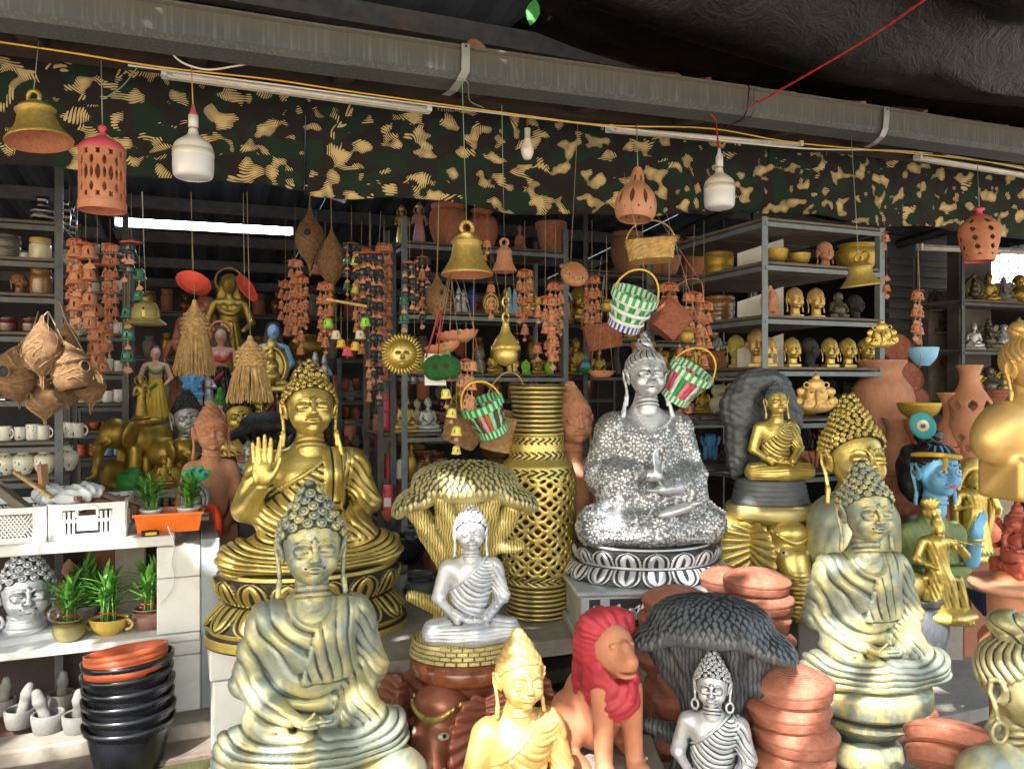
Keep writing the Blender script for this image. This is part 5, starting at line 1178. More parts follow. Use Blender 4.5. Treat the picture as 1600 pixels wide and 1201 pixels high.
# B: big bright gold with raised hand on a double lotus
B=statue('seated_buddha','largest shiny gold Buddha with one palm raised, on a double lotus base at the left',484,884,2.86,.80,8,'blessing','raised',CURL[('tier',.052)],'gold',.81,.262,drops=True,hmat='gold_skin',pitch=-6,sx=1.02)
for o in kids(B):
  if o.name.startswith('hands'):o.scale=(1.25,1.25,1.22);o.location=(.045,.03,-.20)
LB=lotus_base('lotus_base',.46,.42,.40,[(0,.07,.47,.465,'plain'),(.07,.10,.45,.45,'plain'),(.10,.225,.45,.375,'down'),(.225,.245,.365,.365,'bead'),(.245,.375,.375,.415,'up'),(.375,.40,.40,.39,'plain')],petals=15,sq=.72)
mobj('lotus_base',LB,B,M['gold'],loc=(0,.0,-.298),scale=(.96,.96,.78))
zb=B.location.z-.298*.80
for k,(x,zz0,zz1)in enumerate(((-.24,0.0,zb-.112),(-.24,zb-.11,zb-.004),(.14,0,zb-.004))):
  q=thing('support_block',['tall white block standing under the largest gold Buddha','upper chipped white block directly under the gold lotus base','second white block behind under the large gold lotus base'][k],'block',(B.location.x+x,B.location.y,zz0+.001),B.rotation_euler.z);g=MB();g.rbox((0,0,(zz1-zz0)/2),(.22 if k!=1 else .24,.34,zz1-zz0-.002),.006);g.obj('block',M['white_paint'],q)
# F: ornate silver on lotus and plinth
F_=statue('seated_buddha','ornate silver Buddha in a flower patterned robe with a tall topknot',1010,843,2.95,.70,16,'teach','teach',WAVY,'silver_floral',1.04,.245,hmat='silver_skin',hairmat='silver',drops=True,pitch=-8,sx=1.0)
FB=lotus_base('lotus_throne',.42,.42,.20,[(0,.085,.455,.41,'down'),(.085,.10,.395,.395,'plain'),(.10,.185,.385,.41,'up'),(.185,.20,.37,.36,'plain')],petals=17,sq=.76)
mobj('lotus_throne',FB,F_,M['silver'],loc=(0,-.01,-.172),scale=(.93,.93,.88))
g=MB()
for(w,d,z0,z1)in((.90,.72,-.4235,-.375),(.85,.67,-.375,-.20),(.90,.72,-.20,-.174)):g.rbox((0,0,(z0+z1)/2),(w,d,z1-z0),.008)
g.obj('carved_plinth',M['silver_skin'],F_)
def relief(seed,n,w,h):
  r_=random.Random(seed);P=[]
  for i in range(n):
    x=(i+.5)/n*w-w/2;a=r_.uniform(0,6)
    P+=chain([(x+.03*math.cos(a+j)*(1+j*.15),0,.022*math.sin(a+j*1.3))for j in range(5)],[.008,.0075,.006,.005,.003],.004)
    P+=[ell((x,0,r_.uniform(-.02,.02)),(.02,.008,.010),.004,(0,r_.uniform(0,180),0))]
  V,F=sculpt(P,.0035);return finish('relief',V,F,cs=120)
mobj('dragon_relief',relief(3,9,.60,.08),F_,M['silver_skin'],loc=(.03,-.337,-.288),scale=(1,1,1.6));g=MB();g.box((.03,-.3355,-.288),(.62,.003,.14));g.obj('dark_panel',M['black_matt'],F_)
for x in(-.355,.388):
  g=MB();g.box((x,-.3355,-.288),(.055,.003,.14));g.obj('dark_panel',M['black_matt'],F_)
  P=[ell((.011*math.cos(a)*1.2,0,.014*math.sin(a)*1.6),(.010,.006,.008),.002,(0,-math.degrees(a),0))for a in np.arange(8)*PI/4];V,F=sculpt(P,.0022);mobj('flower_relief',finish('flower_relief',V,F,cs=100),F_,M['silver_skin'],loc=(x,-.338,-.288),scale=1.3)
# the robe of the silver Buddha is covered with cast flowers and leaves standing proud of the dark undercoat
def robe_relief(me,sz):
  n=len(me.vertices);co=np.zeros(n*3,np.float32);me.vertices.foreach_get('co',co);co=co.reshape(-1,3);nn=np.zeros(n*3,np.float32);me.vertices.foreach_get('normal',nn);nn=nn.reshape(-1,3);rb=np.zeros(n,np.float32);me.attributes['robe'].data.foreach_get('value',rb)
  rs=np.random.RandomState(8);ok=np.where((rb>.6)&(co[:,1]<.12)&(nn[:,1]<.45))[0];rs.shuffle(ok);VV,FF,b=[],[],0
  alive=np.ones(len(ok),bool);PV=co[ok];left=alive.copy()
  def petal(L,w,h):return np.array([(0,0,0),(L*.5,w/2,0),(L,0,0),(L*.5,-w/2,0),(L*.5,0,h)]),[(0,1,4),(1,2,4),(2,3,4),(3,0,4)]
  def disc(r,h,m=6):return np.array([(r*math.cos(2*PI*i/m),r*math.sin(2*PI*i/m),0)for i in range(m)]+[(0,0,h)]),[(i,(i+1)%m,m)for i in range(m)]
  for(sp,kind,lim)in((.060,'flower',110),(.040,'leaf',260),(.0165,'scroll',2600)):
    got=0
    for i in range(len(ok)):
      if not left[i]or got>=lim:continue
      if kind=='flower' and rs.rand()<.3:continue
      q=PV[i];d2=((PV-q)**2).sum(1);clr={'flower':.038,'leaf':.023,'scroll':.0085}[kind]
      left&=d2>(clr+.003)**2 if kind!='scroll' else d2>.0135**2;got+=1
      N_=nn[ok[i]];t_=np.cross(N_,rs.randn(3));t_/=np.linalg.norm(t_)+1e-6;u_=np.cross(N_,t_);E=np.stack([t_,u_,N_]);parts=[]
      if kind=='flower':
        for k in range(8):a=2*PI*k/8;v,f=petal(.029,.0175,.009);v=v+[.009,0,0];c,s_=math.cos(a),math.sin(a);parts.append((v@np.array([[c,s_,0],[-s_,c,0],[0,0,1]]),f))
        parts.append(disc(.0075,.008))
      elif kind=='leaf':
        for k in range(5):a=(k-2)*.55;v,f=petal(.026-abs(k-2)*.002,.012,.006);v=v+[.003,0,0];c,s_=math.cos(a),math.sin(a);parts.append((v@np.array([[c,s_,0],[-s_,c,0],[0,0,1]])-[.008,0,0],f))
      else:
        L=rs.uniform(.016,.025);v,f=petal(L,.0105,.0045);parts.append((v-[L/2,0,0],f))
      for v,f in parts:VV.append(q+N_*-.0008+v@E);FF+=[tuple(np.array(g_)+b)for g_ in f];b+=len(v)
  V=np.concatenate(VV);m_=mesh_np('robe_relief',V,FF,None,True,{'cav':np.full(len(V),-.1),'robe':np.zeros(len(V))});return m_
o=mobj('robe_relief',robe_relief(BODY['teach'],1.02),F_,M['silver_skin'],scale=(1,1,1.02));o['kind']='stuff'
# strings of beads on the robe hems, each bead raised
def bead_line(par,pts,r,mat,name='bead_trim',body=None):
  P=catmull(pts,12);L=[0]
  for a,b in zip(P,P[1:]):L.append(L[-1]+float(np.linalg.norm(np.array(b)-np.array(a))))
  n=int(L[-1]/(r*2.0));g=MB();sd=[(0,-.9),(.8,-.5),(1,0),(.8,.5),(0,.9)]
  for i in range(n):
    s=(i+.5)/n*L[-1];k=min(np.searchsorted(L,s),len(P)-1);k=max(k,1);f=(s-L[k-1])/(L[k]-L[k-1]+1e-9);q=np.array(P[k-1])*(1-f)+np.array(P[k])*f
    g.lathe([(a*r,b*r)for a,b in sd],7,tuple(q))
  me=g.mesh(name);me.attributes.new('cav','FLOAT','POINT');return mobj(name,me,par,M[mat])
from mathutils.bvhtree import BVHTree
def project(me,pts,sz=1.0,dy=.6):
  bm=BVHTree.FromPolygons([tuple(v.co)for v in me.vertices],[tuple(p.vertices)for p in me.polygons]);out=[]
  for(x,z)in pts:
    h=bm.ray_cast(Vector((x,-dy,z)),Vector((0,1,0)))
    if h[0]is not None:out.append((x,h[0].y-.002,z*sz))
  return out
bt=BODY['teach']
for pts in([(-.075,.73),(-.06,.66),(-.03,.60),(0,.585),(.06,.59),(.11,.62),(.14,.66)],[(-.16,.66),(-.15,.60),(-.12,.52),(-.07,.46),(-.02,.42),(.01,.40)],[(-.02,.52),(.05,.50),(.12,.53),(.17,.60),(.18,.66)],[(-.30,.10),(-.22,.09),(-.12,.12),(-.05,.16),(.0,.2)],[(.02,.17),(.10,.13),(.2,.1),(.30,.09),(.35,.08)],[(-.25,.05),(-.15,.05),(-.06,.08)],[(.04,.09),(.1,.06),(.2,.04),(.28,.04)]):
  q=project(bt,[(a,b)for a,b,_ in catmull([(a,b,0)for a,b in pts],5)],1.02)
  if len(q)>3:bead_line(F_,[(a,b-.004,c)for a,b,c in q],.0095,'silver_skin')
# J: on the turned pedestal at the right
J=statue('seated_buddha','weathered pale gold Buddha turned to the right on a turned pedestal, in sunlight',1352,1062,2.36,.575,30,'meditate','lap',CURL[('cone',.062)],'gold_green',1.0,.30,pitch=-3)
zz=J.location.z;q=thing('turned_pedestal','baluster shaped weathered gold pedestal under the right hand Buddha','pedestal',(J.location.x,J.location.y,0.0));mobj('pedestal_body',lathe_mesh('turned_pedestal',PR['table'],56),q,M['gold_green'],scale=(.185,.175,zz-.002))
# K: large bust with snail curls
K=PD(1335,925,2.88);KT=thing('buddha_bust','large gold Buddha bust with dark background curls, looking right, before the rack','bust',K,face_cam(K,33),scale=1)
P=[ell((0,.03,.20),(.20,.125,.16),.05),cap((-.14,.03,.27),(.14,.03,.27),.085,.085,.05),cap((0,.03,.25),(0,.02,.42),.11,.07,.04),bx((0,.03,.03),(.26,.2,.07),.02,.03),cap((-.2,.03,.25),(-.22,.03,.16),.07,.06,.04),cap((.2,.03,.25),(.22,.03,.16),.07,.06,.04)]
V,F=sculpt(P,.007);N=normals(V,F);r_=np.linalg.norm((V-np.array([0,-.05,.46]))*np.array([1,.6,1]),axis=1);m=(r_>.13)&(r_<.20)&(V[:,1]<.06);V=V+N*(np.where(m,.005*np.cos((r_-.13)/.0175*2*PI),0))[:,None]
mobj('shoulders',finish('shoulders',V,F,cs=55,its=(3,9)),KT,M['gold_green'],scale=(.64,1,1),loc=(.015,0,0));mobj('head',HD,KT,M['gold_skin'],loc=(0,-.01,.375),scale=(.262,.245,.245),rot=(R(-4),0,0))
P=[ell((0,.07,.63),(.41,.47,.43),.02),half((0,-.60,-.80),HP['c']),ell((0,.09,1.05),(.25,.26,.2),.12),ell((0,.10,1.26),(.12,.12,.17),.09)]
_hc=hair_cap;hair_cap=lambda kind,P=P:P
KC=curl_mesh('hair_curls','k',.044,flat=.8);hair_cap=_hc
mobj('hair_curls',KC,KT,M['gold'],loc=(0,-.01,.375),scale=(.262,.245,.245),rot=(R(-4),0,0))
q=thing('support_block','block that lifts the large curly haired gold bust off the slab','block',(K.x,K.y,.422),KT.rotation_euler.z);g=MB();g.rbox((0,.03,(K.z-.424)/2),(.26,.2,K.z-.426),.01);g.obj('block',M['gold_green'],q)
# C: gold tree shrine with a silver Buddha under it
def tree_shrine(label,label2,px,pyb,D,wpx,hpx,mats,yaw,fmat,fs,seed,base=True,fz=.10):
  k=D/FPX;s=wpx*k;Hh=hpx/wpx;p=PD(px,pyb,D);t=thing('tree_shrine',label,'shrine',p,face_cam(p,yaw),scale=s)
  rs=np.random.RandomState(seed);P=[]
  P+=chain([(0,.16,.1),(.02,.16,.45*Hh),(-.02,.12,.70*Hh)],[.24,.17,.16],.05)
  for(x0,x1,z1,y1,r)in((-.08,-.36,.74,.0,.075),(.08,.34,.72,.02,.075),(-.05,-.18,.80,-.14,.06),(.05,.2,.80,-.12,.06),(0,0,.85,-.05,.12)):P+=[cap((x0,.14,.40*Hh),(x1,y1,z1*Hh),.09,r,.06)]
  P+=[cap((.16,.1,.52*Hh),(.40,.0,.53*Hh),.055,.045,.03),cap((-.18,.08,.22*Hh),(-.38,-.04,.30*Hh),.065,.04,.04)]
  for i in range(7):a=-2.6+i*.85;P+=[cap((.1*math.cos(a),.14+.08*math.sin(a),.22),(.27*math.cos(a),.12+.2*math.sin(a),.03),.07,.045,.05)]
  V,F=sculpt(P+[half((0,0,-1),(0,0,.0))],.0105);N=normals(V,F);a=np.arctan2(V[:,1]-.16,V[:,0]);V=V+N*(.009*np.sin(a*17+V[:,2]*9+2*np.sin(V[:,2]*7))+.006*wob(V,20))[:,None]
  mobj('tree_trunk',finish('tree_trunk',V,F,cs=60,its=(3,8)),t,M[mats[0]])
  top=Hh-.02;P=[ell((0,.04,top-.17),(.37,.27,.15),.06),ell((-.30,.0,top-.27),(.22,.20,.085),.06,(0,-22,0)),ell((.30,.0,top-.26),(.22,.20,.085),.06,(0,22,0)),ell((.0,-.14,top-.20),(.27,.14,.09),.06),ell((-.45,-.02,top-.36),(.07,.09,.045),.04,(0,-40,0)),ell((.45,-.02,top-.33),(.07,.09,.045),.04,(0,35,0))]
  P+=[ell((0,.0,top-.42),(.45,.20,.11),.05,None,'-')]
  V,F=sculpt(P,.0105);V=relax(V,F,1);N=normals(V,F);V=V+N*(.008*wob(V,14,seed))[:,None];c0=cavity(V,F,(3,9))*40
  up=(N[:,2]>-.05);idx=np.where(up)[0];order=idx[np.argsort(V[idx,2])];PV=V[order];alive=np.ones(len(order),bool);VV,FF,CC=[V],[F],[c0+1.2*up];b=len(V);sp=.038
  LVf=np.array([(-.5,0,.1),(0,-.95,.35),(.5,0,.1),(0,.6,.0),(0,-.15,.75)]);LFf=np.array([(0,1,4,4),(1,2,4,4),(2,3,4,4),(3,0,4,4)])
  for i in range(len(order)):
    if not alive[i]:continue
    q=PV[i];alive&=((PV-q)**2).sum(1)>sp**2;n_=N[order[i]];dn=np.array([n_[0]*.3*rs.randn(),0,-1.0]);dn=dn-n_*(dn@n_);ln=np.linalg.norm(dn)
    if ln<.15:dn=np.array([rs.randn(),-1,0]);dn=dn-n_*(dn@n_);ln=np.linalg.norm(dn)
    dn/=ln;sd_=np.cross(dn,n_);E=np.stack([sd_,-dn,n_]);LL=LVf*np.array([.048,.050,.026 if base else .013])*rs.uniform(.8,1.15);VV.append(q+LL@E);FF.append(LFf+b);CC.append(np.array([.75,.35,.75,.8,-.4]));b+=5
  FFa=[tuple(dict.fromkeys(f))for f in np.concatenate(FF).tolist()];o=mobj('leaf_crown',mesh_np('leaf_crown',np.concatenate(VV),FFa,None,True,{'cav':np.concatenate(CC)}),t,M[mats[1]])
  if base:
    m=30;rows=4;g=MB();g.lathe([(0,0),(.355,0),(.355,.128),(0,.128)],40,(0,0,0),None,squash=.8);g.obj('brick_base',M[mats[0]],t)
    bm=MB();bm.rbox((0,0,0),(.068,.02,.026),.004);bme=bm.mesh('brick',None);bme.attributes.new('cav','FLOAT','POINT')
    for r_ in range(rows):
      for j in range(m):
        a=2*PI*(j+.5*(r_%2))/m
        if math.sin(a)>.35:continue
        R_=.362+.007*(rows-r_);mobj('brick',bme,t,M[mats[1]],loc=(R_*math.cos(a),R_*.8*math.sin(a),.018+r_*.031),rot=(0,0,math.atan2(.8*math.cos(a),-math.sin(a))),scale=(1.05,1,1))
  f=statue('small_buddha',label2,0,0,0,s*fs,yaw,'bare','lap',CURL[('cone',.062)],fmat,1.0,.29,hmat=fmat,loc=Vector((0,0,0)),head=HDH if not base else HD,pitch=-4)
  c_,s_=math.cos(t.rotation_euler.z),math.sin(t.rotation_euler.z);oy=(-.12 if base else-.16)*s
  f.location=p+Vector((-s_*oy+c_*(.03*s),c_*oy+s_*(.03*s),s*fz));f.rotation_euler=(0,0,t.rotation_euler.z);return t
M['silver_soft']=mat_metal('silver_soft',(.46,.48,.54),(.70,.72,.78),(.03,.035,.05),.4,.36,cs=.8,grime=.25)
C_=tree_shrine('gold spreading tree shrine with leafy crown on a ring of small bricks','small shiny silver Buddha seated under the gold tree',727,1018,2.5,216,305,('gold_wave','gold_scale'),4,'silver_soft',.87,1,True,.129)
I_=tree_shrine('charcoal grey spreading tree shrine in the front row with a cut branch','antique silver Buddha with hoop earrings seated under the charcoal tree',1108,1235,2.12,250,312,('charcoal_bark','charcoal'),-4,'silver_black',.80,2,False,.02)
for o in kids(I_):o.scale=(1,1,1)
g=MB();q=thing('plinth_block','low dark block carrying the charcoal tree shrine','block',(I_.location.x,I_.location.y,0));g.rbox((0,.02,I_.location.z/2),(.36,.3,I_.location.z-.002),.006);g.obj('block',M['concrete'],q)
# L: charcoal rock halo with gold Buddha on a ribbed plinth
L0=PD(1203,785,3.1);kL=3.1/FPX;LT=thing('rock_halo','charcoal rock arch and ribbed round plinth behind a gold Buddha','shrine',L0,face_cam(L0,22))
g=MB();pr=[]
for i in range(5):pr+=[(.150-.004*i,.002+i*.019),(.153-.004*i,.010+i*.019),(.149-.004*i,.019+i*.019)]
g.lathe([(0,.0)]+pr+[(0,.099)],40,squash=.8);g.obj('ribbed_plinth',M['charcoal'],LT)
P=[ell((-.11,.07,.24),(.045,.06,.16),.05),ell((.10,.07,.24),(.045,.06,.15),.05),ell((-.07,.06,.40),(.075,.07,.11),.05),ell((.055,.06,.40),(.07,.07,.10),.05),ell((-.01,.06,.47),(.085,.07,.06),.04),ell((0,.11,.3),(.11,.03,.2),.04),ell((-.13,.06,.37),(.05,.05,.07),.04),ell((.11,.06,.33),(.04,.05,.05),.04),ell((0,-.03,.37),(.062,.09,.085),.03,None,'-')]
V,F=sculpt(P,.0055);V=V+normals(V,F)*(.006*wob(V,55)+.005*wob(V,110,2))[:,None];mobj('rock_arch',finish('rock_arch',V,F,cs=90,its=(3,7)),LT,M['charcoal'])
f=statue('small_buddha','gold seated Buddha with black hair inside the charcoal rock arch',0,0,0,.345,22,'bare','lap',PLH,'gold',1.0,.285,hairmat='charcoal',loc=L0+Vector((0,0,.098))+Vector((.012,-.045,0)))
# elephant drum pedestals
def eleph():
  P=[ell((0,-.02,.26),(.105,.07,.12),.03),ell((0,-.06,.33),(.075,.05,.05),.03)]+chain([(0,-.07,.22),(0,-.12,.13),(0,-.12,.05),(0,-.155,.01)],[.075,.055,.042,.032],.03)+[ell((s*.075,-.065,.27),(.022,.02,.016),.006,(0,0,0))for s in(-1,1)]
  for s in(-1,1):P+=[ell((s*.175,.0,.22),(.115,.024,.155),.02,(0,s*8,s*14))]
  V,F=sculpt(P+[half((0,0,-1),(0,0,.0))],.005);N=normals(V,F);x,y,z=V.T
  ear=np.clip((np.abs(x)-.095)*60,0,1);V=V+N*(ear*.0045*np.cos(np.arctan2(z-.30,np.abs(x)-.06)*34))[:,None];tr=np.clip((.20-z)*30,0,1)*(np.abs(x)<.08)*(y<-.04);V=V+N*(tr*.004*np.cos(z/.019*2*PI))[:,None]
  return finish('elephant_head',V,F,cs=110,its=(3,8))
EH=eleph()
EBV=BVHTree.FromPolygons([tuple(v.co)for v in EH.vertices],[tuple(q.vertices)for q in EH.polygons])
def ehit(x,z):h=EBV.ray_cast(Vector((x,-.5,z)),Vector((0,1,0)));return h[0],h[1]
def garland():
  P=[]
  for x in np.linspace(-.088,.088,21):
    h,nn=ehit(x,.345-.045*math.cos(x/.088*PI*.5))
    if h is not None:P.append(ell((h.x,h.y-.002,h.z),(.0065,.009,.014),.003,(0,x*300,0)))
  V,F=sculpt(P,.0035);return finish('head_band',V,F,cs=110)
HB=garland();TUSK=None
def elephant_drum(label,loc,r,h,mats,yaw,trim,n=4):
  t=thing('elephant_pedestal',label,'pedestal',loc,yaw,scale=1);s=h/.46
  g=MB();g.lathe([(0,0),(r*.98,0),(r,.02*s),(r*.93,.04*s),(r*.72,.08*s),(r*.66,.2*s),(r*.70,.34*s),(r*.84,.39*s),(r*.90,.41*s)],48);g.obj('drum',M[mats[0]],t)
  g=MB();g.lathe([(0,.405*s),(r*1.0,.405*s),(r*1.04,.42*s),(r*1.04,.445*s),(r,.46*s),(0,.46*s)],48);g.obj('round_top',M[mats[1]],t)
  for i in range(n):
    a=2*PI*i/n;d=Matrix.Rotation(a,4,'Z')@Vector((0,-r*.74,.025*s));e=mobj('elephant_head',EH,t,M[mats[0]],loc=d,rot=(0,0,a),scale=(s*1.0,s*1.0,s*1.02))
    mobj('head_band',HB,e,M[trim])
    for sg in(-1,1):
      g=MB();g.tube([(sg*.055,-.11,.17),(sg*.066,-.135,.14),(sg*.068,-.148,.115)],[.013,.011,.004],8);g.obj('tusk',M['cream'],e)
      h_,n_=ehit(sg*.052,.262);Mx=n_.to_track_quat('Z','Y').to_matrix()
      g=MB();g.lathe([(0,.006),(.013,.004),(.019,-.001)],14,tuple(h_),Mx,squash=.6);g.obj('eye',M['cream'],e)
      g=MB();g.lathe([(0,.0085),(.006,.0065),(.007,.002)],10,tuple(h_),Mx);g.obj('pupil',M['black'],e)
  return t
cl=C_.location;elephant_drum('dark red brown elephant drum stool with tusks and gold headbands',(cl.x,cl.y,0),.168,cl.z-.003,('brown_dark','brown_glaze'),R(-28)+face_cam(cl),'gold')
elephant_drum('gold elephant drum stool beneath the charcoal arch shrine',(L0.x,L0.y,.422),.165,L0.z-.424,('gold','gold_scale'),face_cam(L0,25),'gold')
# G: bright gold in the front row
G_=statue('seated_buddha','bright yellow gold Buddha at the bottom centre, sunlight on its face',812,1314,1.86,.455,22,'bare','lap',PLH,'gold_bright',1.0,.285,pitch=-2,sx=.98,hz=.72)
g=MB();q=thing('plinth_block','low block hidden under the bright gold front Buddha','block',(G_.location.x,G_.location.y,0));g.rbox((0,0,G_.location.z/2),(.34,.26,G_.location.z-.002),.006);g.obj('block',M['concrete'],q)
# E and S: raw terracotta ones
E_=statue('terracotta_buddha','unpainted terracotta Buddha standing between the gold vase and the silver Buddha',893,905,3.18,.78,24,'plain','lap',PLH,'terra_pale',1.12,.24,pitch=-3,sx=.62,zz=.4215)
S_=statue('terracotta_buddha','raw terracotta Buddha with bell shaped body behind the planter tray',330,860,3.45,.60,6,'plain',None,PLH,'terra_pale',1.0,.27,pitch=-2,sx=.75)
g=MB();g.rbox((0,0,-.12),(.56,.44,.24),.02);g.rbox((0,0,-.29),(.64,.5,.11),.015);g.obj('square_base',M['terra_pale'],S_);q=thing('pot_plinth','rough plinth under the terracotta Buddha behind the stand','block',(S_.location.x,S_.location.y,0.05),S_.rotation_euler.z);zt=S_.location.z-.345*.60-.05;g=MB();g.rbox((0,0,zt/2),(.36,.30,zt-.004),.01);g.obj('block',M['concrete'],q)
# P: seen from its side at the lower right corner
P_=statue('seated_buddha','weathered gold Buddha with combed hair bun turned away at the lower right corner',1590,1440,1.9,.66,62,'plain',None,BUNH,'gold_green',1.0,.30,head=HDH,pitch=0,hairmat='bronze',hmat='bronze')
g=MB();q=thing('plinth_block','hidden low block under the corner Buddha','block',(P_.location.x,P_.location.y,0));g.rbox((0,0,P_.location.z/2),(.4,.3,max(P_.location.z-.002,.02)),.006);g.obj('block',M['concrete'],q)
# O: bright bust at the right edge
O0=PD(1606,778,2.62);OT=thing('buddha_bust','bright gold Buddha bust with combed topknot at the right edge above a red carving','bust',O0,face_cam(O0,50))
P=[ell((0,.0,.19),(.155,.10,.13),.04),cap((-.11,0,.25),(.11,0,.25),.07,.07,.04),cap((0,0,.25),(0,0,.36),.07,.05,.04),bx((0,0,.07),(.26,.17,.14),.02,.02),ell((-.16,0,.2),(.06,.06,.08),.03),ell((.16,0,.2),(.06,.06,.08),.03)]
V,F=sculpt(P,.006);N=normals(V,F);r_=np.linalg.norm((V-np.array([.1,-.1,.30])),axis=1);m=(r_>.06)&(r_<.16)&(V[:,1]<.0)&(V[:,2]>.12);V=V-N*(np.where(m,.003*groove(r_/.02,.3),0))[:,None]
mobj('shoulders',finish('shoulders',V,F,cs=50),OT,M['gold_bright']);mobj('head',HD,OT,M['gold_bright'],loc=(0,-.01,.345),scale=.185);mobj('wavy_hair',BUNH,OT,M['gold_bright'],loc=(0,-.01,.345),scale=.185)
# D: the tall pierced vase
def vase_holes2(a,z):
  n=10;c=2*PI*.108/n;u=a*.108/c;v=z/c;h=1.0
  for(ou,ov)in((0,0),(.5,.5)):
    du=np.abs((u+ou)%1-.5);dv=np.abs((v+ov)%1-.5);h=np.minimum(h,(du+dv-.155)*c*.7)
  for(ou,ov,s)in((.25,.25,1),(.75,.25,-1)):
    for(pu,pv)in((0,0),(.5,.5)):
      du=(u+ou+pu)%1-.5;dv=(v+ov+pv)%1-.5;p=(du+s*dv)*.7071;q=(du-s*dv)*.7071
      h=np.minimum(h,lens(p,q,.20,.060)*c)
  z0,z1=.165,.53;return np.maximum(h,np.maximum(z0-z,z-z1)*.7)
vp=[(.098,0),(.100,.01),(.104,.15),(.112,.17),(.118,.30),(.124,.45),(.124,.53),(.112,.575),(.092,.60),(.084,.64),(.080,.75),(.084,.84),(.090,.872),(.090,.88)]
V0=PD(840,958,3.02);VT=thing('pierced_vase','tall gold pierced lattice vase with ringed neck between the tree and silver Buddha','vase',V0,face_cam(V0));V0.z=.421;VT.location.z=.421
vm_=shell_of_rev(vp,.0065,.0036,vase_holes2,'lattice_body',70)
nv_=len(vm_.vertices);co=np.zeros(nv_*3,np.float32);vm_.vertices.foreach_get('co',co);co=co.reshape(-1,3);cv=np.zeros(nv_,np.float32);vm_.attributes['cav'].data.foreach_get('value',cv)
z=co[:,2];rr=np.hypot(co[:,0],co[:,1]);out=rr>np.interp(z,[p[1]for p in vp],[p[0]for p in vp]);rib=((z<.125)|((z>.685)))&out;gz_=groove(z/.0175,.35)*rib
band=(((z>.135)&(z<.165))|((z>.535)&(z<.565))|((z>.60)&(z<.628))|((z>.655)&(z<.68)))&out;a=np.arctan2(co[:,0],-co[:,1]);zig=groove(a*12/(2*PI)*2+np.abs(((z/.03)%1)-.5)*2,.3)*band
sc_=1-(.06*gz_+.045*zig);co[:,0]*=sc_;co[:,1]*=sc_;vm_.vertices.foreach_set('co',co.ravel());vm_.attributes['cav'].data.foreach_set('value',(np.maximum(cv,np.maximum(gz_,zig)*1.4-.1)+1.5*(~out)).astype(np.float32));vm_.update()
mobj('lattice_body',vm_,VT,M['gold'],scale=(1.13,1.13,1.0));g=MB();g.lathe([(0,.002),(.105,.002),(.109,.15),(.118,.54),(.10,.6)],32);g.obj('dark_sleeve',mat_plain('hollow_dark',(.10,.045,.03),.9,.2,10,.2),VT,scale=(.9,.9,1))  # dark sleeve added inside, so the hollow looks dark through the openings
# H: seated lion with crimson mane
H0=PD(952,1196,2.14);H0.z-=.0;HT=thing('lion_statue','terracotta seated lion with a crimson painted mane and white claws','lion statue',H0,face_cam(H0,30));HT.scale=(.84,.86,.81)
P=[ell((0,.12,.15),(.085,.13,.14),.04),ell((0,.04,.26),(.075,.08,.15),.05)]
for s in(-1,1):
  P+=[cap((s*.052,-.045,.27),(s*.055,-.06,.05),.038,.028,.03),ell((s*.056,-.085,.022),(.034,.048,.023),.015),ell((s*.085,.13,.11),(.045,.095,.10),.03),ell((s*.10,.03,.022),(.03,.075,.022),.02)]
P+=[ell((0,-.02,.40),(.070,.07,.085),.03),ell((0,-.085,.375),(.040,.055,.038),.03),ell((0,-.13,.392),(.020,.014,.014),.008),cap((0,-.095,.43),(0,-.125,.395),.018,.02,.02),ell((0,-.10,.345),(.032,.035,.014),.012),ell((0,-.125,.356),(.042,.03,.004),.004,None,'-')]
for s in(-1,1):P+=[ell((s*.032,-.078,.43),(.014,.009,.008),.004),ell((s*.032,-.088,.431),(.010,.006,.003),.002,None,'-')]
V,F=sculpt(P,.0045);mobj('lion_body',finish('lion_body',V,F,cs=50),HT,M['terra_orange'])
P=[ell((0,.045,.41),(.105,.095,.115),.03),ell((0,-.005,.30),(.098,.10,.12),.04),ell((0,-.035,.235),(.085,.075,.06),.03),ell((0,.09,.28),(.09,.07,.14),.04),cap((-.06,.02,.48),(.06,.02,.48),.045,.045,.03)]
P+=[cap((0,-.20,.395),(0,-.02,.395),.062,.064,.012,'-'),cap((0,-.2,.37),(0,-.05,.36),.050,.055,.01,'-')]
V,F=sculpt(P,.0045);N=normals(V,F);x,y,z=V.T;lk=np.abs(np.sin(np.arctan2(x,z-.40)*9+z*30+2*np.sin(z*28)));V=V+N*(.0065*lk+.004*wob(V,60))[:,None];mobj('mane',finish('mane',V,F,cs=40),HT,M['red_paint'],scale=(.9,.95,.97),loc=(0,0,.006))
for s in(-1,1):
  for j in range(4):
    for(bx_,by_,zz_)in((s*.056,-.130,.018),(s*.10,-.042,.018)):
      g=MB();g.lathe([(0,.006),(.0042,.003),(.005,-.003),(0,-.006)],8,(bx_+(j-1.5)*.013,by_+abs(j-1.5)*.006,zz_));g.obj('claw',M['cream'],HT)
g=MB();q=thing('plinth_block','dark block the lion with crimson mane sits on','block',(H0.x,H0.y,0));g.rbox((0,.02,H0.z/2),(.3,.36,H0.z-.002),.006);g.obj('block',M['concrete'],q)
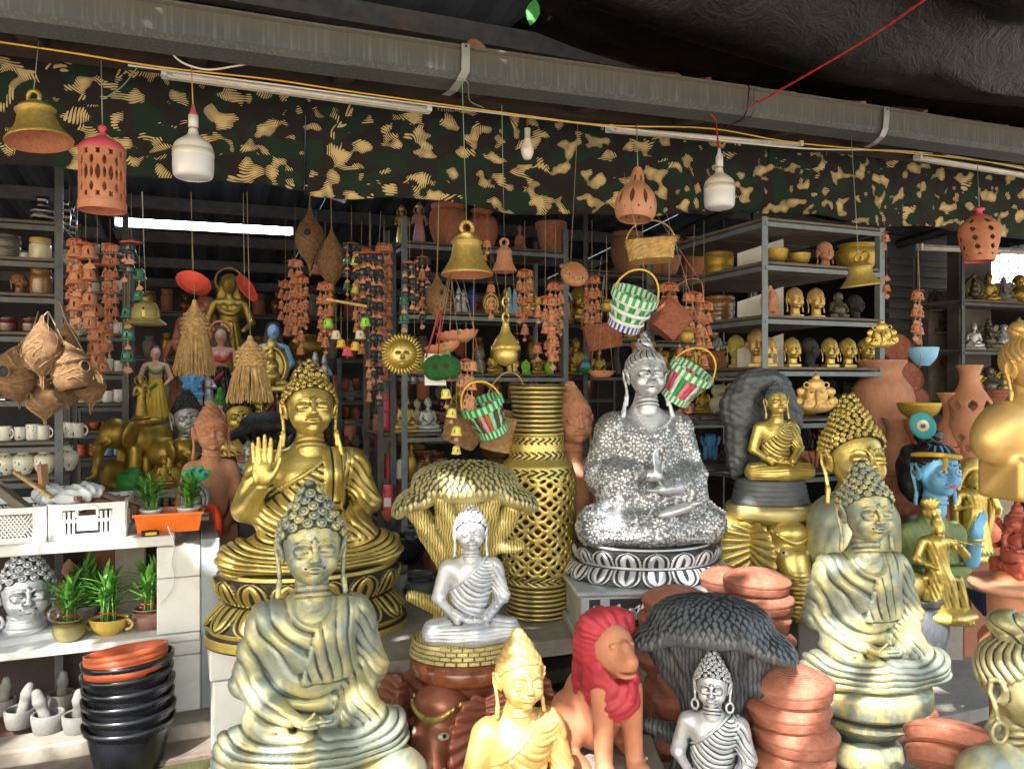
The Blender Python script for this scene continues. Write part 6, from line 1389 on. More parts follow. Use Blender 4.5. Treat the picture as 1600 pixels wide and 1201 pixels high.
# ---------------------------------------------------------------- lines, bulbs and tube lights under the eave
def line(name,label,cat,pts,r,mat,parent=None):
  o0=Vector(pts[0]);g=MB();g.tube([tuple(Vector(p)-o0)for p in pts],r,6);o=g.obj(name,M[mat],loc=o0);tag(o,label,cat);return o
WY=2.60
def sag(pts,n=6):return[Vector(p)for p in catmull([tuple(p)for p in pts],n)]
line('cord','yellow cord strung under the gutter across the whole shop front','cord',sag([W(-60,58,WY),W(0,66,WY),W(120,84,WY),W(250,105,WY),W(420,124,WY),W(560,145,WY),W(800,178,WY),W(950,196,WY),W(1110,201,WY),W(1250,224,WY),W(1480,245,WY),W(1680,272,WY)]),.0028,'rope_yellow')
line('cable','white cable running just beside the yellow cord','cable',sag([W(200,102,WY+.02),W(420,131,WY+.02),W(700,168,WY+.02),W(960,199,WY+.02),W(1240,231,WY+.02),W(1460,240,WY+.02),W(1700,283,WY+.02)]),.0032,'cable_white')
line('cable','white cable loop drooping from the gutter over the left tube','cable',sag([W(262,76,WY-.03),W(285,98,WY-.04),W(325,109,WY-.05),W(370,103,WY-.04),W(415,95,WY-.02)]),.003,'cable_white')
line('cable','short curled white cable end under the gutter near the middle','cable',sag([W(488,105,WY-.03),W(508,115,WY-.04),W(530,117,WY-.03),W(536,110,WY-.02)]),.003,'cable_white')
p0=[W(1185,160,2.35),W(1290,100,2.05),W(1380,45,1.85),W(1500,-40,1.6)]
pp=sag(p0,14);g=MB();o0=pp[0]
for k in(0,1):
  q=[]
  for i in range((len(pp)-1)*3+1):
    a,f=divmod(i,3);v=pp[a].lerp(pp[min(a+1,len(pp)-1)],f/3);ph=i*.55+k*PI;q.append(tuple(v-o0+Vector((math.cos(ph)*.0022,0,math.sin(ph)*.0022))))
  g.tube(q,.0024,5)
tag(g.obj('twisted_rope',M['rope_red'],loc=o0),'red twisted rope rising in front of the black tarpaulin','rope')
s_=onG(1166);ring=[(-.006,.11),(-.018,.10),(-.006,.02),(.02,-.006),(.13,-.006),(.132,.1),(-.006,.11)]
line('rope','thin black rope tied round the gutter where the red rope begins','rope',[gp(s_,a,b)for a,b in ring],.003,'black')
line('rope','short dark end of the red rope lying along the gutter face','rope',[gp(s_,-.018,.02),gp(s_+.03,-.02,.05),pp[0]if False else W(1186,160,2.35)],.003,'rope_red')
line('rope','red cords tied under the gutter above the right hand bulb','rope',sag([W(1110,178,WG+.05),W(1118,188,WG+.06),W(1120,205,WG+.12),W(1122,236,2.52)]),.0022,'rope_red')
line('wire','grey wire loop hanging from the left gutter bracket','wire',sag([W(717,122,WG),W(731,130,WG),W(734,157,WG+.1),W(756,169,WG+.15)]),.002,'galv')
def twist(label,a,b):line('wire',label,'wire',sag([a,a.lerp(b,.5)+Vector((.004,0,-.01)),b]),.0016,'wire')
twist('thin grey wire branching from the cylinder lamp wire to the yellow cord',W(162,155,2.5),W(215,105,WY))
def tube_light(label,px0,py0,px1,py1,w,h,lit=False,mat=None):
  a,b=W(px0,py0,w),W(px1,py1,w);L=(b-a).length;t=thing('tube_light',label,'tube light',a);d=(b-a).normalized();t.rotation_euler=Matrix((d,Vector((-d.y,d.x,0)).normalized(),d.cross(Vector((-d.y,d.x,0)).normalized()))).transposed().to_euler()
  g=MB();g.rbox((L/2,.012,0),(L,.03,h),.004);g.obj('batten',M['white_ceramic'],t)
  if lit:
    m=bpy.data.materials.new('tube_glow');m.use_nodes=True;bs=m.node_tree.nodes['Principled BSDF'];bs.inputs['Base Color'].default_value=(1,1,1,1);bs.inputs['Emission Color'].default_value=(.78,.84,1,1);bs.inputs['Emission Strength'].default_value=9
    g=MB();g.tube([(.02,-.012,0),(L-.02,-.012,0)],h*.48,12);g.obj('lit_tube',m,t)
  else:g=MB();g.tube([(.03,-.008,-h*.1),(L-.03,-.008,-h*.1)],h*.34,12);g.obj('tube',M['white_ceramic'],t)
  for x in(.0,L):
    g=MB();g.box((x+(.006 if x==0 else-.006),0,0),(.016,.04,h*1.05));g.obj('end_cap',M['white_paint'],t)
  return t
tube_light('unlit white tube batten hanging at the left across the camouflage cloth',253,114,672,171,2.66,.022)
tube_light('unlit white tube batten at the middle right beside the large bulb',950,201,1250,226,2.66,.020)
tube_light('unlit cream tube batten under the gutter at the right edge',1433,245,1640,279,2.66,.022)
tube_light('glowing tube lamp deep inside at the left',180,347,457,362,4.7,.045,True)
tube_light('second lamp far back at the ceiling, seen end on',470,288,540,312,4.2,.03)
tube_light('unlit white tube under the roof at the far right behind the red vase lamp',1436,386,1640,394,3.5,.035)
def tee_bulb(label,px,pyc,pyb,wpx,D,cap_red,ptop,small=False):
  k=D/FPX;p=PD(px,pyb,D);t=thing('light_bulb',label,'bulb',p);r=wpx/2*k;H=(pyb-pyc)*k
  if small:
    g=MB();g.lathe(smooth_prof([(0,0),(r*.6,H*.04),(r,H*.26),(r*.8,H*.46),(r*.55,H*.6)],6),24);g.obj('globe',M['white_ceramic'],t);g=MB();g.lathe([(r*.55,H*.6),(r*.5,H*.66),(r*.45,H*.66),(r*.48,H*.98),(0,H)],20);g.obj('bulb_holder',M['white_paint'],t)
  else:
    g=MB();g.lathe(smooth_prof([(0,0),(r*.55,.005),(r*.9,H*.07),(r*.985,H*.2),(r*.985,H*.40)],6),40);g.obj('diffuser',BULB,t)
    g=MB();g.lathe([(r*.99,H*.40),(r*1.005,H*.41),(r*1.0,H*.50)]+smooth_prof([(r*1.0,H*.50),(r*.86,H*.62),(r*.45,H*.73),(r*.28,H*.78),(r*.22,H*.86)],5)+[(r*.2,H*.87)],40);g.obj('bulb_body',M['white_ceramic'],t)
    g=MB()
    for i in range(7):g.lathe([(r*.17,H*(.86+i*.006)),(r*.205,H*(.863+i*.006)),(r*.17,H*(.866+i*.006))],18)
    g.obj('screw_thread',M['galv'],t);g=MB();g.lathe([(0,H*.9),(r*.24,H*.9),(r*.235,H*1.10),(0,H*1.10)],20);g.obj('bulb_holder',M['white_paint'],t)
    g=MB();g.lathe([(r*.23,H*1.10),(r*.13,H*1.17),(r*.06,H*1.28),(0,H*1.28)],16);g.obj('holder_cap',M['pink_paint']if cap_red else M['white_paint'],t)
  string_part(t,[(0,0,H*(1.0 if small else 1.15)),tuple(Vector(ptop)-p)],.0018,'rope_yellow' if cap_red else 'rope_red');return t
BULB=mat_plain('bulb_diffuser',(.66,.68,.74),.3,.03,5,0,coat=.2)
tee_bulb('largest white bulb with a red holder cap, hanging at the left',302,190,283,62,2.34,True,W(299,102,WY)).scale=(1,1,1)
tee_bulb('white high power bulb hanging at the right before the camouflage cloth',1124,253,329,48,2.93,False,W(1121,205,WY))
tee_bulb('small round white bulb hanging in the middle',824,200,250,20,2.72,False,W(823,184,WY),True)
# ---------------------------------------------------------------- bells and pierced lampshades
big_bell('gold painted clay bell hanging at the far left, orange inside',62,140,222,96,2.2,(R(-3),R(-9),0),'gold_bell',W(61,60,WY))
big_bell('largest gold bell hanging in the centre before the shelf, orange inside',730,346,430,81,2.75,(R(-2),R(0),R(20)),'gold_bell',W(722,125,WG))
big_bell('dull gold bell with a ring handle hanging at the right rack',1346,398,447,61,3.0,(R(3),R(-7),0),'gold_bell',W(1330,212,WG))
big_bell('small plain terracotta bell hanging right of the central gold bell',788,373,425,40,3.25,(0,0,0),'terra_pale',W(784,165,WY))
big_bell('small brass bell among the chimes left of centre',575,400,418,20,3.6,(R(5),R(10),0),'gold_dark',PD(577,330,3.6))
big_bell('second small brass bell hanging beside the first one',597,398,420,22,3.6,(R(5),R(-14),0),'gold_dark',PD(595,330,3.6))
big_bell('pale clay bell between the two brown nests',494,408,428,18,3.7,(0,0,0),'terra_pale',PD(494,330,3.7))
def pierced(name,label,px,pyb,D,me,mat,parts,ptop,tilt=(0,0,0)):
  p=PD(px,pyb,D);t=thing('pierced_lampshade',label,'lampshade',p);t.rotation_euler=tilt;mobj('shade',me,t,M[mat])
  for nm,prof,mt in parts:g=MB();g.lathe(prof,36);g.obj(nm,M[mt],t)
  string_part(t,[(0,0,parts[-1][1][-1][1]),tuple(t.matrix_basis.inverted()@Vector(ptop))],.0016,'galv');return t
k=2.3/FPX;r=33*k;H=108*k;n=11;c=2*PI*r/n
def hc(a,z):
  u=a*r/c;h=np.minimum(lens(u%1-.5,(z-H*.50)/c*1.0,.62,.20),9)*c
  h=np.minimum(h,lens((u+.5)%1-.5,(z-H*.50)/c,.5,.13)*c+0)
  for zz in(.30,.68):h=np.minimum(h,lens((u+.5)%1-.5,(z-H*zz)/c,.40,.15)*c)
  for zz in(.80,.20):
    for s in(-1,1):d1=(u%1-.5);q=(z-H*zz)/c;h=np.minimum(h,lens(d1*.8+s*q*.6,q*.8-s*d1*.6,.30,.09)*c)
  return h
me=shell_of_rev([(r*1.0,0),(r*1.0,H*.12),(r*.96,H*.14),(r*.96,H*.84),(r*.99,H*.88)],.0035,.0021,hc,'shade',60)
pierced('','pierced cylinder lampshade of terracotta with pink rims, at the left',160,330,2.3,me,'terra_orange',[('pink_rim',[(r*1.03,0),(r*1.04,H*.12),(r*1.0,H*.125),(r*.97,H*.12),(r*.97,0),(r*1.03,0)],'pink_paint'),('red_lid',[(r*1.03,H*.86),(r*1.05,H*.90),(r*.8,H*.99),(r*.3,H*1.06),(r*.17,H*1.10),(r*.12,H*1.15),(r*.2,H*1.18),(r*.2,H*1.22),(r*.1,H*1.24),(0,H*1.24)],'pink_paint')],W(158,95,WY))
k=2.86/FPX;r=31*k;H=84*k
me=shell_of_rev(smooth_prof([(r*.80,0),(r*.95,H*.10),(r,H*.26),(r*.90,H*.44),(r*.62,H*.60),(r*.36,H*.70),(r*.30,H*.8),(r*.22,H*.92),(r*.13,H)],5),.0035,.0021,lambda a,z:np.minimum(np.minimum(lens((a*9/(2*PI))%1-.5,(z-H*.36)/(H*.2),.75,.17),lens((a*9/(2*PI)+.5)%1-.5,(z-H*.15)/(H*.2),.12,.07)),lens((a*6/(2*PI))%1-.5,(z-H*.76)/(H*.2),.4,.2))*.02,'shade',60)
pierced('','terracotta gourd shaped pierced lampshade hanging above the rectangular basket',992,343,2.86,me,'terra_pale',[('neck_ring',[(r*.14,H*.97),(r*.15,H*1.0),(0,H*1.01)],'terra_pale')],W(995,194,WY),(R(-6),R(4),0))
k=3.3/FPX;r=28.5*k;H=80*k
me=shell_of_rev(smooth_prof([(r*.72,0),(r*.78,H*.12),(r*.97,H*.42),(r*1.0,H*.56),(r*.88,H*.72),(r*.5,H*.84)],5),.0035,.0024,lambda a,z:np.minimum(lens(((a*7/(2*PI)+z/H*.8)%1-.5)*1.0,((z/H*6)%1-.5),.30,.16),9)*.02+.02*((z<H*.1)|(z>H*.78)),'shade',60)
pierced('','terracotta urn lampshade with pink neck hanging at the far right',1530,408,3.3,me,'terra_orange',[('pink_rim',[(r*.75,-.002),(r*.78,H*.04),(r*.70,H*.045),(r*.68,-.002),(r*.75,-.002)],'pink_paint'),('red_neck',[(r*.62,H*.80),(r*.42,H*.88),(r*.16,H*.92),(r*.15,H*.98),(r*.28,H*1.0),(r*.25,H*1.03),(0,H*1.03)],'pink_paint')],W(1527,255,WY))
k=2.75/FPX;r=27*k;H=42*k
me=shell_of_rev([(r*1.1,0),(r,H*.06),(r*.72,H*.2),(r*.70,H*.5),(r*.55,H*.75),(r*.25,H*.85)],.003,.0021,lambda a,z:lens((a*5/(2*PI)+.3)%1-.5,(z-H*.42)/(H*.3),.8,.07)*.02,'shade',60)
M['olive_lamp']=mat_plain('olive_lamp',(.20,.17,.06),.5,.15,12,.2)
pierced('','small olive and yellow domed lampshade left of the red saucer',228,507,2.75,me,'olive_lamp',[('yellow_band',[(r*.745,H*.26),(r*.735,H*.5),(r*.70,H*.52)],'yellow_clay'),('knob',[(r*.3,H*.84),(r*.12,H*.9),(r*.2,H*.96),(r*.18,H*1.02),(0,H*1.03)],'olive_lamp')],W(222,300,WY))
# ---------------------------------------------------------------- nests, straw shades, saucers, baskets
nest('round bird nest with a dark entrance at the far left edge',20,536,612,62,2.45,PD(75,487,2.45),hole=(.05,.42,.30),tilt=(0,R(8),0),style='house')
nest('pear shaped coir nest with a wispy tail, front of the left cluster',66,492,612,55,2.40,PD(75,487,2.42))
nest('house shaped coir nest with overhanging thatch beside the grey post',118,530,608,60,2.45,PD(76,487,2.45),hole=(1.2,.38,.28),tilt=(0,R(-14),0),style='house')
nest('lowest coir nest hanging at the bottom of the left cluster',70,592,664,50,2.50,PD(76,487,2.5),style='round',hole=(-.4,.62,.2))
nest('coir nest with a long thin tail reaching down at the right of the left cluster',142,568,648,42,2.6,PD(96,487,2.6))
nest('dim coir nest half hidden behind the left cluster',30,580,640,52,2.62,PD(60,487,2.62))
nest('coir nest hanging high behind the post in the left cluster',104,500,572,34,2.66,PD(92,470,2.66),hole=(.3,.6,.2))
nest('coir nest with short tail behind the lowest one in the left cluster',108,590,640,40,2.68,PD(96,500,2.68),style='round')
nest('upper brown hanging nest left of the middle, opening in front',484,322,434,42,3.5,PD(484,296,3.5),hole=(.1,.60,.28))
nest('lower brown spindle shaped nest beside the upper one',518,354,470,42,3.45,PD(517,300,3.45))
nest('small brown nest under the central gold bell at its left',683,425,515,36,3.1,PD(686,300,3.1),hole=(.5,.62,.26))
nest('faint brown nest behind the middle chimes',560,440,480,22,3.8,PD(560,380,3.8),style='round')
straw_lamp('straw fringed lampshade hanging under the flat red saucer',304,468,586,62,2.9,PD(298,300,2.9))
straw_lamp('straw fringed lampshade hanging lower, beside the gold goddess',391,524,628,72,2.8,PD(386,300,2.8))
for lab,px,py,r,tilt,D in(('flat red plastic saucer hanging above the left straw lampshade',301,446,27,(R(-38),R(3),0),2.9),('red plastic saucer seen edge on, hanging beside the gold goddess',382,452,24,(R(20),R(62),R(10)),2.85)):
  p=PD(px,py,D);t=thing('hanging_saucer',lab,'saucer',p);t.rotation_euler=tilt;rr=r/FPX*D;mobj('saucer',lm('saucer'),t,M['red_saucer']if 'red_saucer' in M else mat_plain('red_saucer',(.60,.075,.05),.35,.08,10,.03),scale=(rr,rr,rr*.22));string_part(t,[(0,0,0),tuple(t.matrix_basis.inverted()@PD(px-2,300,D))])
wicker_basket('green and white checked strip basket with a yellow handle, blue foot',976,506,2.72,.076,.050,.105,['green_bright','white_plastic'],(R(24),R(18),0),PD(975,270,2.75),checks=True,bottom=('cobalt','white_paint'))
wicker_basket('pink green and white striped basket behind the silver shoulder',1056,618,2.98,.080,.052,.11,['pink_strip','pink_paint','white_plastic','green_bright'],(R(22),R(30),0),PD(1040,330,3.0))
wicker_basket('brown striped basket with green foot hanging above the gold tree',770,672,2.75,.070,.045,.10,['wood_dark','mint','wood_dark','pink_pale','rust_plastic','mint'],(R(16),R(-22),0),PD(742,320,2.78),rim=('green','mint'))
# rattan baskets
def rattan(label,px,py,D,w,h,d,tilt,mat,ptop,name='cane_basket',flare=1.15):
  p=PD(px,py,D);t=thing(name,label,'basket',p);t.rotation_euler=tilt;k=D/FPX;w*=k;h*=k;d*=k;g=MB();rows=9;n=26;V=[]
  for i in range(rows+1):
    f=i/rows;s=1+(flare-1)*f
    for j in range(n*2):
      a=2*PI*j/(n*2);ca,sa=math.cos(a),math.sin(a);x=abs(ca)**.5*math.copysign(1,ca)*w/2*s;y=abs(sa)**.5*math.copysign(1,sa)*d/2*s;o=1+.03*(1 if(i+j//2)%2 else-1);V.append((x*o,y*o,f*h))
  F=[(i*n*2+j,i*n*2+(j+1)%(n*2),(i+1)*n*2+(j+1)%(n*2),(i+1)*n*2+j)for i in range(rows)for j in range(n*2)]+[tuple(range(n*2))[::-1]]
  g.add(V,F,True);o=g.obj('woven_side',M[mat],t);sm=o.modifiers.new('t','SOLIDIFY');sm.thickness=.003
  g=MB();g.tube([tuple(np.array(V[rows*n*2+(j%(n*2))])*np.array([1.02,1.02,1]))for j in range(n*2+1)],.004,5,False);g.obj('rim',M[mat],t)
  g=MB();g.tube([(math.cos(a)*w/2*flare,0,h+math.sin(a)*h*1.2)for a in np.linspace(0,PI,12)],.0035,5);g.obj('handle',M[mat],t)
  string_part(t,[(0,0,h*2.2),tuple(t.matrix_basis.inverted()@Vector(ptop))]);return t
M['cane']=mat_plain('cane',(.50,.33,.12),.7,.3,50,.5);M['cane_red']=mat_plain('cane_red',(.28,.09,.05),.7,.3,50,.5)
M['cobalt']=mat_plain('cobalt_plastic',(.02,.05,.36),.4,.1,10,.03);M['pink_strip']=mat_plain('pink_strip',(.80,.22,.32),.4,.1,10,.03);M['mint']=mat_plain('mint_strip',(.28,.62,.42),.4,.1,10,.03);M['wood_dark']=mat_plain('brown_strip',(.11,.055,.03),.6,.2,10,.1);M['pink_pale']=mat_plain('pale_pink_strip',(.62,.33,.40),.4,.1,10,.03)
rattan('rectangular cane basket with a thin hoop handle under the gourd lampshade',1018,408,3.0,66,30,40,(R(-6),R(-3),R(-8)),'cane',PD(1012,300,3.0))
rattan('reddish diamond hung cane basket beside the green checked basket',1032,520,3.05,44,48,30,(R(0),R(38),R(10)),'cane_red',PD(1022,330,3.05),flare=1.25)
rattan('brown shallow cane basket hanging behind the checked basket',946,545,3.3,52,38,34,(0,R(-10),0),'cane_red',PD(940,400,3.3))
rattan('round twig basket hanging left of the brown striped basket',716,690,2.9,52,46,44,(R(10),R(25),0),'coir',PD(716,400,2.9),flare=1.4)
rattan('pale rope basket behind the brown striped basket',775,700,3.05,50,56,40,(R(10),R(12),0),'coir_pale',PD(770,400,3.05),flare=1.3)
# clay drum
p=PD(893,436,3.1);t=thing('clay_drum','round clay face drum with a zigzag green band, hanging right of centre','hanging ornament',p);t.rotation_euler=(R(58),R(0),R(20));r=21/FPX*3.1
g=MB();g.lathe([(0,0),(r*.72,.0),(r*1.0,r*.35),(r*1.02,r*.8),(r*.8,r*1.0),(0,r*1.0)],32);g.obj('drum_body',M['terra_pale'],t)
for i in range(12):
  a=2*PI*i/12;g=MB();g.tube([(math.cos(a)*r*.74,math.sin(a)*r*.74,r*1.055),(math.cos(a+PI/12)*r*.98,math.sin(a+PI/12)*r*.98,r*.84),(math.cos(a+PI/6)*r*.74,math.sin(a+PI/6)*r*.74,r*1.055)],.0018,4);g.obj('zigzag',M['green'],t)
g=MB();g.lathe([(0,r*1.09),(r*.55,r*1.08),(r*.62,r*1.02)],26);g.obj('face_plate',M['terra_orange'],t)
for s in(-1,1):g=MB();g.lathe([(0,-.9),(.7,-.6),(1,0),(.7,.6),(0,.9)],10,(0,0,0));o=g.obj('ear_knob',M['terra_orange'],t,loc=(s*r*.7,r*.85,r*.4));o.scale=(r*.22,)*3
string_part(t,[(0,r,r*.4),tuple(t.matrix_basis.inverted()@PD(903,190,3.1))])
# brass temple lamp on a chain
p=PD(790,572,2.95);kk=2.95/FPX;t=thing('chain_lamp','antique brass hanging lamp on a heavy linked chain, centre','lamp',p)
g=MB();g.lathe([(a*kk,b*kk)for a,b in[(0,0),(9,2),(16,8),(20,18),(18,22),(22,26),(23,30),(20,34),(17,40),(14,46),(10,50),(7,56),(7,60),(5,64),(6,67),(3,70),(0,70)]],30);o=g.obj('lamp_body',M['gold_black'],t)
for i in range(10):
  a=2*PI*i/10;V=[(math.cos(q)*6*kk,0,math.sin(q)*3.6*kk)for q in np.linspace(0,2*PI,12)];g=MB();g.tube(V,.9*kk,5);o=g.obj('pierced_ring',M['gold'],t,loc=(math.cos(a)*22*kk,math.sin(a)*22*kk,28*kk),rot=(0,0,a+PI/2))
g=MB();g.tube([(math.cos(q)*5.2*kk,0,math.sin(q)*8*kk)for q in np.linspace(0,2*PI,14)],1.9*kk,6);lk=g.mesh('chain_link',None)
for i in range(4):mobj('chain_link',lk,t,M['gold_dark' if i%2 else 'gold'],loc=(0,0,(76+12.2*i)*kk),rot=(0,0,(i%2)*PI/2+.4))
string_part(t,[(0,0,120*kk),(0,0,200*kk)])
# sun face
p=PD(628,553,2.95);kk=2.95/FPX;t=thing('sun_mask','round gold sun face with a ring of curled rays, left of the green coconuts','wall mask',p,face_cam(p,5))
g=MB();g.lathe([(0,0),(31*kk,0),(31*kk,3*kk),(21*kk,4.5*kk),(20*kk,7*kk),(18*kk,8*kk),(0,8*kk)],40,(0,0,0),Matrix.Rotation(R(90),4,'X'));g.obj('sun_disc',M['gold_dark'],t)
ray_=MB();ray_.tube([(0,-.002,22*kk),(1.2*kk,-.006,26*kk),(-.8*kk,-.005,30*kk),(1.4*kk,-.003,33.5*kk)],[1.9*kk,1.7*kk,1.4*kk,.6*kk],6);rme=ray_.mesh('ray',None)
for i in range(34):mobj('ray',rme,t,M['gold'],rot=(0,2*PI*i/34,0),loc=(0,-.003,0))
V,F=sculpt([ell((0,-.12,0),(.42,.16,.44),.03)]+xf([q for q in face_prims()if q.lo[1]<-.28 and q.hi[2]<.72 and q.hi[0]-q.lo[0]<.4],Matrix.Translation((0,.17,-.46))@Matrix.Scale(1.0,4)),.014)
mobj('sun_face',finish('sun_face',V,F,cs=95),t,M['gold_skin'],scale=42*kk,loc=(0,-.004,0))
# ornaments with the coconuts
p=PD(690,575,2.7);kk=2.7/FPX;t=thing('coconut_pair','two round green felt coconuts hanging on a white card','hanging ornament',p)
g=MB();g.rbox((-10*kk,.012,-2*kk),(34*kk,.004,50*kk),.001);g.obj('white_card',M['white_paint'],t)
for dx,dz in((-8,0),(10,1)):
  g=MB();g.lathe(smooth_prof([(0,-20),(12,-17),(19,-8),(20.5,3),(15,14),(5,19.5),(0,20)],4),24);V=np.concatenate(g.V)*kk;V[:,0]+=0;o=mobj('green_coconut',mesh_np('green_coconut',V,np.array(g.F)),t,mat_plain('green_felt',(.018,.12,.022),.95,.3,60,.9,bd=.006),loc=(dx*kk,-.01-.01*(dx>0),dz*kk));g=MB();g.lathe([(0,.002),(4.4*kk,0)],12,(dx*kk,-.01-.01*(dx>0)-20.8*kk,dz*kk+.004),Matrix.Rotation(R(90),4,'X'));g.obj('dark_spot',mat_plain('dark_brown_spot',(.04,.02,.012),.9,.2,20,.1),t)
for k,(a,b)in enumerate(((-8,21),(4,22),(11,23))):mobj('leaf',LEAFM,t,M['leaf'],loc=(a*kk,-.012,b*kk),scale=5.5*kk,rot=(0,k,0))
string_part(t,[(-6*kk,0,20*kk),tuple(PD(690,485,2.7)-p)],.003,'rope_red');string_part(t,[(-25*kk,0,16*kk),tuple(PD(688,485,2.7)-p)],.003,'rope_red')
def boat(label,px,py,D,wpx,tilt,mat,ptop):
  k=D/FPX;p=PD(px,py,D);t=thing('hanging_planter',label,'hanging bowl',p);t.rotation_euler=tilt;r=wpx/2*k;n=36;V=[]
  pf=[(0,0),(.5,.02),(.85,.3),(.98,.62),(1.0,.66),(.93,.66),(.8,.36),(.4,.1),(0,.08)]
  for(a,b)in pf:
    for j in range(n):
      q=2*PI*j/n;s=1+(.045*math.cos(q*18)if b>.6 else 0);V.append((a*math.cos(q)*r*s,a*math.sin(q)*r*.55*s,b*r*.75+(.03*r*math.cos(q*18)if b>.6 else 0)))
  F=np.array([(i*n+j,i*n+(j+1)%n,(i+1)*n+(j+1)%n,(i+1)*n+j)for i in range(len(pf)-1)for j in range(n)]);mobj('scalloped_bowl',mesh_np('scalloped_bowl',V,F),t,M[mat])
  for q in(.4,2.6,4.4):string_part(t,[(math.cos(q)*r*.95,math.sin(q)*r*.5,r*.5),tuple(t.matrix_basis.inverted()@Vector(ptop))])
  mobj('flower',LEAFM,t,M['green'],loc=(r*.1,-r*.56,r*.36),scale=r*.13);return t
boat('upper scalloped clay boat bowl hanging above the green coconuts',716,535,2.85,66,(R(-8),R(-6),0),'terra_orange',PD(706,420,2.85))
boat('lower scalloped clay boat bowl painted with a flower, above the coconuts',694,552,2.78,58,(R(-6),R(-12),0),'terra_orange',PD(704,420,2.8))
boat('clay boat bowl hanging beside the silver Buddha head at its left',940,590,3.2,42,(R(-4),R(0),0),'terra_orange',PD(944,430,3.2))
pot('hanging_bowl','bowl','pale blue round bowl hanging on a string at the right','hanging bowl',1443,571,44,28,'blue_pale',D=3.3)
line('cord','string carrying the pale blue bowl at the right','cord',[PD(1437,575,3.26),PD(1440,540,3.26),PD(1434,380,3.26)],.002,'string')
pot('hanging_pot','flowerpot','terracotta tapered pot hanging behind the silver topknot','pot',1005,575,40,40,'terra_orange',D=3.4);line('cord','string of the tapered pot behind the silver topknot','cord',[PD(1005,535,3.4),PD(1004,330,3.4)],.0015,'string')
p=at(1275,645,D=3.28);o=figure('tusker_mask','golden elephant god mask hanging on the right rack between laughing and praying figures','mask',1275,648,60,'gold_bright',D=3.22,yaw=10,name='wall_mask');line('cord','cord holding the golden elephant god mask','cord',[PD(1275,592,3.24),PD(1274,575,3.30)],.0015,'string')
figure('tusker_mask','antique green gold elephant god mask tied to the rack post','mask',1378,546,44,'gold_black',D=3.45,yaw=10,name='wall_mask')
# ---------------------------------------------------------------- wind chimes
T,G_D,BK='terra_orange','green_glaze','black_glaze'
M[G_D]=mat_plain('green_glaze',(.035,.14,.095),.3,.4,30,.1,coat=.4);M[BK]=mat_plain('black_glaze',(.03,.035,.04),.3,.4,30,.1,coat=.4);M['yellow_bell']=mat_plain('yellow_bell',(.62,.56,.12),.5,.12,20,.1);M['lime']=mat_plain('lime_paint',(.25,.62,.05),.45,.1,20,.05)
def CI(L,s,mats,seed,**k):return column_items(L,s,mats,seed,**k)
chime('terracotta fish and bell chime in front of the rack at the left',134,378,2.75,30,[(-12,130,CI(130,24,[T],1)),(6,160,CI(160,22,[T],2)),(16,250,[(y+150,a,s,m)for y,a,s,m in CI(100,24,[T],3)])],ptop=PD(134,300,2.75))
chime('second terracotta chime just right of the grey post, lower bells',152,410,2.85,34,[(-14,100,CI(100,14,[T],4)),(0,195,[(y+60,a,s,m)for y,a,s,m in CI(135,22,[T],5)]),(12,178,[(y+90,a,s,m)for y,a,s,m in CI(88,18,[T],6)])],top='disc',ptop=PD(152,330,2.85))
chime('chime of dark green glazed bells under a red clay dish at the left',205,375,2.75,34,[(-12,170,CI(60,18,[BK],7)),(0,130,CI(60,20,[BK],8)),(12,90,[(y+40,a,s,m)for y,a,s,m in CI(60,20,[G_D],9)]),(-4,215,[(y+100,a,s,m)for y,a,s,m in CI(115,20,[G_D],10)])],ptop=PD(205,300,2.75))
chime('pink clay dome chime of small bells beside the upper brown nest',461,405,3.5,24,[(-6,110,CI(110,10,[T],11)),(4,60,CI(60,12,['terra_pale'],12)),(9,50,CI(50,12,['terra_pale'],13))],tmat='terra_pale',ptop=PD(461,320,3.5))
chime('dim red chime hanging left of the pink dome chime',446,438,3.7,22,[(-6,60,CI(60,10,[T],14)),(3,90,CI(90,11,[T],15)),(8,80,CI(80,11,[T],16))],ptop=PD(446,340,3.7))
chime('dark green bell chime under a brown clay roof, left of the steel rack',549,378,3.2,24,[(-7,80,CI(80,12,[BK,G_D],17)),(5,110,CI(110,13,[BK,'yellow_bell'],18)),(10,70,CI(70,12,[BK],19))],tmat='brown_glaze',ptop=PD(549,320,3.2))
chime('long black bell chime under a round red clay ring near the brass bells',579,392,3.15,34,[(-12,120,CI(120,14,[BK],20)),(-3,100,CI(100,13,[BK],21)),(4,215,CI(215,15,[BK],22)),(13,250,CI(250,15,[BK],23))],ptop=PD(579,330,3.15))
p=chime('chime of small painted bells in lime, orange and red on a wooden bar',543,472,3.05,64,[(-30,40,[(30,'b',16,'lime')]),(-18,60,[(48,'b',16,'cream')]),(-10,75,[(62,'b',15,'rope_yellow')]),(0,92,[(74,'b',17,'pink_paint')]),(12,80,[(66,'b',16,'rope_yellow')]),(20,58,[(48,'b',16,'cream')]),(28,40,[(28,'b',16,'lime')])],top='bar',ptop=PD(543,380,3.05))
chime('thin dim chime in front of the lit opening in the middle',577,560,3.1,12,[(0,70,CI(70,11,[T],24)),(6,40,CI(40,10,[BK],25))],ptop=PD(577,500,3.1))
chime('green glazed bell chime under a red disc, left side of the steel rack',640,408,3.0,26,[(-7,60,CI(60,13,[BK],26)),(4,75,CI(75,14,[BK],27)),(-8,150,[(y+50,a,s,m)for y,a,s,m in CI(100,17,[G_D],28)]),(8,190,[(y+115,a,s,m)for y,a,s,m in CI(75,17,[BK],29)])],ptop=PD(640,340,3.0))
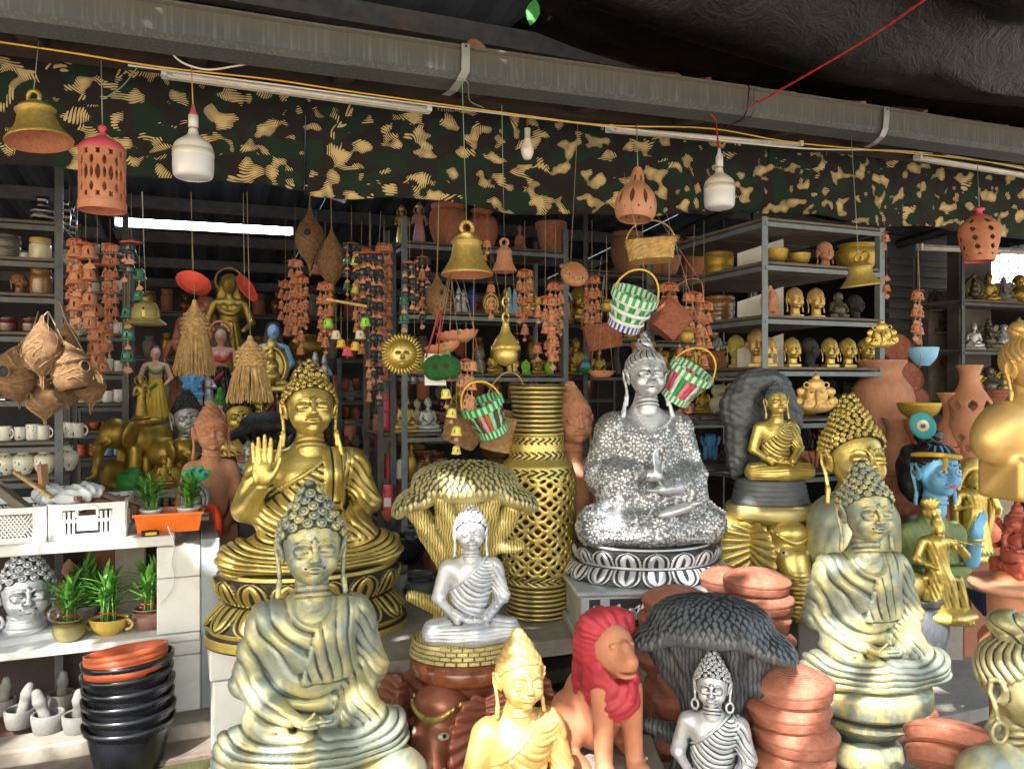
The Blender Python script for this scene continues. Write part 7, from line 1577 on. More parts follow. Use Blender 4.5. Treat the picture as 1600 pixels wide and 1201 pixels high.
chime('tiny terracotta chime hanging right under the central gold bell rim',761,372,3.1,14,[(0,30,CI(30,13,[T],30)),(-5,60,[(y+22,a,s,m)for y,a,s,m in CI(30,13,[T],31)])],ptop=PD(761,330,3.1))
chime('single clay bell chime before the carved gold figure in the centre',767,440,3.0,10,[(0,60,CI(60,16,[T],32))],ptop=PD(767,380,3.0))
chime('umbrella chime of terracotta bells hanging before the second shelf',852,462,3.0,30,[(-11,45,CI(45,12,['gold_dark',T],33)),(0,60,CI(60,13,[T],34)),(10,90,CI(90,15,[T],35)),(12,120,[(y+60,a,s,m)for y,a,s,m in CI(60,15,[T],36)])],ptop=PD(852,320,3.0))
chime('short terracotta chime before the third shelf of the steel rack',840,535,3.05,14,[(0,30,CI(30,15,[T],37))],ptop=PD(838,480,3.05))
chime('short terracotta chime beside the red figure on the third shelf',855,532,3.1,12,[(0,26,CI(26,12,[T],38))],ptop=PD(855,480,3.1))
chime('string of yellow house shaped bells above the gold tree',703,592,2.65,16,[(-6,60,[(20,'b',17,'yellow_bell'),(42,'l',10,'terra_pale')]),(2,90,[(50,'b',17,'yellow_bell'),(66,'l',9,'terra_pale')]),(10,120,[(78,'b',17,'yellow_bell'),(94,'l',10,'terra_pale'),(108,'b',15,'yellow_bell')])],ptop=PD(703,500,2.65))
chime('cluster of terracotta clay birds and bells above the yellow bell string',728,560,2.72,24,[(-8,60,CI(60,16,['terra_pale'],39)),(2,80,CI(80,17,['terra_pale'],40)),(9,85,CI(85,18,['terra_pale'],41))],ptop=PD(728,500,2.72))
chime('terracotta chime left of the grey shelf beside the cane basket',1045,440,3.3,22,[(-8,70,CI(70,14,[T],42)),(2,60,CI(60,14,[T],43)),(10,70,CI(70,14,[T],44))],ptop=PD(1045,360,3.3))
chime('terracotta chime hanging from the right rack corner over a gold ball',1082,455,3.1,28,[(-10,80,CI(80,15,['terra'],45)),(0,75,CI(75,15,['terra'],46)),(11,80,CI(80,16,['terra'],47))],ptop=PD(1085,350,3.1))
chime('long terracotta chime hanging behind the pink striped basket',1068,520,3.15,20,[(-6,130,CI(130,12,[T],48)),(6,150,CI(150,13,[T],49))],ptop=PD(1068,430,3.15))
chime('small terracotta bells hanging at the right end of the rack post',1383,362,3.3,10,[(0,26,[(8,'b',14,T),(24,'l',12,T)]),(2,104,[(72,'l',14,T),(86,'b',13,T),(100,'l',12,T)])],ptop=PD(1382,345,3.3))
chime('terracotta fish chime hanging above the pale blue bowl',1434,452,3.3,18,[(-4,80,CI(80,15,['terra'],50)),(3,90,CI(90,16,['terra'],51))],ptop=PD(1434,380,3.3))
chime('short pale clay chime at the foot of the steel rack by the third shelf',808,520,3.0,10,[(0,60,[(14,'l',8,'cream'),(50,'l',9,'terra_pale')])],ptop=PD(800,400,3.0))
for i,(px,py,D,wd,ln,m,lb)in enumerate(((118,372,2.9,22,150,T,'slim terracotta bell chime left of the fish chime by the post'),(172,380,2.95,24,180,'terra','dull terracotta chime between the clay and green glazed chimes'),(470,430,3.45,20,130,T,'terracotta chime just right of the pink dome chime'),(508,440,3.3,22,120,'terra','clay bell chime below the lower brown nest'),(565,385,3.35,26,170,T,'dense terracotta chime behind the black bell chimes'),(600,380,3.3,24,210,T,'terracotta chime against the steel rack post left of the sun mask'),(660,400,3.2,20,110,BK,'black bell chime between the green chime and the small nest'),(820,420,3.2,20,110,T,'terracotta chime behind the chain lamp at its right'),(868,440,3.15,20,130,'terra','dull terracotta chime left of the clay drum'),(925,430,3.3,20,110,T,'terracotta chime right of the blue steel post'),(1100,470,3.2,20,110,'terra','clay chime before the left side of the right rack'))):
  chime(lb,px,py,D,wd,[(-8,ln*.8,CI(ln*.8,12,[m],60+i)),(0,ln,CI(ln,13,[m,T],80+i)),(8,ln*.7,CI(ln*.7,12,[m],100+i))],ptop=PD(px,min(py-40,345),D))
# balls
for lab,px,py,wp,D,m in(('gold brown glazed ball hanging below the rack corner chime',1072,524,24,3.05,'gold_dark'),('small gold clay fish pot hanging left of the checked basket',948,478,18,3.2,'gold_dark'),('dark round clay ball among the chimes of the dim rack',1046,466,16,3.4,'brown_dark'),('round brown pot hanging in the dark doorway',457,510,24,4.0,'terra_dark'),('second round brown pot beyond the painted chime',513,512,26,4.1,'terra_dark')):
  pot('hanging_ball','handi',lab,'pot',px,py+wp/2,wp,wp,m,D=D);line('cord','string of the '+lab.split(' hanging')[0].split(' in the')[0].split(' beyond')[0].split(' among')[0],'cord',[PD(px,py-wp/2,D),PD(px,py-110,D)],.0012,'string')
# ---------------------------------------------------------------- goods on the racks
def mug_meshes():
  r=[]
  for v in range(3):
    g=MB();g.lathe(thick([(.86,0),(.95,.03),(1.0,.2),(1.0,.9),(.98,1.0)]if v!=1 else[(.6,0),(.9,.15),(1.0,.45),(.92,.8),(1.0,1.0)],.1),22);g2=MB();g2.tube([(1.0+.55*math.sin(a),0,.5+.32*math.cos(a))for a in np.linspace(0,PI,9)],.09,6);r.append((g.mesh('mug_body'),g2.mesh('handle')))
  return r
MG=mug_meshes()
def mug_mat(i):
  if 'mug%d'%i in M:return M['mug%d'%i]
  t=NT('printed_mug');v=t.add('TexVoronoi',Scale=1.2+i*.5,i0=t.co());n=t.noise(4+i,2);cols=[(.03,.03,.035),(.25,.05,.04),(.02,.03,.12),(.05,.05,.05)]
  t.set(Base__Color=t.mix(t.ramp(t.math('ADD',v.outputs['Distance'],t.math('MULTIPLY',n,.5)),(.42,1.0),(.44,0.0)),(.62,.62,.60),cols[i%4]),Roughness=.25);M['mug%d'%i]=t.m;return t.m
def mug(label,px,pyb,hpx,w,zz,v=0,ang=0):
  p=at(px,pyb,w,zz=zz);h=hpx/FPX*p.y;t=thing('mug',label,'mug',p,ang);mobj('mug_body',MG[v%3][0],t,mug_mat(v%4),scale=(h*.44,h*.44,h));mobj('handle',MG[v%3][1],t,M['white_ceramic'],scale=(h*.44,h*.5,h));return t
def spot_mat():
  t=NT('spotted_glaze');tc=t.co((1,1,1));v=t.add('TexVoronoi',Scale=2.6,Randomness=.55,i0=tc);c=t.add('ValToRGB');t.t.links.new(v.outputs['Color'],c.inputs[0]);e=c.color_ramp;e.interpolation='CONSTANT';cols=[(.45,.05,.03),(.03,.16,.38),(.16,.30,.12),(.35,.16,.05)]
  while len(e.elements)<4:e.elements.new(.5)
  for k,el in enumerate(e.elements):el.position=(0,.42,.52,.62)[k];el.color=(*cols[k],1)
  t.set(Base__Color=t.mix(t.ramp(v.outputs['Distance'],(.30,1.0),(.33,0.0)),(.66,.64,.56),c.outputs[0]),Roughness=.25);return t.m
M['spots']=spot_mat()
def stripe_mat(name,a,b,sc_):
  t=NT(name);w=t.add('TexWave',Scale=sc_,Distortion=2.0,i0=t.co(),_bands_direction='Z');t.set(Base__Color=t.mix(t.ramp(w.outputs['Fac'],(.72,0.0),(.76,1.0)),a,b),Roughness=.3);return t.m
M['striped_black']=stripe_mat('striped_black_glaze',(.016,.012,.014),(.5,.5,.48),1.6)
M['basket_dark']=stripe_mat('dark_wicker',(.02,.018,.018),(.22,.20,.19),5)
M['jar_brown']=mat_plain('jar_brown_glaze',(.22,.10,.04),.25,.2,12,.05,coat=.5);M['maroon']=mat_plain('maroon_glaze',(.09,.015,.014),.2,.2,12,.05,coat=.5)
def twotone(t,r,h,m='cane'):g=MB();g.lathe([(r*.93,h*.80),(r*.96,h*.82),(r*.96,h*.97),(r*.88,h*1.01),(0,h*1.01)],30);g.obj('lid',M[m],t)
sA=sorted(AZ)  # 745, 690, 618, 518, 457, 401, 343
def za(y):return zof(50,y,WA)
wA=WA+.13
pot('vase','vase','black vase with white striped bands high on the far left rack','vase',67,343,36,44,'striped_black',w=wA,zz=za(343))
pot('vase','urn','slim black striped vase behind the post on the top left shelf','vase',100,343,20,50,'striped_black',w=wA+.15,zz=za(343))
pot('vase','vase','second slim black striped vase beside the first slim one','vase',112,345,16,46,'striped_black',w=wA+.2,zz=za(343))
pot('storage_basket','planter','dark woven basket at the left end of the second shelf','basket',10,401,42,38,'basket_dark',w=wA,zz=za(401))
pot('jar','jar','cream pickle jar with a tan neck on the left rack','jar',63,401,31,36,'cream',w=wA,zz=za(401),extra=twotone)
pot('jar','jar','small white jar beside the cream pickle jar','jar',37,401,16,12,'white_ceramic',w=wA,zz=za(401))
pot('pot','handi','round cream pot behind the grey post on the left rack','pot',101,405,26,26,'cream',w=wA+.15,zz=za(401))
figure('bust','glossy brown Buddha head jar on the third shelf at the left','sculpture',31,457,36,'jar_brown',w=wA,zz=za(457),sx=1.3)
pot('jar','jar','glossy brown ribbed jar beside the brown Buddha head','jar',64,457,32,42,'jar_brown',w=wA,zz=za(457))
figure('bust','dim brown head jar behind the post on the left rack','sculpture',102,460,34,'brown_glaze',w=wA+.12,zz=za(457),sx=1.2)
for i,(x,lab)in enumerate(((48,'maroon casserole with a cream lid knob on the fourth left shelf'),(12,'maroon lidded dish at the far left of the fourth shelf'))):
  pot('lidded_dish','jar',lab,'dish',x,518,28,24,'maroon',w=wA,zz=za(518),extra=lambda t,r,h:twotone(t,r*.6,h*1.02,'cream'))
pot('jar','jar','cream jar behind the coir nests on the left rack','jar',118,520,18,26,'cream',w=wA+.1,zz=za(518))
for i,(x,h,v)in enumerate(((8,22,0),(31,20,1),(52,24,3),(67,22,2),(97,24,1),(109,23,3),(120,22,0))):
  mug(['white mug at the left end of the mug shelf','white mug with a round face print on the mug shelf','tall mug with yellow print behind the others','wide mug with a black cat like print at the middle','white mug right behind the grey post','white mug with ring print right of the post','mug at the right end of the mug shelf'][i],x,690,h,wA+(0 if i<4 else .1),za(690),v,.1+(i*1.3)%.9-.3)
for i,(x,lab)in enumerate(((8,'cream pot with coloured spots cut by the left edge'),(37,'cream pot with red and blue spots, middle of the lowest shelf'),(70,'cream pot with coloured spots nearest the post'),(105,'spotted cream pot half hidden by the post'))):
  pot('spotted_pot','spotpot',lab,'pot',x,745,33,38,'spots',w=wA+(.0 if i<3 else .1),zz=za(745),extra=lambda t,r,h:(lambda g:(g.lathe([(r*.5,h*.92),(r*.5,h*.99),(0,h)],20),g.obj('lid',M['white_ceramic'],t)))(MB()))
for i,x in enumerate((16,45,74,104)):pot('spotted_pot','spotpot',['spotted pot in the back row at the far left','second back row spotted pot','third back row spotted pot beside the post','last back row spotted pot right of the post'][i],'pot',x,745,26,30,'spots',w=wA+.22,zz=za(745))
for i,(x,h)in enumerate(((12,24),(40,22),(70,26),(98,22),(118,24))):pot('jar','jar',['dark jar on the shelf behind the nests, far left','dark jar behind the pear shaped nest','brown jar behind the house shaped nest','brown jar right of the grey post behind nests','dark jar below the lowest terracotta chime'][i],'jar',x,618,22,h,['maroon','brown_glaze','jar_brown','maroon','striped_black'][i],w=wA+.1,zz=za(618))
wB=WB+.15
lab={0:'top',1:'second',2:'third',3:'fourth',4:'fifth',5:'sixth',6:'lowest'}
for r_,y in enumerate((395,455,520,580,630,672,715)):
  for c_,x in enumerate((128,148,168,186)):
    if r_<5 or c_<4:
      L_='%s mug from the left on the %s shelf of the narrow rack'%(['first','second','third','last'][c_],lab[r_])
      if r_==6:pot('cup_stack','jar',L_.replace('mug','tea jar'),'jar',x,y,15,18,['rust_plastic','rust_plastic','blue_pale','blue_pale'][c_],w=wB,zz=zof(150,y,WB))
      elif r_==5:pot('bowl','bowl',L_.replace('mug','orange bowl'),'bowl',x,y,17,10,'rust_plastic',w=wB,zz=zof(150,y,WB))
      else:mug(L_,x,y,17+(c_*7+r_*3)%5,wB,zof(150,y,WB),r_+c_,(c_*2.1+r_)%2)
# middle rack
z0,z1,z2,z3,z4=CZ;w0=WC+.16
def F1(kind,lb,x,yb,h,m,w=w0,zz=None,yaw=18,sx=1,cat='figurine',**k):return figure(kind,lb,cat,x,yb,h,m,w=w,zz=zz,yaw=yaw,sx=sx,**k)
def painted(lb,x,yb,h,w,zz,cols,yaw=10,kind='standing',cat='figurine'):
  """a painted deity: body, coloured robe band and halo as separate parts"""
  p=at(x,yb,w,zz=zz);hh=h/FPX*p.y;t=thing('painted_figurine',lb,cat,p,face_cam(p,yaw));mobj('figure_body',figm(kind),t,M[cols[0]],scale=hh)
  g=MB();g.lathe([(.145,.06),(.15,.2),(.115,.42),(.098,.5),(.09,.5),(.12,.2),(.135,.06)],18);g.obj('skirt',M[cols[1]],t,scale=hh);g=MB();g.lathe([(.0,.9),(.085,.9),(.075,.97),(.03,1.04),(0,1.05)],14);g.obj('crown',M[cols[2]],t,scale=hh,loc=(0,0,-.0*hh));g=MB();g.lathe([(0,0),(.23,0),(.2,.05),(0,.05)],16);g.obj('base',M[cols[3]],t,scale=hh);return t
painted('painted standing deity with gold armour at the left end of the top shelf',628,372,60,w0,z0,['gold_dark','gold','gold','green'])
painted('larger painted warrior deity in red and blue on the top shelf',655,374,66,w0,z0,['skin','pink_pale','gold','red_paint'])
pot('terracotta_urn','bigpot','biggest round terracotta urn on top of the middle rack','urn',700,377,60,66,'terra',w=w0,zz=z0)
pot('terracotta_urn','urn','terracotta urn with a broken red mouth on the middle rack','urn',753,380,50,62,'terra',w=w0,zz=z0,extra=lambda t,r,h:mobj('red_ring',BEAD,t,M['terra_red'],loc=(0,-r*.75,h*.72),scale=(r*.35,r*.3,r*.4)))
F1('seated','small terracotta seated figure on the top shelf of the middle rack',812,380,46,'terra',zz=z0,sx=.7)
pot('terracotta_pot','flowerpot','orange flowerpot at the right end of the top shelf','pot',861,384,50,50,'terra_orange',w=w0,zz=z0)
rows=[(683,56,'ganesha','gold_dark','gold painted elephant god behind the small brown nest'),(720,42,'couple','silver_black','silver and blue couple figurine on the second middle shelf'),(738,44,'standing','cobalt','blue standing figurine under the central gold bell'),(768,40,'shrine','gold_black','carved gold dancing figure with swirling arms'),(800,46,'couple','blue_pale','blue and orange painted couple on the second middle shelf'),(828,60,'vase_relief','gold','yellow gold bottle with a goddess relief'),(906,54,'bust','gold_dark','dull gold seated Buddha bust right of the blue post'),(655,34,'seated','black','black seated figurine left end of the second shelf'),(700,40,'seated','maroon','dark red seated figurine on the second shelf'),(752,36,'owl','brown_dark','dark owl like figurine on the second shelf')]
for x,h,k,m,lb in rows:F1(k,lb,x,488,h,m,zz=z1,w=w0+(0 if h>38 else .16))
painted('painted blue and pink deity behind the clay drum',883,490,56,w0,z1,['blue_pale','pink_pale','gold','terra_orange'])
rows=[(655,40,'seated','gold','gold figurine right behind the sun mask'),(672,34,'shrine','mint','teal shrine figurine behind the sun mask'),(748,40,'owl','stone','grey cement owl on the third middle shelf'),(772,44,'seated','gold_dark','dark gold seated figurine left of the chain lamp'),(822,22,'shrine','lime','lime green leaf shaped lamp on the third shelf'),(840,30,'ganesha','gold_dark','tiny gold elephant god between the green lamps'),(858,22,'shrine','lime','second lime green leaf lamp further right'),(880,58,'couple','maroon','dark red carved goddess pair on the third shelf'),(915,32,'seated','blue','bright blue figure on a green lotus, third shelf'),(900,60,'seated','gold_dark','dull gold seated figure at the back of the third shelf'),(705,34,'elephant','black','black elephant figurine behind the coconuts'),(800,36,'couple','gold_black','small black gold pair right of the chain lamp')]
for x,h,k,m,lb in rows:F1(k,lb,x,585,h,m,zz=z2,w=w0+(.0 if h<50 else .14))
pot('lotus_dish','bowl','green petal dish under the bright blue figure','dish',915,585,30,9,'green',w=w0-.02,zz=z2)
rows=[(634,62,'seated','gold','shiny gold seated Buddha on the fourth middle shelf'),(669,56,'seated','silver_black','silver and black seated monk beside the gold one'),(652,50,'seated','cream','cream faced seated figure behind the gold Buddha'),(610,60,'couple','pink_paint','red and orange painted pair at the left of the fourth shelf'),(690,52,'seated','maroon','maroon robed figure behind the silver monk'),(712,54,'standing','gold_dark','gold standing figurine behind the twig basket'),(740,40,'ganesha','gold_dark','dull gold elephant god on the fourth shelf'),(780,44,'seated','brown_dark','brown seated figurine behind the striped basket'),(872,46,'seated','black','black seated figurine behind the terracotta Buddha'),(910,44,'shrine','black_matt','dark shrine figurine beside the silver shoulder')]
for x,h,k,m,lb in rows:F1(k,lb,x,679,h,m,zz=z3,w=w0+(-.02 if m in('gold','silver_black')else .14))
z3b=zof(650,752,WC)
g=MB();fbox(g,RCU0,RCU0+.62,WC,WC+.40,z3b-.016,z3b);tag(g.obj('loose_shelf_board',M['shelf_wood']),'narrow extra shelf board with jars in the middle rack','board')
for x,wp,h,m,k,lb in((606,12,40,'red_paint','jar','tall red canister at the left of the jar shelf'),(622,14,30,'white_ceramic','jar','white and blue patterned jar beside the red canister'),(660,26,26,'cream','jar','cream jar with a brown lid on the jar shelf'),(688,26,26,'cream','jar','second cream jar behind the striped vase'),(643,16,52,'gold_dark','vase','gold bottle vase on the jar shelf'),(668,22,34,'jar_brown','vase','brown glazed vase in front of the cream jars'),(632,12,38,'striped_black','vase','striped slim vase on the jar shelf')):
  pot('jar',k,lb,'jar',x,752,wp,h,m,w=w0+(.1 if m=='cream' else 0),zz=z3b,extra=(lambda t,r,h:twotone(t,r,h,'jar_brown'))if m=='cream' else None)
pot('canister','jar','pink canister with a white label low on the steel rack','canister',607,800,18,40,'pink_paint',w=w0-.1,zz=zof(607,800,WC),extra=lambda t,r,h:(lambda g:(g.box((0,-r*1.02,h*.35),(r*1.2,.002,h*.35)),g.obj('label',M['white_paint'],t)))(MB()))
pot('terracotta_pot','bowl','red clay bowl under the pink canister','bowl',607,815,22,16,'terra_red',w=w0-.1,zz=zof(607,816,WC))
for x,wp,h,m,k,lb in((648,30,26,'black_matt','handi','dark curled pot on the lowest steel shelf'),(663,14,14,'lime','jar','small lime box shaped candle on the lowest shelf'),(700,36,30,'brown_glaze','handi','brown pot on the lowest steel shelf'),(735,30,30,'terra','handi','terracotta pot on the lowest steel shelf behind the tree')):
  pot('pot',k,lb,'pot',x,818,wp,h,m,w=w0-.02,zz=z4)
for x,wp,h,m,k,lb,D,yb in((640,60,44,'black_plastic','bowl','dark plastic basin on the floor behind the tree shrine',3.7,880),(690,60,34,'terra_dark','bowl','stack of terracotta bowls on the floor below the rack',3.8,900),(655,54,40,'steel','handi','grey metal pot on the slab left of the tree',3.2,935),(620,34,30,'stone','bowl','silvery bowl standing left of the gold tree',3.1,925)):
  pot('pot',k,lb,'pot',x,yb,wp,h,m,D=D)
# second rack left of it
for r_,(y,z)in enumerate(((490,CZ[1]),(585,CZ[2]),(679,CZ[3]),(818,CZ[4]))):
  for c_,x in enumerate((590,606)):
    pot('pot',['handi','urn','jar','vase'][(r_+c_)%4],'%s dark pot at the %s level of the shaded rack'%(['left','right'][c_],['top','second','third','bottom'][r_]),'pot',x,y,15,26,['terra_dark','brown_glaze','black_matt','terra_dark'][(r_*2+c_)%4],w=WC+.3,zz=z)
# dim rack behind
wm=WM+.62
for x,wp,h,m,k,lb in((980,52,64,'terra_pale','bigpot','large pale terracotta urn behind the cane basket'),(1040,50,62,'terra_pale','bigpot','second large pale urn right behind the cane basket'),(1082,40,62,'terra','urn','tapering terracotta urn beside the right rack'),(1020,34,30,'terra','flowerpot','pierced clay pot under the cane basket'),(1120,44,48,'terra_dark','flowerpot','terracotta flowerpot at the right end of the dim rack')):
  pot('terracotta_urn',k,lb,'urn',x,425,wp,h,m,w=wm,zz=MZ[0])
for i,(x,h,k,m)in enumerate(((950,62,'ganesha','maroon'),(975,60,'seated','gold_dark'),(1000,66,'standing','brown_dark'),(1060,60,'shrine','terra_dark'),(1085,54,'seated','gold_dark'),(1108,60,'owl','brown_glaze'))):F1(k,['dark red elephant god on the dim shelf left of the checked basket','dull gold seated figure behind the checked basket','brown standing figure behind the basket','dark clay shrine right of the diamond basket','dull gold seated figure behind the rack corner chime','brown glazed owl at the end of the dim shelf'][i],x,532,h,m,w=wm,zz=MZ[1])
for i,(x,h,k,m)in enumerate(((935,50,'seated','gold_dark'),(962,70,'standing','black'),(1030,60,'seated','gold_dark'),(1052,56,'ganesha','gold_black'),(1078,60,'shrine','gold_dark'),(1098,64,'seated','gold_black'),(1075,46,'seated','terra_dark'),(1106,40,'ganesha','gold_bright'),(1142,60,'seated','gold_dark'),(1165,66,'bust','yellow_clay'))):F1(k,['tiny gold figure left of the silver head','black slim figure beside the silver head','gold seated figure right of the silver ear','black gold elephant god right of the silver head','small gold shrine in the dim rack','black gold seated figure below the gold ball','dark clay figure behind the pink basket','bright gold elephant god right of the pink basket','gold seated figure in the dim rack by the arch','yellow clay bust in the dim rack'][i],x,657,h,m,w=wm+(.1 if i%2 else 0),zz=MZ[2]if i>5 else zof(1050,590,wm))
g=MB();fbox(g,uof(915,WM+.5)+.02,uof(1180,WM+.5)-.02,WM+.48,WM+.85,zof(1050,590,wm)-.018,zof(1050,590,wm));tag(g.obj('loose_shelf_board',M['shelf_wood']),'dim shelf board level with the silver head','board')
# right rack, rows on its open front
wr=WR+.13
def RF(k,lb,x,yb,h,m,zi,**kw):return figure(k,lb,kw.pop('cat','figurine'),x,yb,h,m,w=kw.pop('w',wr),zz=RZ[zi],yaw=kw.pop('yaw',28),**kw)
pot('gold_bowl','bowl','wide gold bowl at the left of the top rack shelf','bowl',1211,413,40,26,'gold_matt' if 'gold_matt' in M else 'gold_dark',w=wr,zz=RZ[0])
pot('gold_bowl','bowl','second gold bowl between the first one and the clay head','bowl',1247,413,38,22,'gold_dark',w=wr,zz=RZ[0])
pot('gold_pot','bigpot','big round gold pot with a ring at the right of the top shelf','pot',1338,413,62,44,'gold_pot',w=wr+.04,zz=RZ[0],extra=lambda t,r,h:(lambda g:(g.tube([(math.sin(a)*r*.22,-r*1.0,h*.5+math.cos(a)*r*.22)for a in np.linspace(0,2*PI,14)],.004,6),g.obj('ring_handle',M['gold_dark'],t)))(MB()))
RF('bust','terracotta head with a topknot on the top rack shelf',1290,413,46,'terra_pale',0,cat='head sculpture',sx=1.1)
RF('shrine','pale terracotta carved figure at the left of the second rack shelf',1204,494,48,'terra_pale',1)
RF('bust','bright gold head, left of the pair on the second rack shelf',1243,494,50,'gold_bright',1,cat='head sculpture',sx=1.05)
RF('bust','bright gold head, right of the pair on the second rack shelf',1276,494,50,'gold_bright',1,cat='head sculpture',sx=1.05)
RF('laughing','black seated monkey like figure next to the bright gold heads',1309,494,47,'black_bronze',1,sx=.9)
RF('bust','black unpainted head at the right of the second rack shelf',1338,494,42,'black_matt',1,cat='head sculpture',yaw=60,sx=1.1)
for x,m,yw,lb in((1202,'gold_bright',20,'bright gold head at the left end of the row of heads'),(1239,'gold_black',30,'black and gold head, first of the four in the row'),(1267,'black_matt',120,'plain black head turned away in the row of heads'),(1298,'gold_black',30,'black and gold head right after the plain black one'),(1326,'gold_black',30,'black and gold head, second from the right end'),(1355,'gold_black',30,'black and gold head at the right end of the row')):RF('bust',lb,x,574,48,m,2,cat='head sculpture',yaw=yw,sx=1.08)
RF('seated','small terracotta praying Buddha on the fourth rack shelf',1237,653,46,'terra_pale',3,sx=.9)
RF('laughing','black laughing figure with silver highlights, fourth rack shelf',1357,653,54,'silver_black',3)
RF('seated','black figure behind the golden elephant god mask',1300,653,58,'black_matt',3,w=wr+.15,sx=1.1)
RF('owl','black rounded figure beside the laughing one',1327,653,54,'black_matt',3,w=wr+.1)
RF('seated','gold figure hidden behind the praying clay Buddha',1258,653,50,'gold_dark',3,w=wr+.25)
RF('elephant','small terracotta elephant, left of the clay elephants',1243,737,34,'terra_orange',4,yaw=60)
RF('elephant','small terracotta elephant between two others, lowest shelf',1262,737,32,'terra',4,yaw=20)
RF('elephant','small terracotta elephant nearest the large curly bust',1284,737,34,'terra_orange',4,yaw=-20)
RF('bust','small black head behind the clay elephants',1254,737,62,'black_matt',4,w=wr+.25)
RF('shrine','small dark red leaf shaped carving behind the clay elephants',1277,737,58,'maroon',4,w=wr+.28)
pot('gold_bottle','handi','black gold pot behind the face of the large curly bust','pot',1374,737,20,40,'gold_black',w=wr,zz=RZ[4])
# left open side of the same rack: deeper in
for zi,items in{0:[('pot','planter',1123,46,42,'gold_pot','gold ribbed planter on the open left side of the rack')],1:[('pot','planter',1123,50,44,'jar_brown','brown glazed ribbed planter on the left side of the rack')],2:[('pot','handi',1121,34,28,'terra_orange','orange clay pot on the left side, third shelf'),('fig','bust',1150,0,54,'yellow_clay','yellow clay head beside the orange pot'),('fig','bust',1182,0,62,'gold_bright','bright gold head behind the front rack post')],3:[('fig','owl',1122,0,48,'cream','cream white owl on the left side of the rack'),('fig','ganesha',1156,0,66,'gold','yellow gold elephant god left of the charcoal arch'),('fig','seated',1098,0,44,'gold_dark','dull gold seated figure left of the cream owl')],4:[('fig','elephant',1110,0,44,'blue','bright blue elephant like figure on the lower left side'),('fig','seated',1133,0,30,'black','tiny black figure beside the blue elephant')]}.items():
  for kd,k,x,wp,h,m,lb in items:
    q=W(x,600,WR+.78 if x<1140 else WR+.45);ww=WR+.80-(x-1095)/95*.62;yb=0
    if kd=='pot':pot('gold_planter' if 'gold' in m else 'pot',k,lb,'pot',x,500,wp,h,m,w=ww,zz=RZ[zi])
    else:figure(k,lb,'figurine',x,500,h,m,w=ww,zz=RZ[zi],yaw=0)
figure('bust','dark blue silver bust standing on the orange clay pot','figurine',1121,548,26,'silver_black',w=WR+.62,zz=RZ[2]+.085,yaw=0)
for zi in range(5):
  for j,(x,h)in enumerate(((1165,34),(1140,30),(1175,26))):
    if(zi,j)in((2,0),(3,1),(2,2)):continue
    figure(['seated','shrine','couple','owl'][(zi+j)%4],'%s dark figure deep inside the rack on the %s shelf'%(['larger','middle','smaller'][j],['top','second','third','fourth','lowest'][zi]),'figurine',x,500,h,['gold_dark','black_matt','terra_dark','brown_dark'][(zi*2+j)%4],w=WR+.82-j*.1,zz=RZ[zi],yaw=10)
# far right dim rack
for zi,z in enumerate(XZ+[zof(1560,620,WX)]):
  for j,x in enumerate((1522,1545,1568,1592)):
    figure(['shrine','seated','ganesha','laughing'][(zi+j)%4],'%s black bronze figure on the %s shelf at the right edge'%(['first','second','third','last'][j],['top','middle','lower'][zi]),'figurine',x,500,44+(j*7)%14,['black_bronze','silver_black','gold_dark','black_bronze'][(zi+2*j)%4]if not(zi==0 and j==2)else 'stone',w=WX+.15,zz=z,yaw=10)
# dim rack by the doorway
for r_,y in enumerate((610,655,700,745,790)):
  for j,x in enumerate((540,556,572,588)):
    pot('pot',['handi','bowl','urn'][(r_+j)%3],'%s pot on the %s shelf of the low dim rack'%(['first','second','third','last'][j],['top','second','middle','fourth','bottom'][r_]),'pot',x,y,13,18,['terra_dark','brown_glaze','terra_dark','stone'][(r_+j)%4],w=5.3,zz=zof(560,y,5.2))
# ---------------------------------------------------------------- statues deeper in the shop at the left
def platform(label,px0,px1,w0,w1,z):g=MB();fbox(g,uof(px0,w0),uof(px1,w0),w0,w1,z-.04,z,.004);fbox(g,uof(px0,w0)+.05,uof(px0,w0)+.2,w0+.05,w1-.05,.045,z-.042);fbox(g,uof(px1,w0)-.2,uof(px1,w0)-.05,w0+.05,w1-.05,.045,z-.042);tag(g.obj('display_bench',M['concrete']),label,'bench')
w1=4.05;zp1=zof(250,765,w1);platform('low bench at the back left carrying the gold elephants and dark statues',175,470,w1,w1+.5,zp1)
w2=4.75;zp2=zof(300,655,w2);platform('higher bench behind it carrying painted goddesses',200,480,w2,w2+.5,zp2)
p=at(228,765,w1+.2,zz=zp1);k=p.y/FPX;t=thing('elephant_group_statue','gold statue of elephants with a small deity riding on top','statue',p,face_cam(p))
mobj('large_elephant',figm('elephant'),t,M['gold_dark'],scale=108*k,rot=(0,0,R(-60)),loc=(-.02,.03,.03));mobj('elephant_calf',figm('elephant'),t,M['gold_dark'],scale=78*k,rot=(0,0,R(50)),loc=(.09,-.05,.02));mobj('rider',figm('standing'),t,M['gold_dark'],scale=70*k,loc=(-.02,.0,104*k),rot=(0,0,R(20)));mobj('small_buddha',figm('seated'),t,M['gold_dark'],scale=44*k,loc=(.08,-.13,.02))
V,F=sculpt([ell((0,0,.02),(.19,.15,.05),.02),ell((.1,-.08,.05),(.08,.06,.06),.03),ell((-.12,.02,.06),(.08,.08,.07),.03)],.01);V=V+normals(V,F)*(.006*wob(V,40))[:,None];mobj('rocky_base',finish('rocky_base',V,F,cs=60),t,M['gold_dark'])
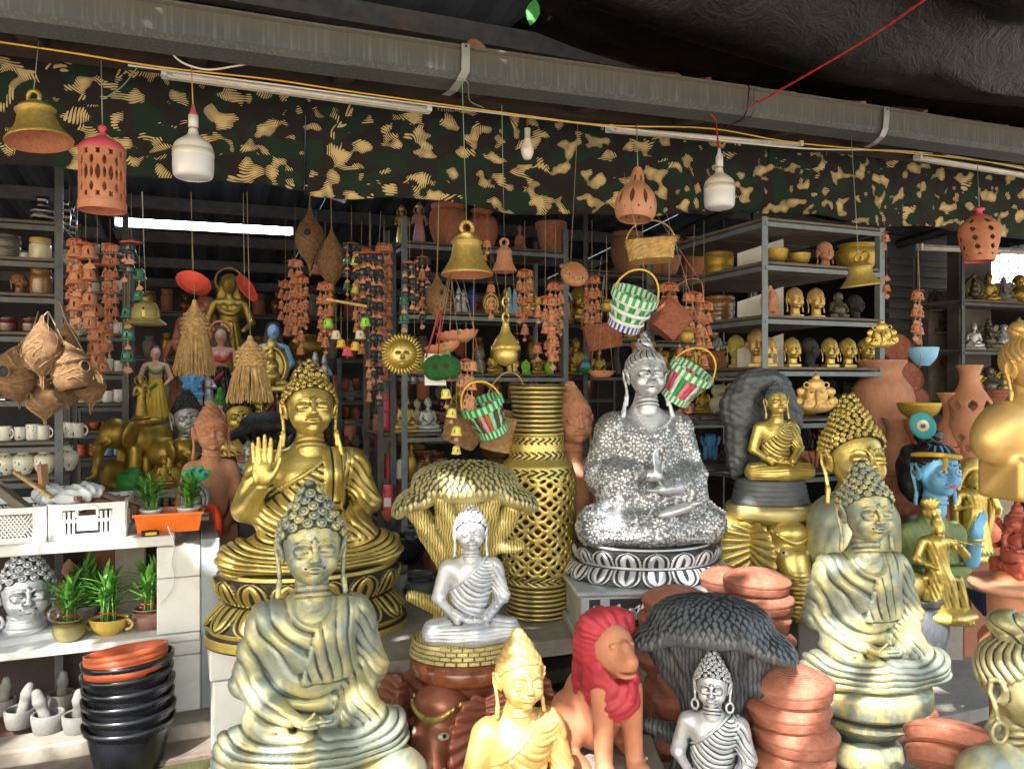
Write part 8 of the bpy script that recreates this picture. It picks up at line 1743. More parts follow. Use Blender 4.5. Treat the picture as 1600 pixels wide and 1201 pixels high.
def bust(lb,px,pyb,D,hs,yaw,mat,hair,hmat,smat,sh=1.0,cat='bust',zz=None):
  p=PD(px,pyb,D)if zz is None else at(px,pyb,D=D,zz=zz);t=thing('buddha_bust',lb,cat,p,face_cam(p,yaw));s=hs
  mobj('shoulders',SHO,t,M[smat],scale=(s*1.9*sh,s*1.9,s*1.9));mobj('head',HD,t,M[mat],loc=(0,-.03*s,.70*s),scale=(s*1.06,s,s));mobj(hair.name.split('.')[0],hair,t,M[hmat],loc=(0,-.03*s,.70*s),scale=(s*1.06,s,s));return t
V,F=sculpt([ell((0,.03,.12),(.30,.17,.17),.05),cap((-.22,.03,.17),(.22,.03,.17),.11,.11,.06),cap((0,.03,.2),(0,.02,.38),.12,.10,.05),ell((0,.03,.02),(.3,.18,.05),.04),half((0,0,-1),(0,0,.0))],.012);N=normals(V,F);V=V-N*(.006*groove(np.linalg.norm((V-np.array([.2,-.1,.35]))*np.array([1,.5,1]),axis=1)*22))[:,None];SHO=finish('shoulders',V,F,cs=60,its=(3,8))
bust('black Buddha bust with silver highlights behind the raw clay Buddha',292,712,4.0,.165,8,'silver_black',CURL[('cone',.062)],'black','silver_black',zz=None)
bust('black Buddha bust with a gold face behind the straw lampshades',374,712,4.05,.175,6,'gold_black',CURL[('cone',.062)],'black','gold_black',1.25)
t=copy_tree(I_,'small all black tree shrine left of the large gold Buddha',PD(420,778,3.75),face_cam(PD(420,778,3.75)),.115*3.75/2.12*1.15,mats={'tree_trunk':M['black'],'leaf_crown':M['black_matt']});t.scale=(.34,.34,.34)
figure('seated','small black seated figure left of the black tree shrine','figurine',388,770,84,'silver_black',D=3.7,yaw=8)
figure('seated','tiny black Buddha under the black tree shrine','figurine',425,775,60,'silver_black',D=3.66,yaw=8)
q=FUW(uof(405,3.75),3.75,0);g=MB();fbox(g,uof(372,3.55),uof(448,3.55),3.52,3.85,.045,PD(420,778,3.75).z-.003,.006);tag(g.obj('plinth_block',M['black_matt']),'black plinth below the black tree shrine','block')
# painted elephant god with green crown
def painted_ganesha(lb,px,pyb,h,w,zz):
  p=at(px,pyb,w,zz=zz);k=h/FPX*p.y;t=thing('elephant_god_figurine',lb,'figurine',p,face_cam(p,0));mobj('figure_body',figm('ganesha'),t,M['skin_pale'],scale=k)
  for s in(-1,1):V,F=sculpt([ell((0,0,0),(.12,.02,.12),.01)],.02);mobj('ear',mesh_np('ear',V,F),t,M['pink_paint'],loc=(s*.2*k,-.02*k,.67*k),scale=k)
  V,F=sculpt([ell((0,0,0),(.13,.13,.07),.02),ell((0,0,.1),(.09,.09,.08),.02),ell((0,0,.2),(.05,.05,.08),.02)],.02);V=V+normals(V,F)*(.012*np.sin(np.arctan2(V[:,1],V[:,0])*12))[:,None];mobj('green_crown',mesh_np('green_crown',V,F),t,M['green'],loc=(0,0,.84*k),scale=k);return t
M['skin_pale']=mat_plain('pale_pink_paint',(.58,.38,.30),.5,.1,12,.05)
painted_ganesha('painted elephant god with pink ears and a green crown',344,715,88,w1+.3,zof(344,703,w1+.3))
def lady(lb,px,pyb,h,w,zz,hair,dress,sash,skin,yaw=0,halo=None):
  p=at(px,pyb,w,zz=zz);k=h/FPX*p.y;t=thing('goddess_figurine',lb,'figurine',p,face_cam(p,yaw))
  A=[ell((0,0,.88),(.062,.065,.082),.02),ell((0,-.068,.875),(.012,.014,.02),.01),cap((0,.01,.70),(0,0,.84),.035,.03,.02),cap((-.09,0,.72),(.09,0,.72),.045,.045,.04),ell((-.045,-.05,.67),(.045,.04,.04),.02),ell((.045,-.05,.67),(.045,.04,.04),.02),ell((0,0,.60),(.085,.06,.12),.04)]+[q for s in(-1,1)for q in(cap((s*.13,0,.71),(s*.19,-.03,.55),.035,.03,.02),cap((s*.19,-.03,.55),(s*.12,-.12,.47),.028,.022,.02))]
  V,F=sculpt(A,.010);mobj('upper_body',finish('upper_body',V,F,cs=50),t,M[skin],scale=k)
  V,F=sculpt([cap((0,.0,.05),(0,0,.50),.17,.085,.05),ell((0,0,.05),(.2,.15,.06),.03),half((0,0,-1),(0,0,0))],.012);N=normals(V,F);V=V+N*(.010*np.sin(np.arctan2(V[:,1],V[:,0])*15+V[:,2]*3))[:,None];mobj('dress',finish('dress',V,F,cs=50),t,M[dress],scale=k)
  V,F=sculpt([ell((0,.04,.91),(.078,.07,.085),.03),cap((0,.06,.9),(0,.075,.62),.06,.085,.04),cap((-.06,.04,.86),(-.10,.03,.70),.03,.03,.03),cap((.06,.04,.86),(.10,.03,.70),.03,.03,.03),ell((0,-.05,.87),(.045,.06,.06),.02,None,'-')],.011);mobj('hair',finish('hair',V,F,cs=50),t,M[hair],scale=k)
  g=MB();g.tube(catmull([(-.10,-.03,.70),(-.04,-.10,.63),(.03,-.10,.62),(.10,-.03,.70)],5),.022,8);g.tube(catmull([(-.1,-.04,.50),(-.16,-.07,.40),(-.10,-.13,.38),(.02,-.13,.48)],5),.02,8);o=g.obj('sash',M[sash],t,scale=k)
  if halo:g=MB();g.lathe([(.115,-.012),(.13,0),(.115,.012),(.10,0),(.115,-.012)],28,(0,.06,.93),Matrix.Rotation(R(90),4,'X'));g.obj('halo',M[halo],t,scale=k)
  return t
M['hair_brown']=mat_plain('painted_brown_hair',(.06,.035,.03),.6,.2,12,.2)
lady('painted woman in a yellow skirt and green scarf holding a pink flower',243,655,118,w2,zp2,'hair_brown','yellow','green','skin_pale')
lady('goddess with a blue face in a dark red gown at the back',427,655,150,w2+.2,zp2,'hair_brown','maroon','maroon','blue_pale')
lady('tall dark gold goddess with a halo, highest statue in the shade',358,600,175,w2+.4,zof(358,600,w2+.4),'gold_dark','gold_dark','gold_dark','gold_dark',halo='gold_dark')
lady('bare chested painted man with a red halo behind the left straw lamp',345,640,145,w2+.1,zp2,'hair_brown','black','rope_red','skin',halo='terra_orange')
lady('dim brown goddess statue behind the hanging olive lampshade',288,655,160,w2+.3,zp2,'terra_dark','terra_dark','terra_dark','brown_dark')
lady('brown wooden goddess beside the dim brown one',322,655,190,w2+.45,zp2,'brown_dark','brown_dark','brown_dark','brown_dark')
lady('gold standing goddess just left of the large gold Buddha head',402,690,110,w1+.3,zof(402,690,w1+.3),'gold_dark','gold','gold_dark','gold_dark')
lady('small dim statue in the dark doorway behind the gold Buddha',470,650,90,5.2,zof(470,650,5.2),'gold_dark','black','black','gold_dark')
figure('couple','silver fish tailed figurine right behind the lit doorway','figurine',500,620,70,'silver_black',D=4.6,yaw=0)
figure('shrine','gold leaf shaped shrine behind the lower straw lampshade','figurine',424,612,80,'gold',D=4.4,yaw=0)
figure('ganesha','blue painted flute deity above the black and silver bust','figurine',300,622,48,'blue',D=4.3,yaw=0)
figure('couple','silver figure with long rays behind the black bust','figurine',318,640,70,'silver_black',D=4.4,yaw=0)
pot('terracotta_urn','handi','dark metal pot at the back below the straw lamp','pot',480,560,60,36,'gold_dark',D=5.4)
g=MB();V,F=sculpt([ell((0,0,.05),(.06,.05,.055),.02),ell((.025,.0,.09),(.035,.03,.03),.02)],.008);V=V+normals(V,F)*(.008*wob(V,60))[:,None];p=PD(202,770,3.7);tag(mobj('green_rock',mesh_np('green_rock',V,F),None,M['green'],loc=p),'bright green painted rock behind the white crates','rock')
g=MB();fbox(g,uof(180,3.62),uof(228,3.62),3.60,3.85,.045,p.z-.003,.006);tag(g.obj('plinth_block',M['concrete']),'block under the green painted rock','block')
# ---------------------------------------------------------------- goods on the white stand
def onst(px,pyb,z,w=None):return at(px,pyb,w if w else WL+.15,zz=z)
def crate(lb,px0,px1,py0,py1,w,dp,slat_kind):
  a,b=W(px0,py1,w),W(px1,py1,w);L=(b-a).length;H=(py1-py0)/FPX*(a.y+b.y)/2;p=a.lerp(b,.5);p.z=ZT;t=thing('plastic_crate',lb,'crate',p,FA)
  def side(Ls,M4):
    def part(nm,fn):g=MB();fn(g);o=g.obj(nm,M['white_plastic'],t);o.matrix_local=M4
    part('crate_rim',lambda g:(g.box((0,0,H-.012),(Ls,.014,.022)),g.box((0,0,.010),(Ls,.010,.02)),[g.box((s*(Ls/2-.022),0,H/2),(.044,.010,H))for s in(-1,1)]))
    n=max(5,int(Ls/.021));lo,hi=.022,H-.03
    if slat_kind=='slot':
      me=MB();me.box((0,0,0),(.007,.008,hi-lo));mm=me.mesh('slat',M['white_plastic'])
      for i in range(n):
        x=-Ls/2+.05+(Ls-.1)*i/(n-1)
        if abs(x)<Ls*.13:continue
        o=mobj('slat',mm,t);o.matrix_local=M4@Matrix.Translation((x,0,(hi+lo)/2))
      part('cross_bar',lambda g:g.box((0,0,H*.52),(Ls-.08,.009,.010)));part('handle_plate',lambda g:(g.box((0,-.002,H*.45),(Ls*.27,.010,H*.40)),g.tube([(-Ls*.14,-.004,H*.62),(-Ls*.13,-.004,H*.86),(-Ls*.10,-.004,H*.93),(Ls*.10,-.004,H*.93),(Ls*.13,-.004,H*.86),(Ls*.14,-.004,H*.62)],.006,6)))
    else:
      for s in(-1,1):
        me=MB();me.box((0,0,0),(.005,.006,(hi-lo)*1.25),Matrix.Rotation(s*R(35),4,'Y'));mm=me.mesh('slat',M['white_plastic'])
        for i in range(n+1):o=mobj('slat',mm,t);o.matrix_local=M4@Matrix.Translation((-Ls/2+.055+(Ls-.11)*i/n,s*.001,(hi+lo)/2))
  for M4,Ls in((Matrix.Identity(4),L),(Matrix.Translation((0,dp,0)),L),(Matrix.Translation((L/2,dp/2,0))@Matrix.Rotation(PI/2,4,'Z'),dp-.012),(Matrix.Translation((-L/2,dp/2,0))@Matrix.Rotation(PI/2,4,'Z'),dp-.012)):side(Ls,M4)
  g=MB();g.box((0,dp/2,.008),(L-.01,dp-.01,.006));g.obj('crate_floor',M['white_plastic'],t);return t
crate('white diamond mesh crate at the left edge, overexposed by the sun',-60,73,782,838,WL+.03,.30,'mesh')
crate('white slotted plastic crate with handle, full of brown scraps',76,196,780,836,WL+.03,.30,'slot')
r_=random.Random(4)
def scrap(lb,px,py,w,L,ang,m,th=.012,name='wooden_stick',cat='stick'):
  p=W(px,py,w);g=MB();g.rbox((0,0,0),(L,th*1.6,th),.002);o=g.obj(name,M[m],loc=p,rot=(R(r_.uniform(-10,10)),R(ang),R(r_.uniform(-30,30))));tag(o,lb,cat)
scrap('thin light stick leaning up out of the left crate',52,757,WL+.14,.22,22,'straw');scrap('short upright wood piece between the crates',68,752,WL+.16,.13,84,'wood',.02)
scrap('grey board leaning into the left crate',8,770,WL+.1,.22,35,'shelf_wood',.03,'board','board')
for i in range(9):scrap('%s brown wood offcut lying in the slotted crate'%['first','second','third','fourth','fifth','sixth','seventh','eighth','ninth'][i],90+i*11,790-(i%3)*6,WL+.12+.02*(i%4),r_.uniform(.10,.22),r_.uniform(-30,30),['wood','brown_dark','wood_dark'][i%3],.016)
V,F=sculpt([ell((0,0,0),(.10,.07,.03),.02),ell((.07,.02,.015),(.06,.05,.03),.02),ell((-.06,.0,.01),(.05,.05,.035),.02)],.008);N=normals(V,F);V=V+N*(.012*np.sin(V[:,0]*90+6*np.sin(V[:,1]*50))*np.sin(V[:,1]*70+V[:,2]*60))[:,None]
tag(mobj('crumpled_bag',mesh_np('crumpled_bag',V,F),None,mat_plain('clear_bag',(.55,.60,.66),.25,.1,20,.3),loc=W(102,775,WL+.16)),'crumpled grey white plastic bag on top of the slotted crate','plastic bag')
# planter tray
a,b=W(207,820,WL+.05),W(318,815,WL+.05);p=a.lerp(b,.5);p.z=ZT;L=(b-a).length*.98;t=thing('planter_tray','orange rectangular planter tray at the right end of the white stand','planter',p,FA)
prf=[]
g=MB()
for i,(s,z)in enumerate(((.88,0),(.93,.035),(.97,.062),(1.03,.064),(1.03,.075),(.97,.075),(.90,.02),(.0,.018))):
  prf.append([(sx_*L/2*s if s else 0,.085+sy_*.085*(s if s else 0),z)for sx_,sy_ in((-1,-1),(1,-1),(1,1),(-1,1))])
V=[v for r in prf for v in r];F=[(4*i+j,4*i+(j+1)%4,4*i+4+(j+1)%4,4*i+4+j)for i in range(len(prf)-1)for j in range(4)]+[(3,2,1,0)];g.add(V,F,True);g.obj('tray',M['orange'],t)
def bamboo(par,loc,n,h,spread,seed,ties=True,leafL=.05):
  rs=random.Random(seed);LVb,LFb=leaf_mesh(leafL*1.25,leafL*.26)
  me=mesh_np('leaf',LVb,LFb);g=MB();top=[]
  for i in range(n):
    a=rs.uniform(0,2*PI);r0=rs.uniform(0,spread*.55);hh=h*rs.uniform(.45,.8);x,y=loc[0]+r0*math.cos(a),loc[1]+r0*math.sin(a);dx,dy=rs.uniform(-.012,.012),rs.uniform(-.012,.012);g.tube([(x,y,loc[2]),(x+dx*.5,y+dy*.5,loc[2]+hh*.5),(x+dx,y+dy,loc[2]+hh)],.0028,5);top.append((x,y,dx,dy,hh))
  g.obj('stalks',M['stalk'],par)['kind']='stuff'
  for(x,y,dx,dy,hh)in top:
    for k in range(8):
      f=rs.uniform(.3,1.0);mobj('leaf',me,par,M['leaf_light' if rs.random()<.6 else 'leaf'],loc=(x+dx*f,y+dy*f,loc[2]+hh*f),rot=(R(rs.uniform(15,80)),0,rs.uniform(0,2*PI)),scale=rs.uniform(.7,1.2))
  if ties:
    g=MB();g.lathe([(spread*.62,-.002),(spread*.66,0),(spread*.62,.002)],14,(loc[0],loc[1],loc[2]+h*.18));g.obj('red_tie',M['rope_red'],par)
M['stalk']=mat_plain('bamboo_stalk',(.14,.30,.07),.5,.15,20,0);M['leaf_light']=mat_plain('leaf_light',(.11,.30,.045),.45,.3,25,.1)
for i,x in enumerate((-.065,.07)):
  g=MB();g.lathe(thick([(.036,0),(.040,.05),(.044,.052),(.044,.058)],.004),20,(x,.08,.025));g.obj('white_cup',M['white_plastic'],t);bamboo(t,(x,.08,.07),12,.15,.034,40+i,False,.055)
p=W(234,822,WL+.005);p.z=ZT;t=thing('tape_measure','black and yellow tape measure lying before the orange tray','tape measure',p,FA+.15);g=MB();g.rbox((0,0,.011),(.06,.03,.022),.004);g.obj('case',M['black_plastic'],t);g=MB();g.rbox((.003,-.0155,.011),(.038,.002,.012),.0008);g.obj('yellow_band',M['rope_yellow'],t)
line('power_cord','thin white cord hanging down the white block of the stand','cord',sag([W(262,822,WL-.012),W(272,850,WL-.012),W(268,880,WL-.012),W(272,905,WL-.012),W(262,930,WL-.014),W(248,944,WL-.015)]),.0018,'cable_white')
# things behind the tray
p=W(306,812,WL+.30);p.z=ZT+.001;t=thing('peacock_ornament','small white and dark figure with a green feather crown behind the plants','ornament',p,face_cam(p));figs=figm('shrine');mobj('figure_body',figs,t,M['silver_black'],scale=.17)
for a in(-50,-15,20,55):V,F=sculpt([ell((0,0,.022),(.013,.004,.024),.002)],.003);o=mobj('feather',mesh_np('feather',V,F),t,M['green_bright'],loc=(0,-.003,.165),rot=(0,R(a),0),scale=1.5);g=MB();g.lathe([(0,.0055),(.006,.004)],12,(0,0,.03),Matrix.Rotation(R(90),4,'X'));g.obj('feather_eye',M['cobalt'],o)
g=MB();fbox(g,uof(300,2.98),uof(316,2.98),2.93,3.0,ZT+.001,ZT+.02);
p2=FUW(uof(308,WL+.25),WL+.25,ZT);p=W(320,772,WL+.42);t=thing('flower_mask','yellow sunflower shaped painted mask behind the tray','mask',p,face_cam(p,20))
for i in range(18):a=2*PI*i/18;V,F=(leaf_mesh(.03,.02));mobj('petal',mesh_np('petal',V,F),t,M['rope_yellow'],rot=(R(90),a,0),loc=(0,0,0))if i==0 else mobj('petal',bpy.data.meshes['petal'],t,M['rope_yellow'],rot=(0,a,0),loc=(.04*math.sin(a),0,.04*math.cos(a)))
g=MB();g.lathe([(0,.014),(.03,.010),(.045,0),(0,-.004)],26,(0,0,0),Matrix.Rotation(R(90),4,'X'));g.obj('disc',M['green'],t)
line('stick','stick holding up the yellow sunflower mask','stick',[p+Vector((0,.012,0)),Vector((p.x,p.y+.012,.05))],.006,'wood')
pp=[PD(326,792,3.25),PD(338,800,3.22),PD(341,830,3.22),PD(338,860,3.24)];line('bent_tube','bright orange red plastic trunk curving down behind the stand','toy',sag(pp),.018,'orange_red')
pp=[PD(333,862,3.25),PD(338,880,3.25),PD(333,905,3.26)];line('toy_arm','pink and navy toy piece under the orange trunk','toy',sag(pp),.016,'pink_paint')
pot('pierced_pot','jar','small dark red pierced pot with a knob right of the stand','pot',352,915,42,56,'terra_dark',D=3.3)
for i in range(5):pot('tyre_stack_plate','saucer','%s black flat dish in the stack right of the stand'%['lowest','second','middle','fourth','topmost'][i],'dish',348,1010-i*18,76,18,'black_plastic',D=3.35)
# shelf: silver head, small clay Buddha, plants
def onm(px,w=WL+.13):q=W(px,990,w);q.z=ZM;return q
p=onm(40);k=p.y/FPX;t=thing('buddha_bust','silver Buddha head with black curls on the lower shelf at the left','head sculpture',p,face_cam(p,6));s=.20
g=MB();g.rbox((0,.0,.022),(.22,.15,.044),.01);g.obj('square_base',M['silver_skin'],t);mobj('head',HDH,t,M['silver_skin'],loc=(0,-.01,.085),scale=(s*1.12,s,s));mobj('hair_curls',CURL[('cone',.075)],t,M['silver'],loc=(0,-.01,.085),scale=(s*1.10,s,s*.94))
V,F=sculpt([cap((0,.0,.02),(0,0,.1),.075,.05,.03)]+[tor((0,0,z),r,.010,.006,(90,0,0))for z,r in((.05,.064),(.072,.056),(.094,.052))],.006);mobj('ringed_neck',finish('ringed_neck',V,F,cs=60),t,M['silver_skin'])
figure('seated','small terracotta Buddha behind the silver head on the lower shelf','figurine',108,950,96,'terra_pale',w=WL+.36,zz=ZM,yaw=0)
def plant(lb,px,kind,wpx,hpx,mat,seed,w=WL+.10,hh=.17,extra=None):
  p=onm(px,w);k=p.y/FPX;r=wpx/2*k;h=hpx*k;t=thing('potted_bamboo',lb,'potted plant',p);mobj('plant_pot',lm(kind),t,M[mat],scale=(r,r*(1 if kind!='bowl' else .8),h));g=MB();g.lathe([(0,.0),(r*.8,0)],16,(0,0,h*.86));g.obj('soil',mat_plain('potting_soil',(.05,.035,.025),.95,.3,40,.6),t);bamboo(t,(0,0,h*.8),15,hh*1.15,r*.75,seed,True,.066)
  if extra:
    for s in(-1,1):g=MB();g.tube([(s*r*(.9+.38*math.sin(a)),0,h*(.62+.3*math.cos(a)))for a in np.linspace(0,PI,8)],.006,6);g.obj('pot_ear',M[mat],t)
  return t
plant('lucky bamboo in an olive round pot beside the silver head',108,'handi',46,34,'olive_lamp',21,WL+.07,.15);plant('lucky bamboo in a grey pot standing behind the others',136,'flowerpot',36,30,'stone',22,WL+.27,.20)
plant('lucky bamboo in a shallow yellow pot with two ears',170,'bowl',58,26,'yellow_pot',23,WL+.09,.18,extra=True);plant('lucky bamboo in a pinkish brown pot next to the white block',231,'handi',48,32,'terra_mauve',24,WL+.12,.17)
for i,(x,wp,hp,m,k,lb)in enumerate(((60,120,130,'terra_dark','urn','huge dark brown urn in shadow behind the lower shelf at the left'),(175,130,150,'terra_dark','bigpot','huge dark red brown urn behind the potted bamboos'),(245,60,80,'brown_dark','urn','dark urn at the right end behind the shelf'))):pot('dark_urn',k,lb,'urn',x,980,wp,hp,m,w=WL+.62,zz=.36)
g=MB();fbox(g,uof(-60,WL+.47),uof(300,WL+.47),WL+.40+.1,WL+.95,.05,.355);tag(g.obj('storage_bench',M['black_matt']),'dark bench behind the white stand under the huge urns','bench')
# floor: pots, mortars
p0_=PD(202,1190,2.68);p0_.z=0
kp=2.68/FPX
for i in range(6):
  r=66*kp;hh=.165;z=.0+i*.042;t=thing('plastic_pot',['bottom black plastic pot of the nested stack','second black pot of the nested stack','third black pot of the nested stack','fourth black pot of the nested stack','fifth black pot of the nested stack','top black pot of the nested stack'][i],'plastic pot',(p0_.x+.004*(i%2),p0_.y,z),0,'nested black plastic pots');t.rotation_euler=(R(-1.0*i*.4),R(-1.2*i*.6),0)
  g=MB();g.lathe([(0,.002),(r*.68,0),(r*.72,.004),(r*.93,hh*.87),(r*.93,hh*.88),(r*1.0,hh*.885),(r*1.02,hh),(r*.96,hh),(r*.66,.008),(0,.008)],48);g.obj('pot_body',M['black_plastic'],t)
for i in range(4):
  r=60*kp;t=thing('plastic_pot',['lowest rust red plastic pot on the black stack','second rust red pot on the black stack','third rust red pot on the black stack','top rust red plastic pot, tilted open rim'][i],'plastic pot',(p0_.x-.004,p0_.y-.01,.335+i*.017),0,'nested rust red pots');t.rotation_euler=(R(-4-i),R(-6-i*.8),0)
  g=MB();g.lathe([(0,-.07),(r*.72,-.072),(r*.93,-.005),(r*.99,.0),(r*1.0,.019),(r*.95,.02),(r*.93,.004),(r*.70,-.06),(0,-.06)],48);g.obj('pot_body',M['rust_plastic'],t)
def mortar(lb,px,py,D,wpx,seed,lean):
  p=PD(px,py,D);p.z=.07;k=D/FPX;r=wpx/2*k;t=thing('mortar',lb,'mortar',p);mobj('bowl_body',lm('mortar'),t,M['stone'],scale=(r,r,r*1.15));q=thing('pestle','rough stone pestle standing in the '+lb.replace('grey stone mortar','mortar'),'pestle',(p.x,p.y,.07+r*.5),0);V,F=sculpt([cap((0,0,0),(0,0,r*1.5),r*.36,r*.34,.01),cap((0,0,r*1.6),(0,0,r*2.1),r*.42,r*.30,.01)],.006);V=V+normals(V,F)*(.002*wob(V,70,seed))[:,None];mobj('pestle_body',mesh_np('pestle_body',V,F),q,M['stone']);q.rotation_euler=lean
mortar('grey stone mortar at the left in the sun patch',32,1160,2.84,46,1,(R(-8),R(12),0));mortar('grey stone mortar in the middle of the group',75,1155,2.80,48,2,(R(5),R(-18),0));mortar('grey stone mortar right, next to the black pots',122,1150,2.80,46,3,(R(3),R(3),0));mortar('grey stone mortar at the back, white in the sun',96,1120,3.0,40,4,(R(2),R(5),0));mortar('grey stone mortar mostly hidden behind the black pots',138,1120,3.05,36,5,(R(-3),R(-5),0));mortar('grey stone mortar cut by the left edge',5,1135,2.95,40,6,(0,R(8),0))
# ---------------------------------------------------------------- stacks of clay lids
def lidstack(px,pyb,D,wpx,n,lab,hpx=34,lean=0,mat='terra_red',z0=None):
  k=D/FPX;p=PD(px,pyb,D);z=p.z if z0 is None else z0
  for i in range(n):
    t=thing('clay_dish','%s clay lid of the stack %s'%(['lowest','second','third','fourth','fifth','sixth','seventh','eighth','ninth'][i]if i<n-1 else 'topmost',lab),'clay lid',(p.x+lean*i*k+(.006 if i%2 else-.006),p.y+.004*((i*7)%3-1),z),0,'clay lids '+lab);r=wpx/2*k*(1-.012*i)*(1+.012*((i*5)%3));h=hpx*k*1.2;mobj('lid_body',lm('lidstack'),t,M[mat],scale=(r,r,h),rot=(R(1.5*((i*3)%3-1)),R(2*((i*5)%3-1)),0));z+=hpx*k
    for j in range(1):pass
lidstack(1185,1042,2.62,106,5,'behind the charcoal tree',30,0,'terra_lid');lidstack(1140,1030,2.75,92,5,'just left behind the charcoal tree',28,0,'terra_lid');lidstack(1240,1200,2.12,132,4,'in front of the turned pedestal',38,-2,'terra_lid');lidstack(1052,1040,2.66,108,4,'between the lion and the charcoal tree',30,0,'terra_lid');lidstack(1062,1180,2.40,80,4,'low behind the charcoal tree',34,0,'terra_lid')
p=PD(1500,1180,2.0);
for i,(lb,dz,tl,rr)in enumerate((('lower tilted clay lid at the bottom right',-.05,(R(-25),R(20),0),80),('upper tilted clay lid leaning toward the bottom right corner',.0,(R(-28),R(22),0),82))):t=thing('clay_dish',lb,'clay lid',(p.x,p.y,p.z+dz),0);t.rotation_euler=tl;r=rr*2.0/FPX;mobj('lid_body',lm('lidstack'),t,M['terra_lid'],scale=(r,r,.075))
pot('clay_stool','spool','pink clay stool under the bottom right tilted lids','stool',1500,1250,110,60,'terra_lid',D=2.05)
pot('support_pot','flowerpot','clay pot under the stack in front of the turned pedestal','pot',1240,1300,120,98,'terra_lid',D=2.13)
pot('support_pot','bigpot','clay pot under the stack behind the charcoal tree','pot',1183,1200,100,155,'terra_lid',D=2.64);pot('support_pot','bigpot','clay pot under the stack just left behind the tree','pot',1138,1190,90,158,'terra_lid',D=2.78)
pot('support_pot','bigpot','clay pot under the stack between lion and tree','pot',1052,1200,100,158,'terra_lid',D=2.68)
pot('clay_stand','stool','pink terracotta waisted stand behind the turned pedestal','stand',1425,1113,76,84,'terra_lid',D=2.72);pot('clay_stand','stool','shorter pink terracotta stand in front of the other one','stand',1382,1148,60,56,'terra_lid',D=2.55)
pot('grey_tub','bigpot','dark grey rounded tub behind the seated weathered Buddha','tub',1430,1040,96,110,'charcoal',D=2.95)
# ---------------------------------------------------------------- right side: urns, Krishna and others
g=MB();fbox(g,uof(1385,WS+.78),4.9,WS+.75,WS+1.75,.047,.40,.01);tag(g.obj('display_bench',M['concrete']),'concrete bench behind the right slab carrying the tall clay vases','bench')
def brick_urn(lb,px,pyb,wpx,hpx,D,zz):
  t=pot('terracotta_urn','urn',lb,'urn',px,pyb,wpx,hpx,'terra_pale',D=D,zz=zz);r=wpx/2/FPX*D;h=hpx/FPX*D;P=PR['urn'];bm=MB();bm.rbox((0,0,0),(r*.36,.006,h*.055),.0018);bme=bm.mesh('brick')
  for row in range(7):
    z=.24+row*.062;rad=np.interp(z,[b for a,b in P[:24]],[a for a,b in P[:24]])*r
    for j in range(16):
      a=2*PI*(j+.5*(row%2))/16
      if math.sin(a)>.35:continue
      mobj('brick',bme,t,M['terra_pale'],loc=(math.cos(a)*rad,math.sin(a)*rad,z*h),rot=(0,0,a+PI/2))
  return t
ZB=.402
brick_urn('clay urn with raised brick courses behind the curly haired bust',1410,830,78,180,3.55,.62)
for px,pyb,wp,hp,m,k,D,zz,lb in((1378,740,96,175,'terra_pale','urn',3.75,None,'large plain clay urn behind the rack post'),(1405,800,90,60,'terra_dark','planter',3.5,None,'brown round clay planter under the brick pattern urn'),(1485,760,62,145,'terra_pale','vase',3.55,None,'clay vase with a round belly behind the blue faced bust'),(1472,850,54,150,'terra_red','tallvase',3.45,None,'slender reddish clay stand vase beside the blue face'),(1395,690,40,46,'gold_pot','vase',3.9,None,'small gold vase beyond the rack'),(1560,690,60,80,'terra_dark','bigpot',3.9,None,'dark clay pot behind the bright gold bust'),(1540,650,46,40,'gold_pot','bowl',3.95,None,'gold bowl on top of the pots at the right edge'),(1450,900,80,100,'terra_dark','urn',3.6,None,'dark clay urn low behind the flute player'),(1530,880,70,80,'terra_red','bigpot',3.5,None,'red clay pot behind the dark standing figure')):
  t=pot('terracotta_urn',k,lb,'urn',px,pyb,wp,hp,m,D=D,zz=zz);q=t.location
  if q.z>.45:g=MB();g.rbox((0,0,(q.z-.05)/2),(.12,.12,q.z-.053),.008);tt=thing('pot_plinth','rough block under the '+lb,'block',(q.x,q.y,.05));g.obj('block',M['concrete'],tt)
k=3.5/FPX;r=30*k;H=165*k
def ph(a,z):return np.minimum(np.minimum(lens((a*8/(2*PI))%1-.5,(z-H*.62)/(H*.09),.55,.28),lens((a*10/(2*PI))%1-.5,(z-H*.32)/(H*.07),.45,.3)),lens((a*10/(2*PI)+.5)%1-.5,(z-H*.22)/(H*.07),.45,.3))*.02
me=shell_of_rev(smooth_prof([(r*.7,0),(r*.75,H*.1),(r*.95,H*.3),(r*1.0,H*.42),(r*.85,H*.50),(r*.9,H*.58),(r*1.0,H*.64),(r*.75,H*.72),(r*.45,H*.82),(r*.42,H*.92),(r*.6,H)],4),.005,.0036,ph,'pierced_body',50)
p=PD(1515,735,3.5);t=thing('pierced_clay_vase','tall pierced terracotta vase left of the bright gold bust','vase',p);mobj('pierced_body',me,t,M['terra_pale']);g=MB();g.rbox((0,0,-(p.z-.06)/2),(.14,.14,p.z-.06),.008);g.obj('base_block',M['terra_dark'],t)
pot('gold_rim_bowl','bowl','wide gold bowl with a ribbed rim on a clay neck','bowl',1436,655,64,26,'gold_pot',D=3.4);pot('clay_neck','spool','clay neck carrying the wide gold bowl','stand',1434,800,40,144,'terra_red',D=3.42);q=PD(1434,800,3.42);g=MB();g.rbox((0,0,(q.z-.05)/2),(.14,.14,q.z-.053),.008);tt=thing('pot_plinth','plinth under the clay neck with the gold bowl','block',(q.x,q.y,.05));g.obj('block',M['concrete'],tt)
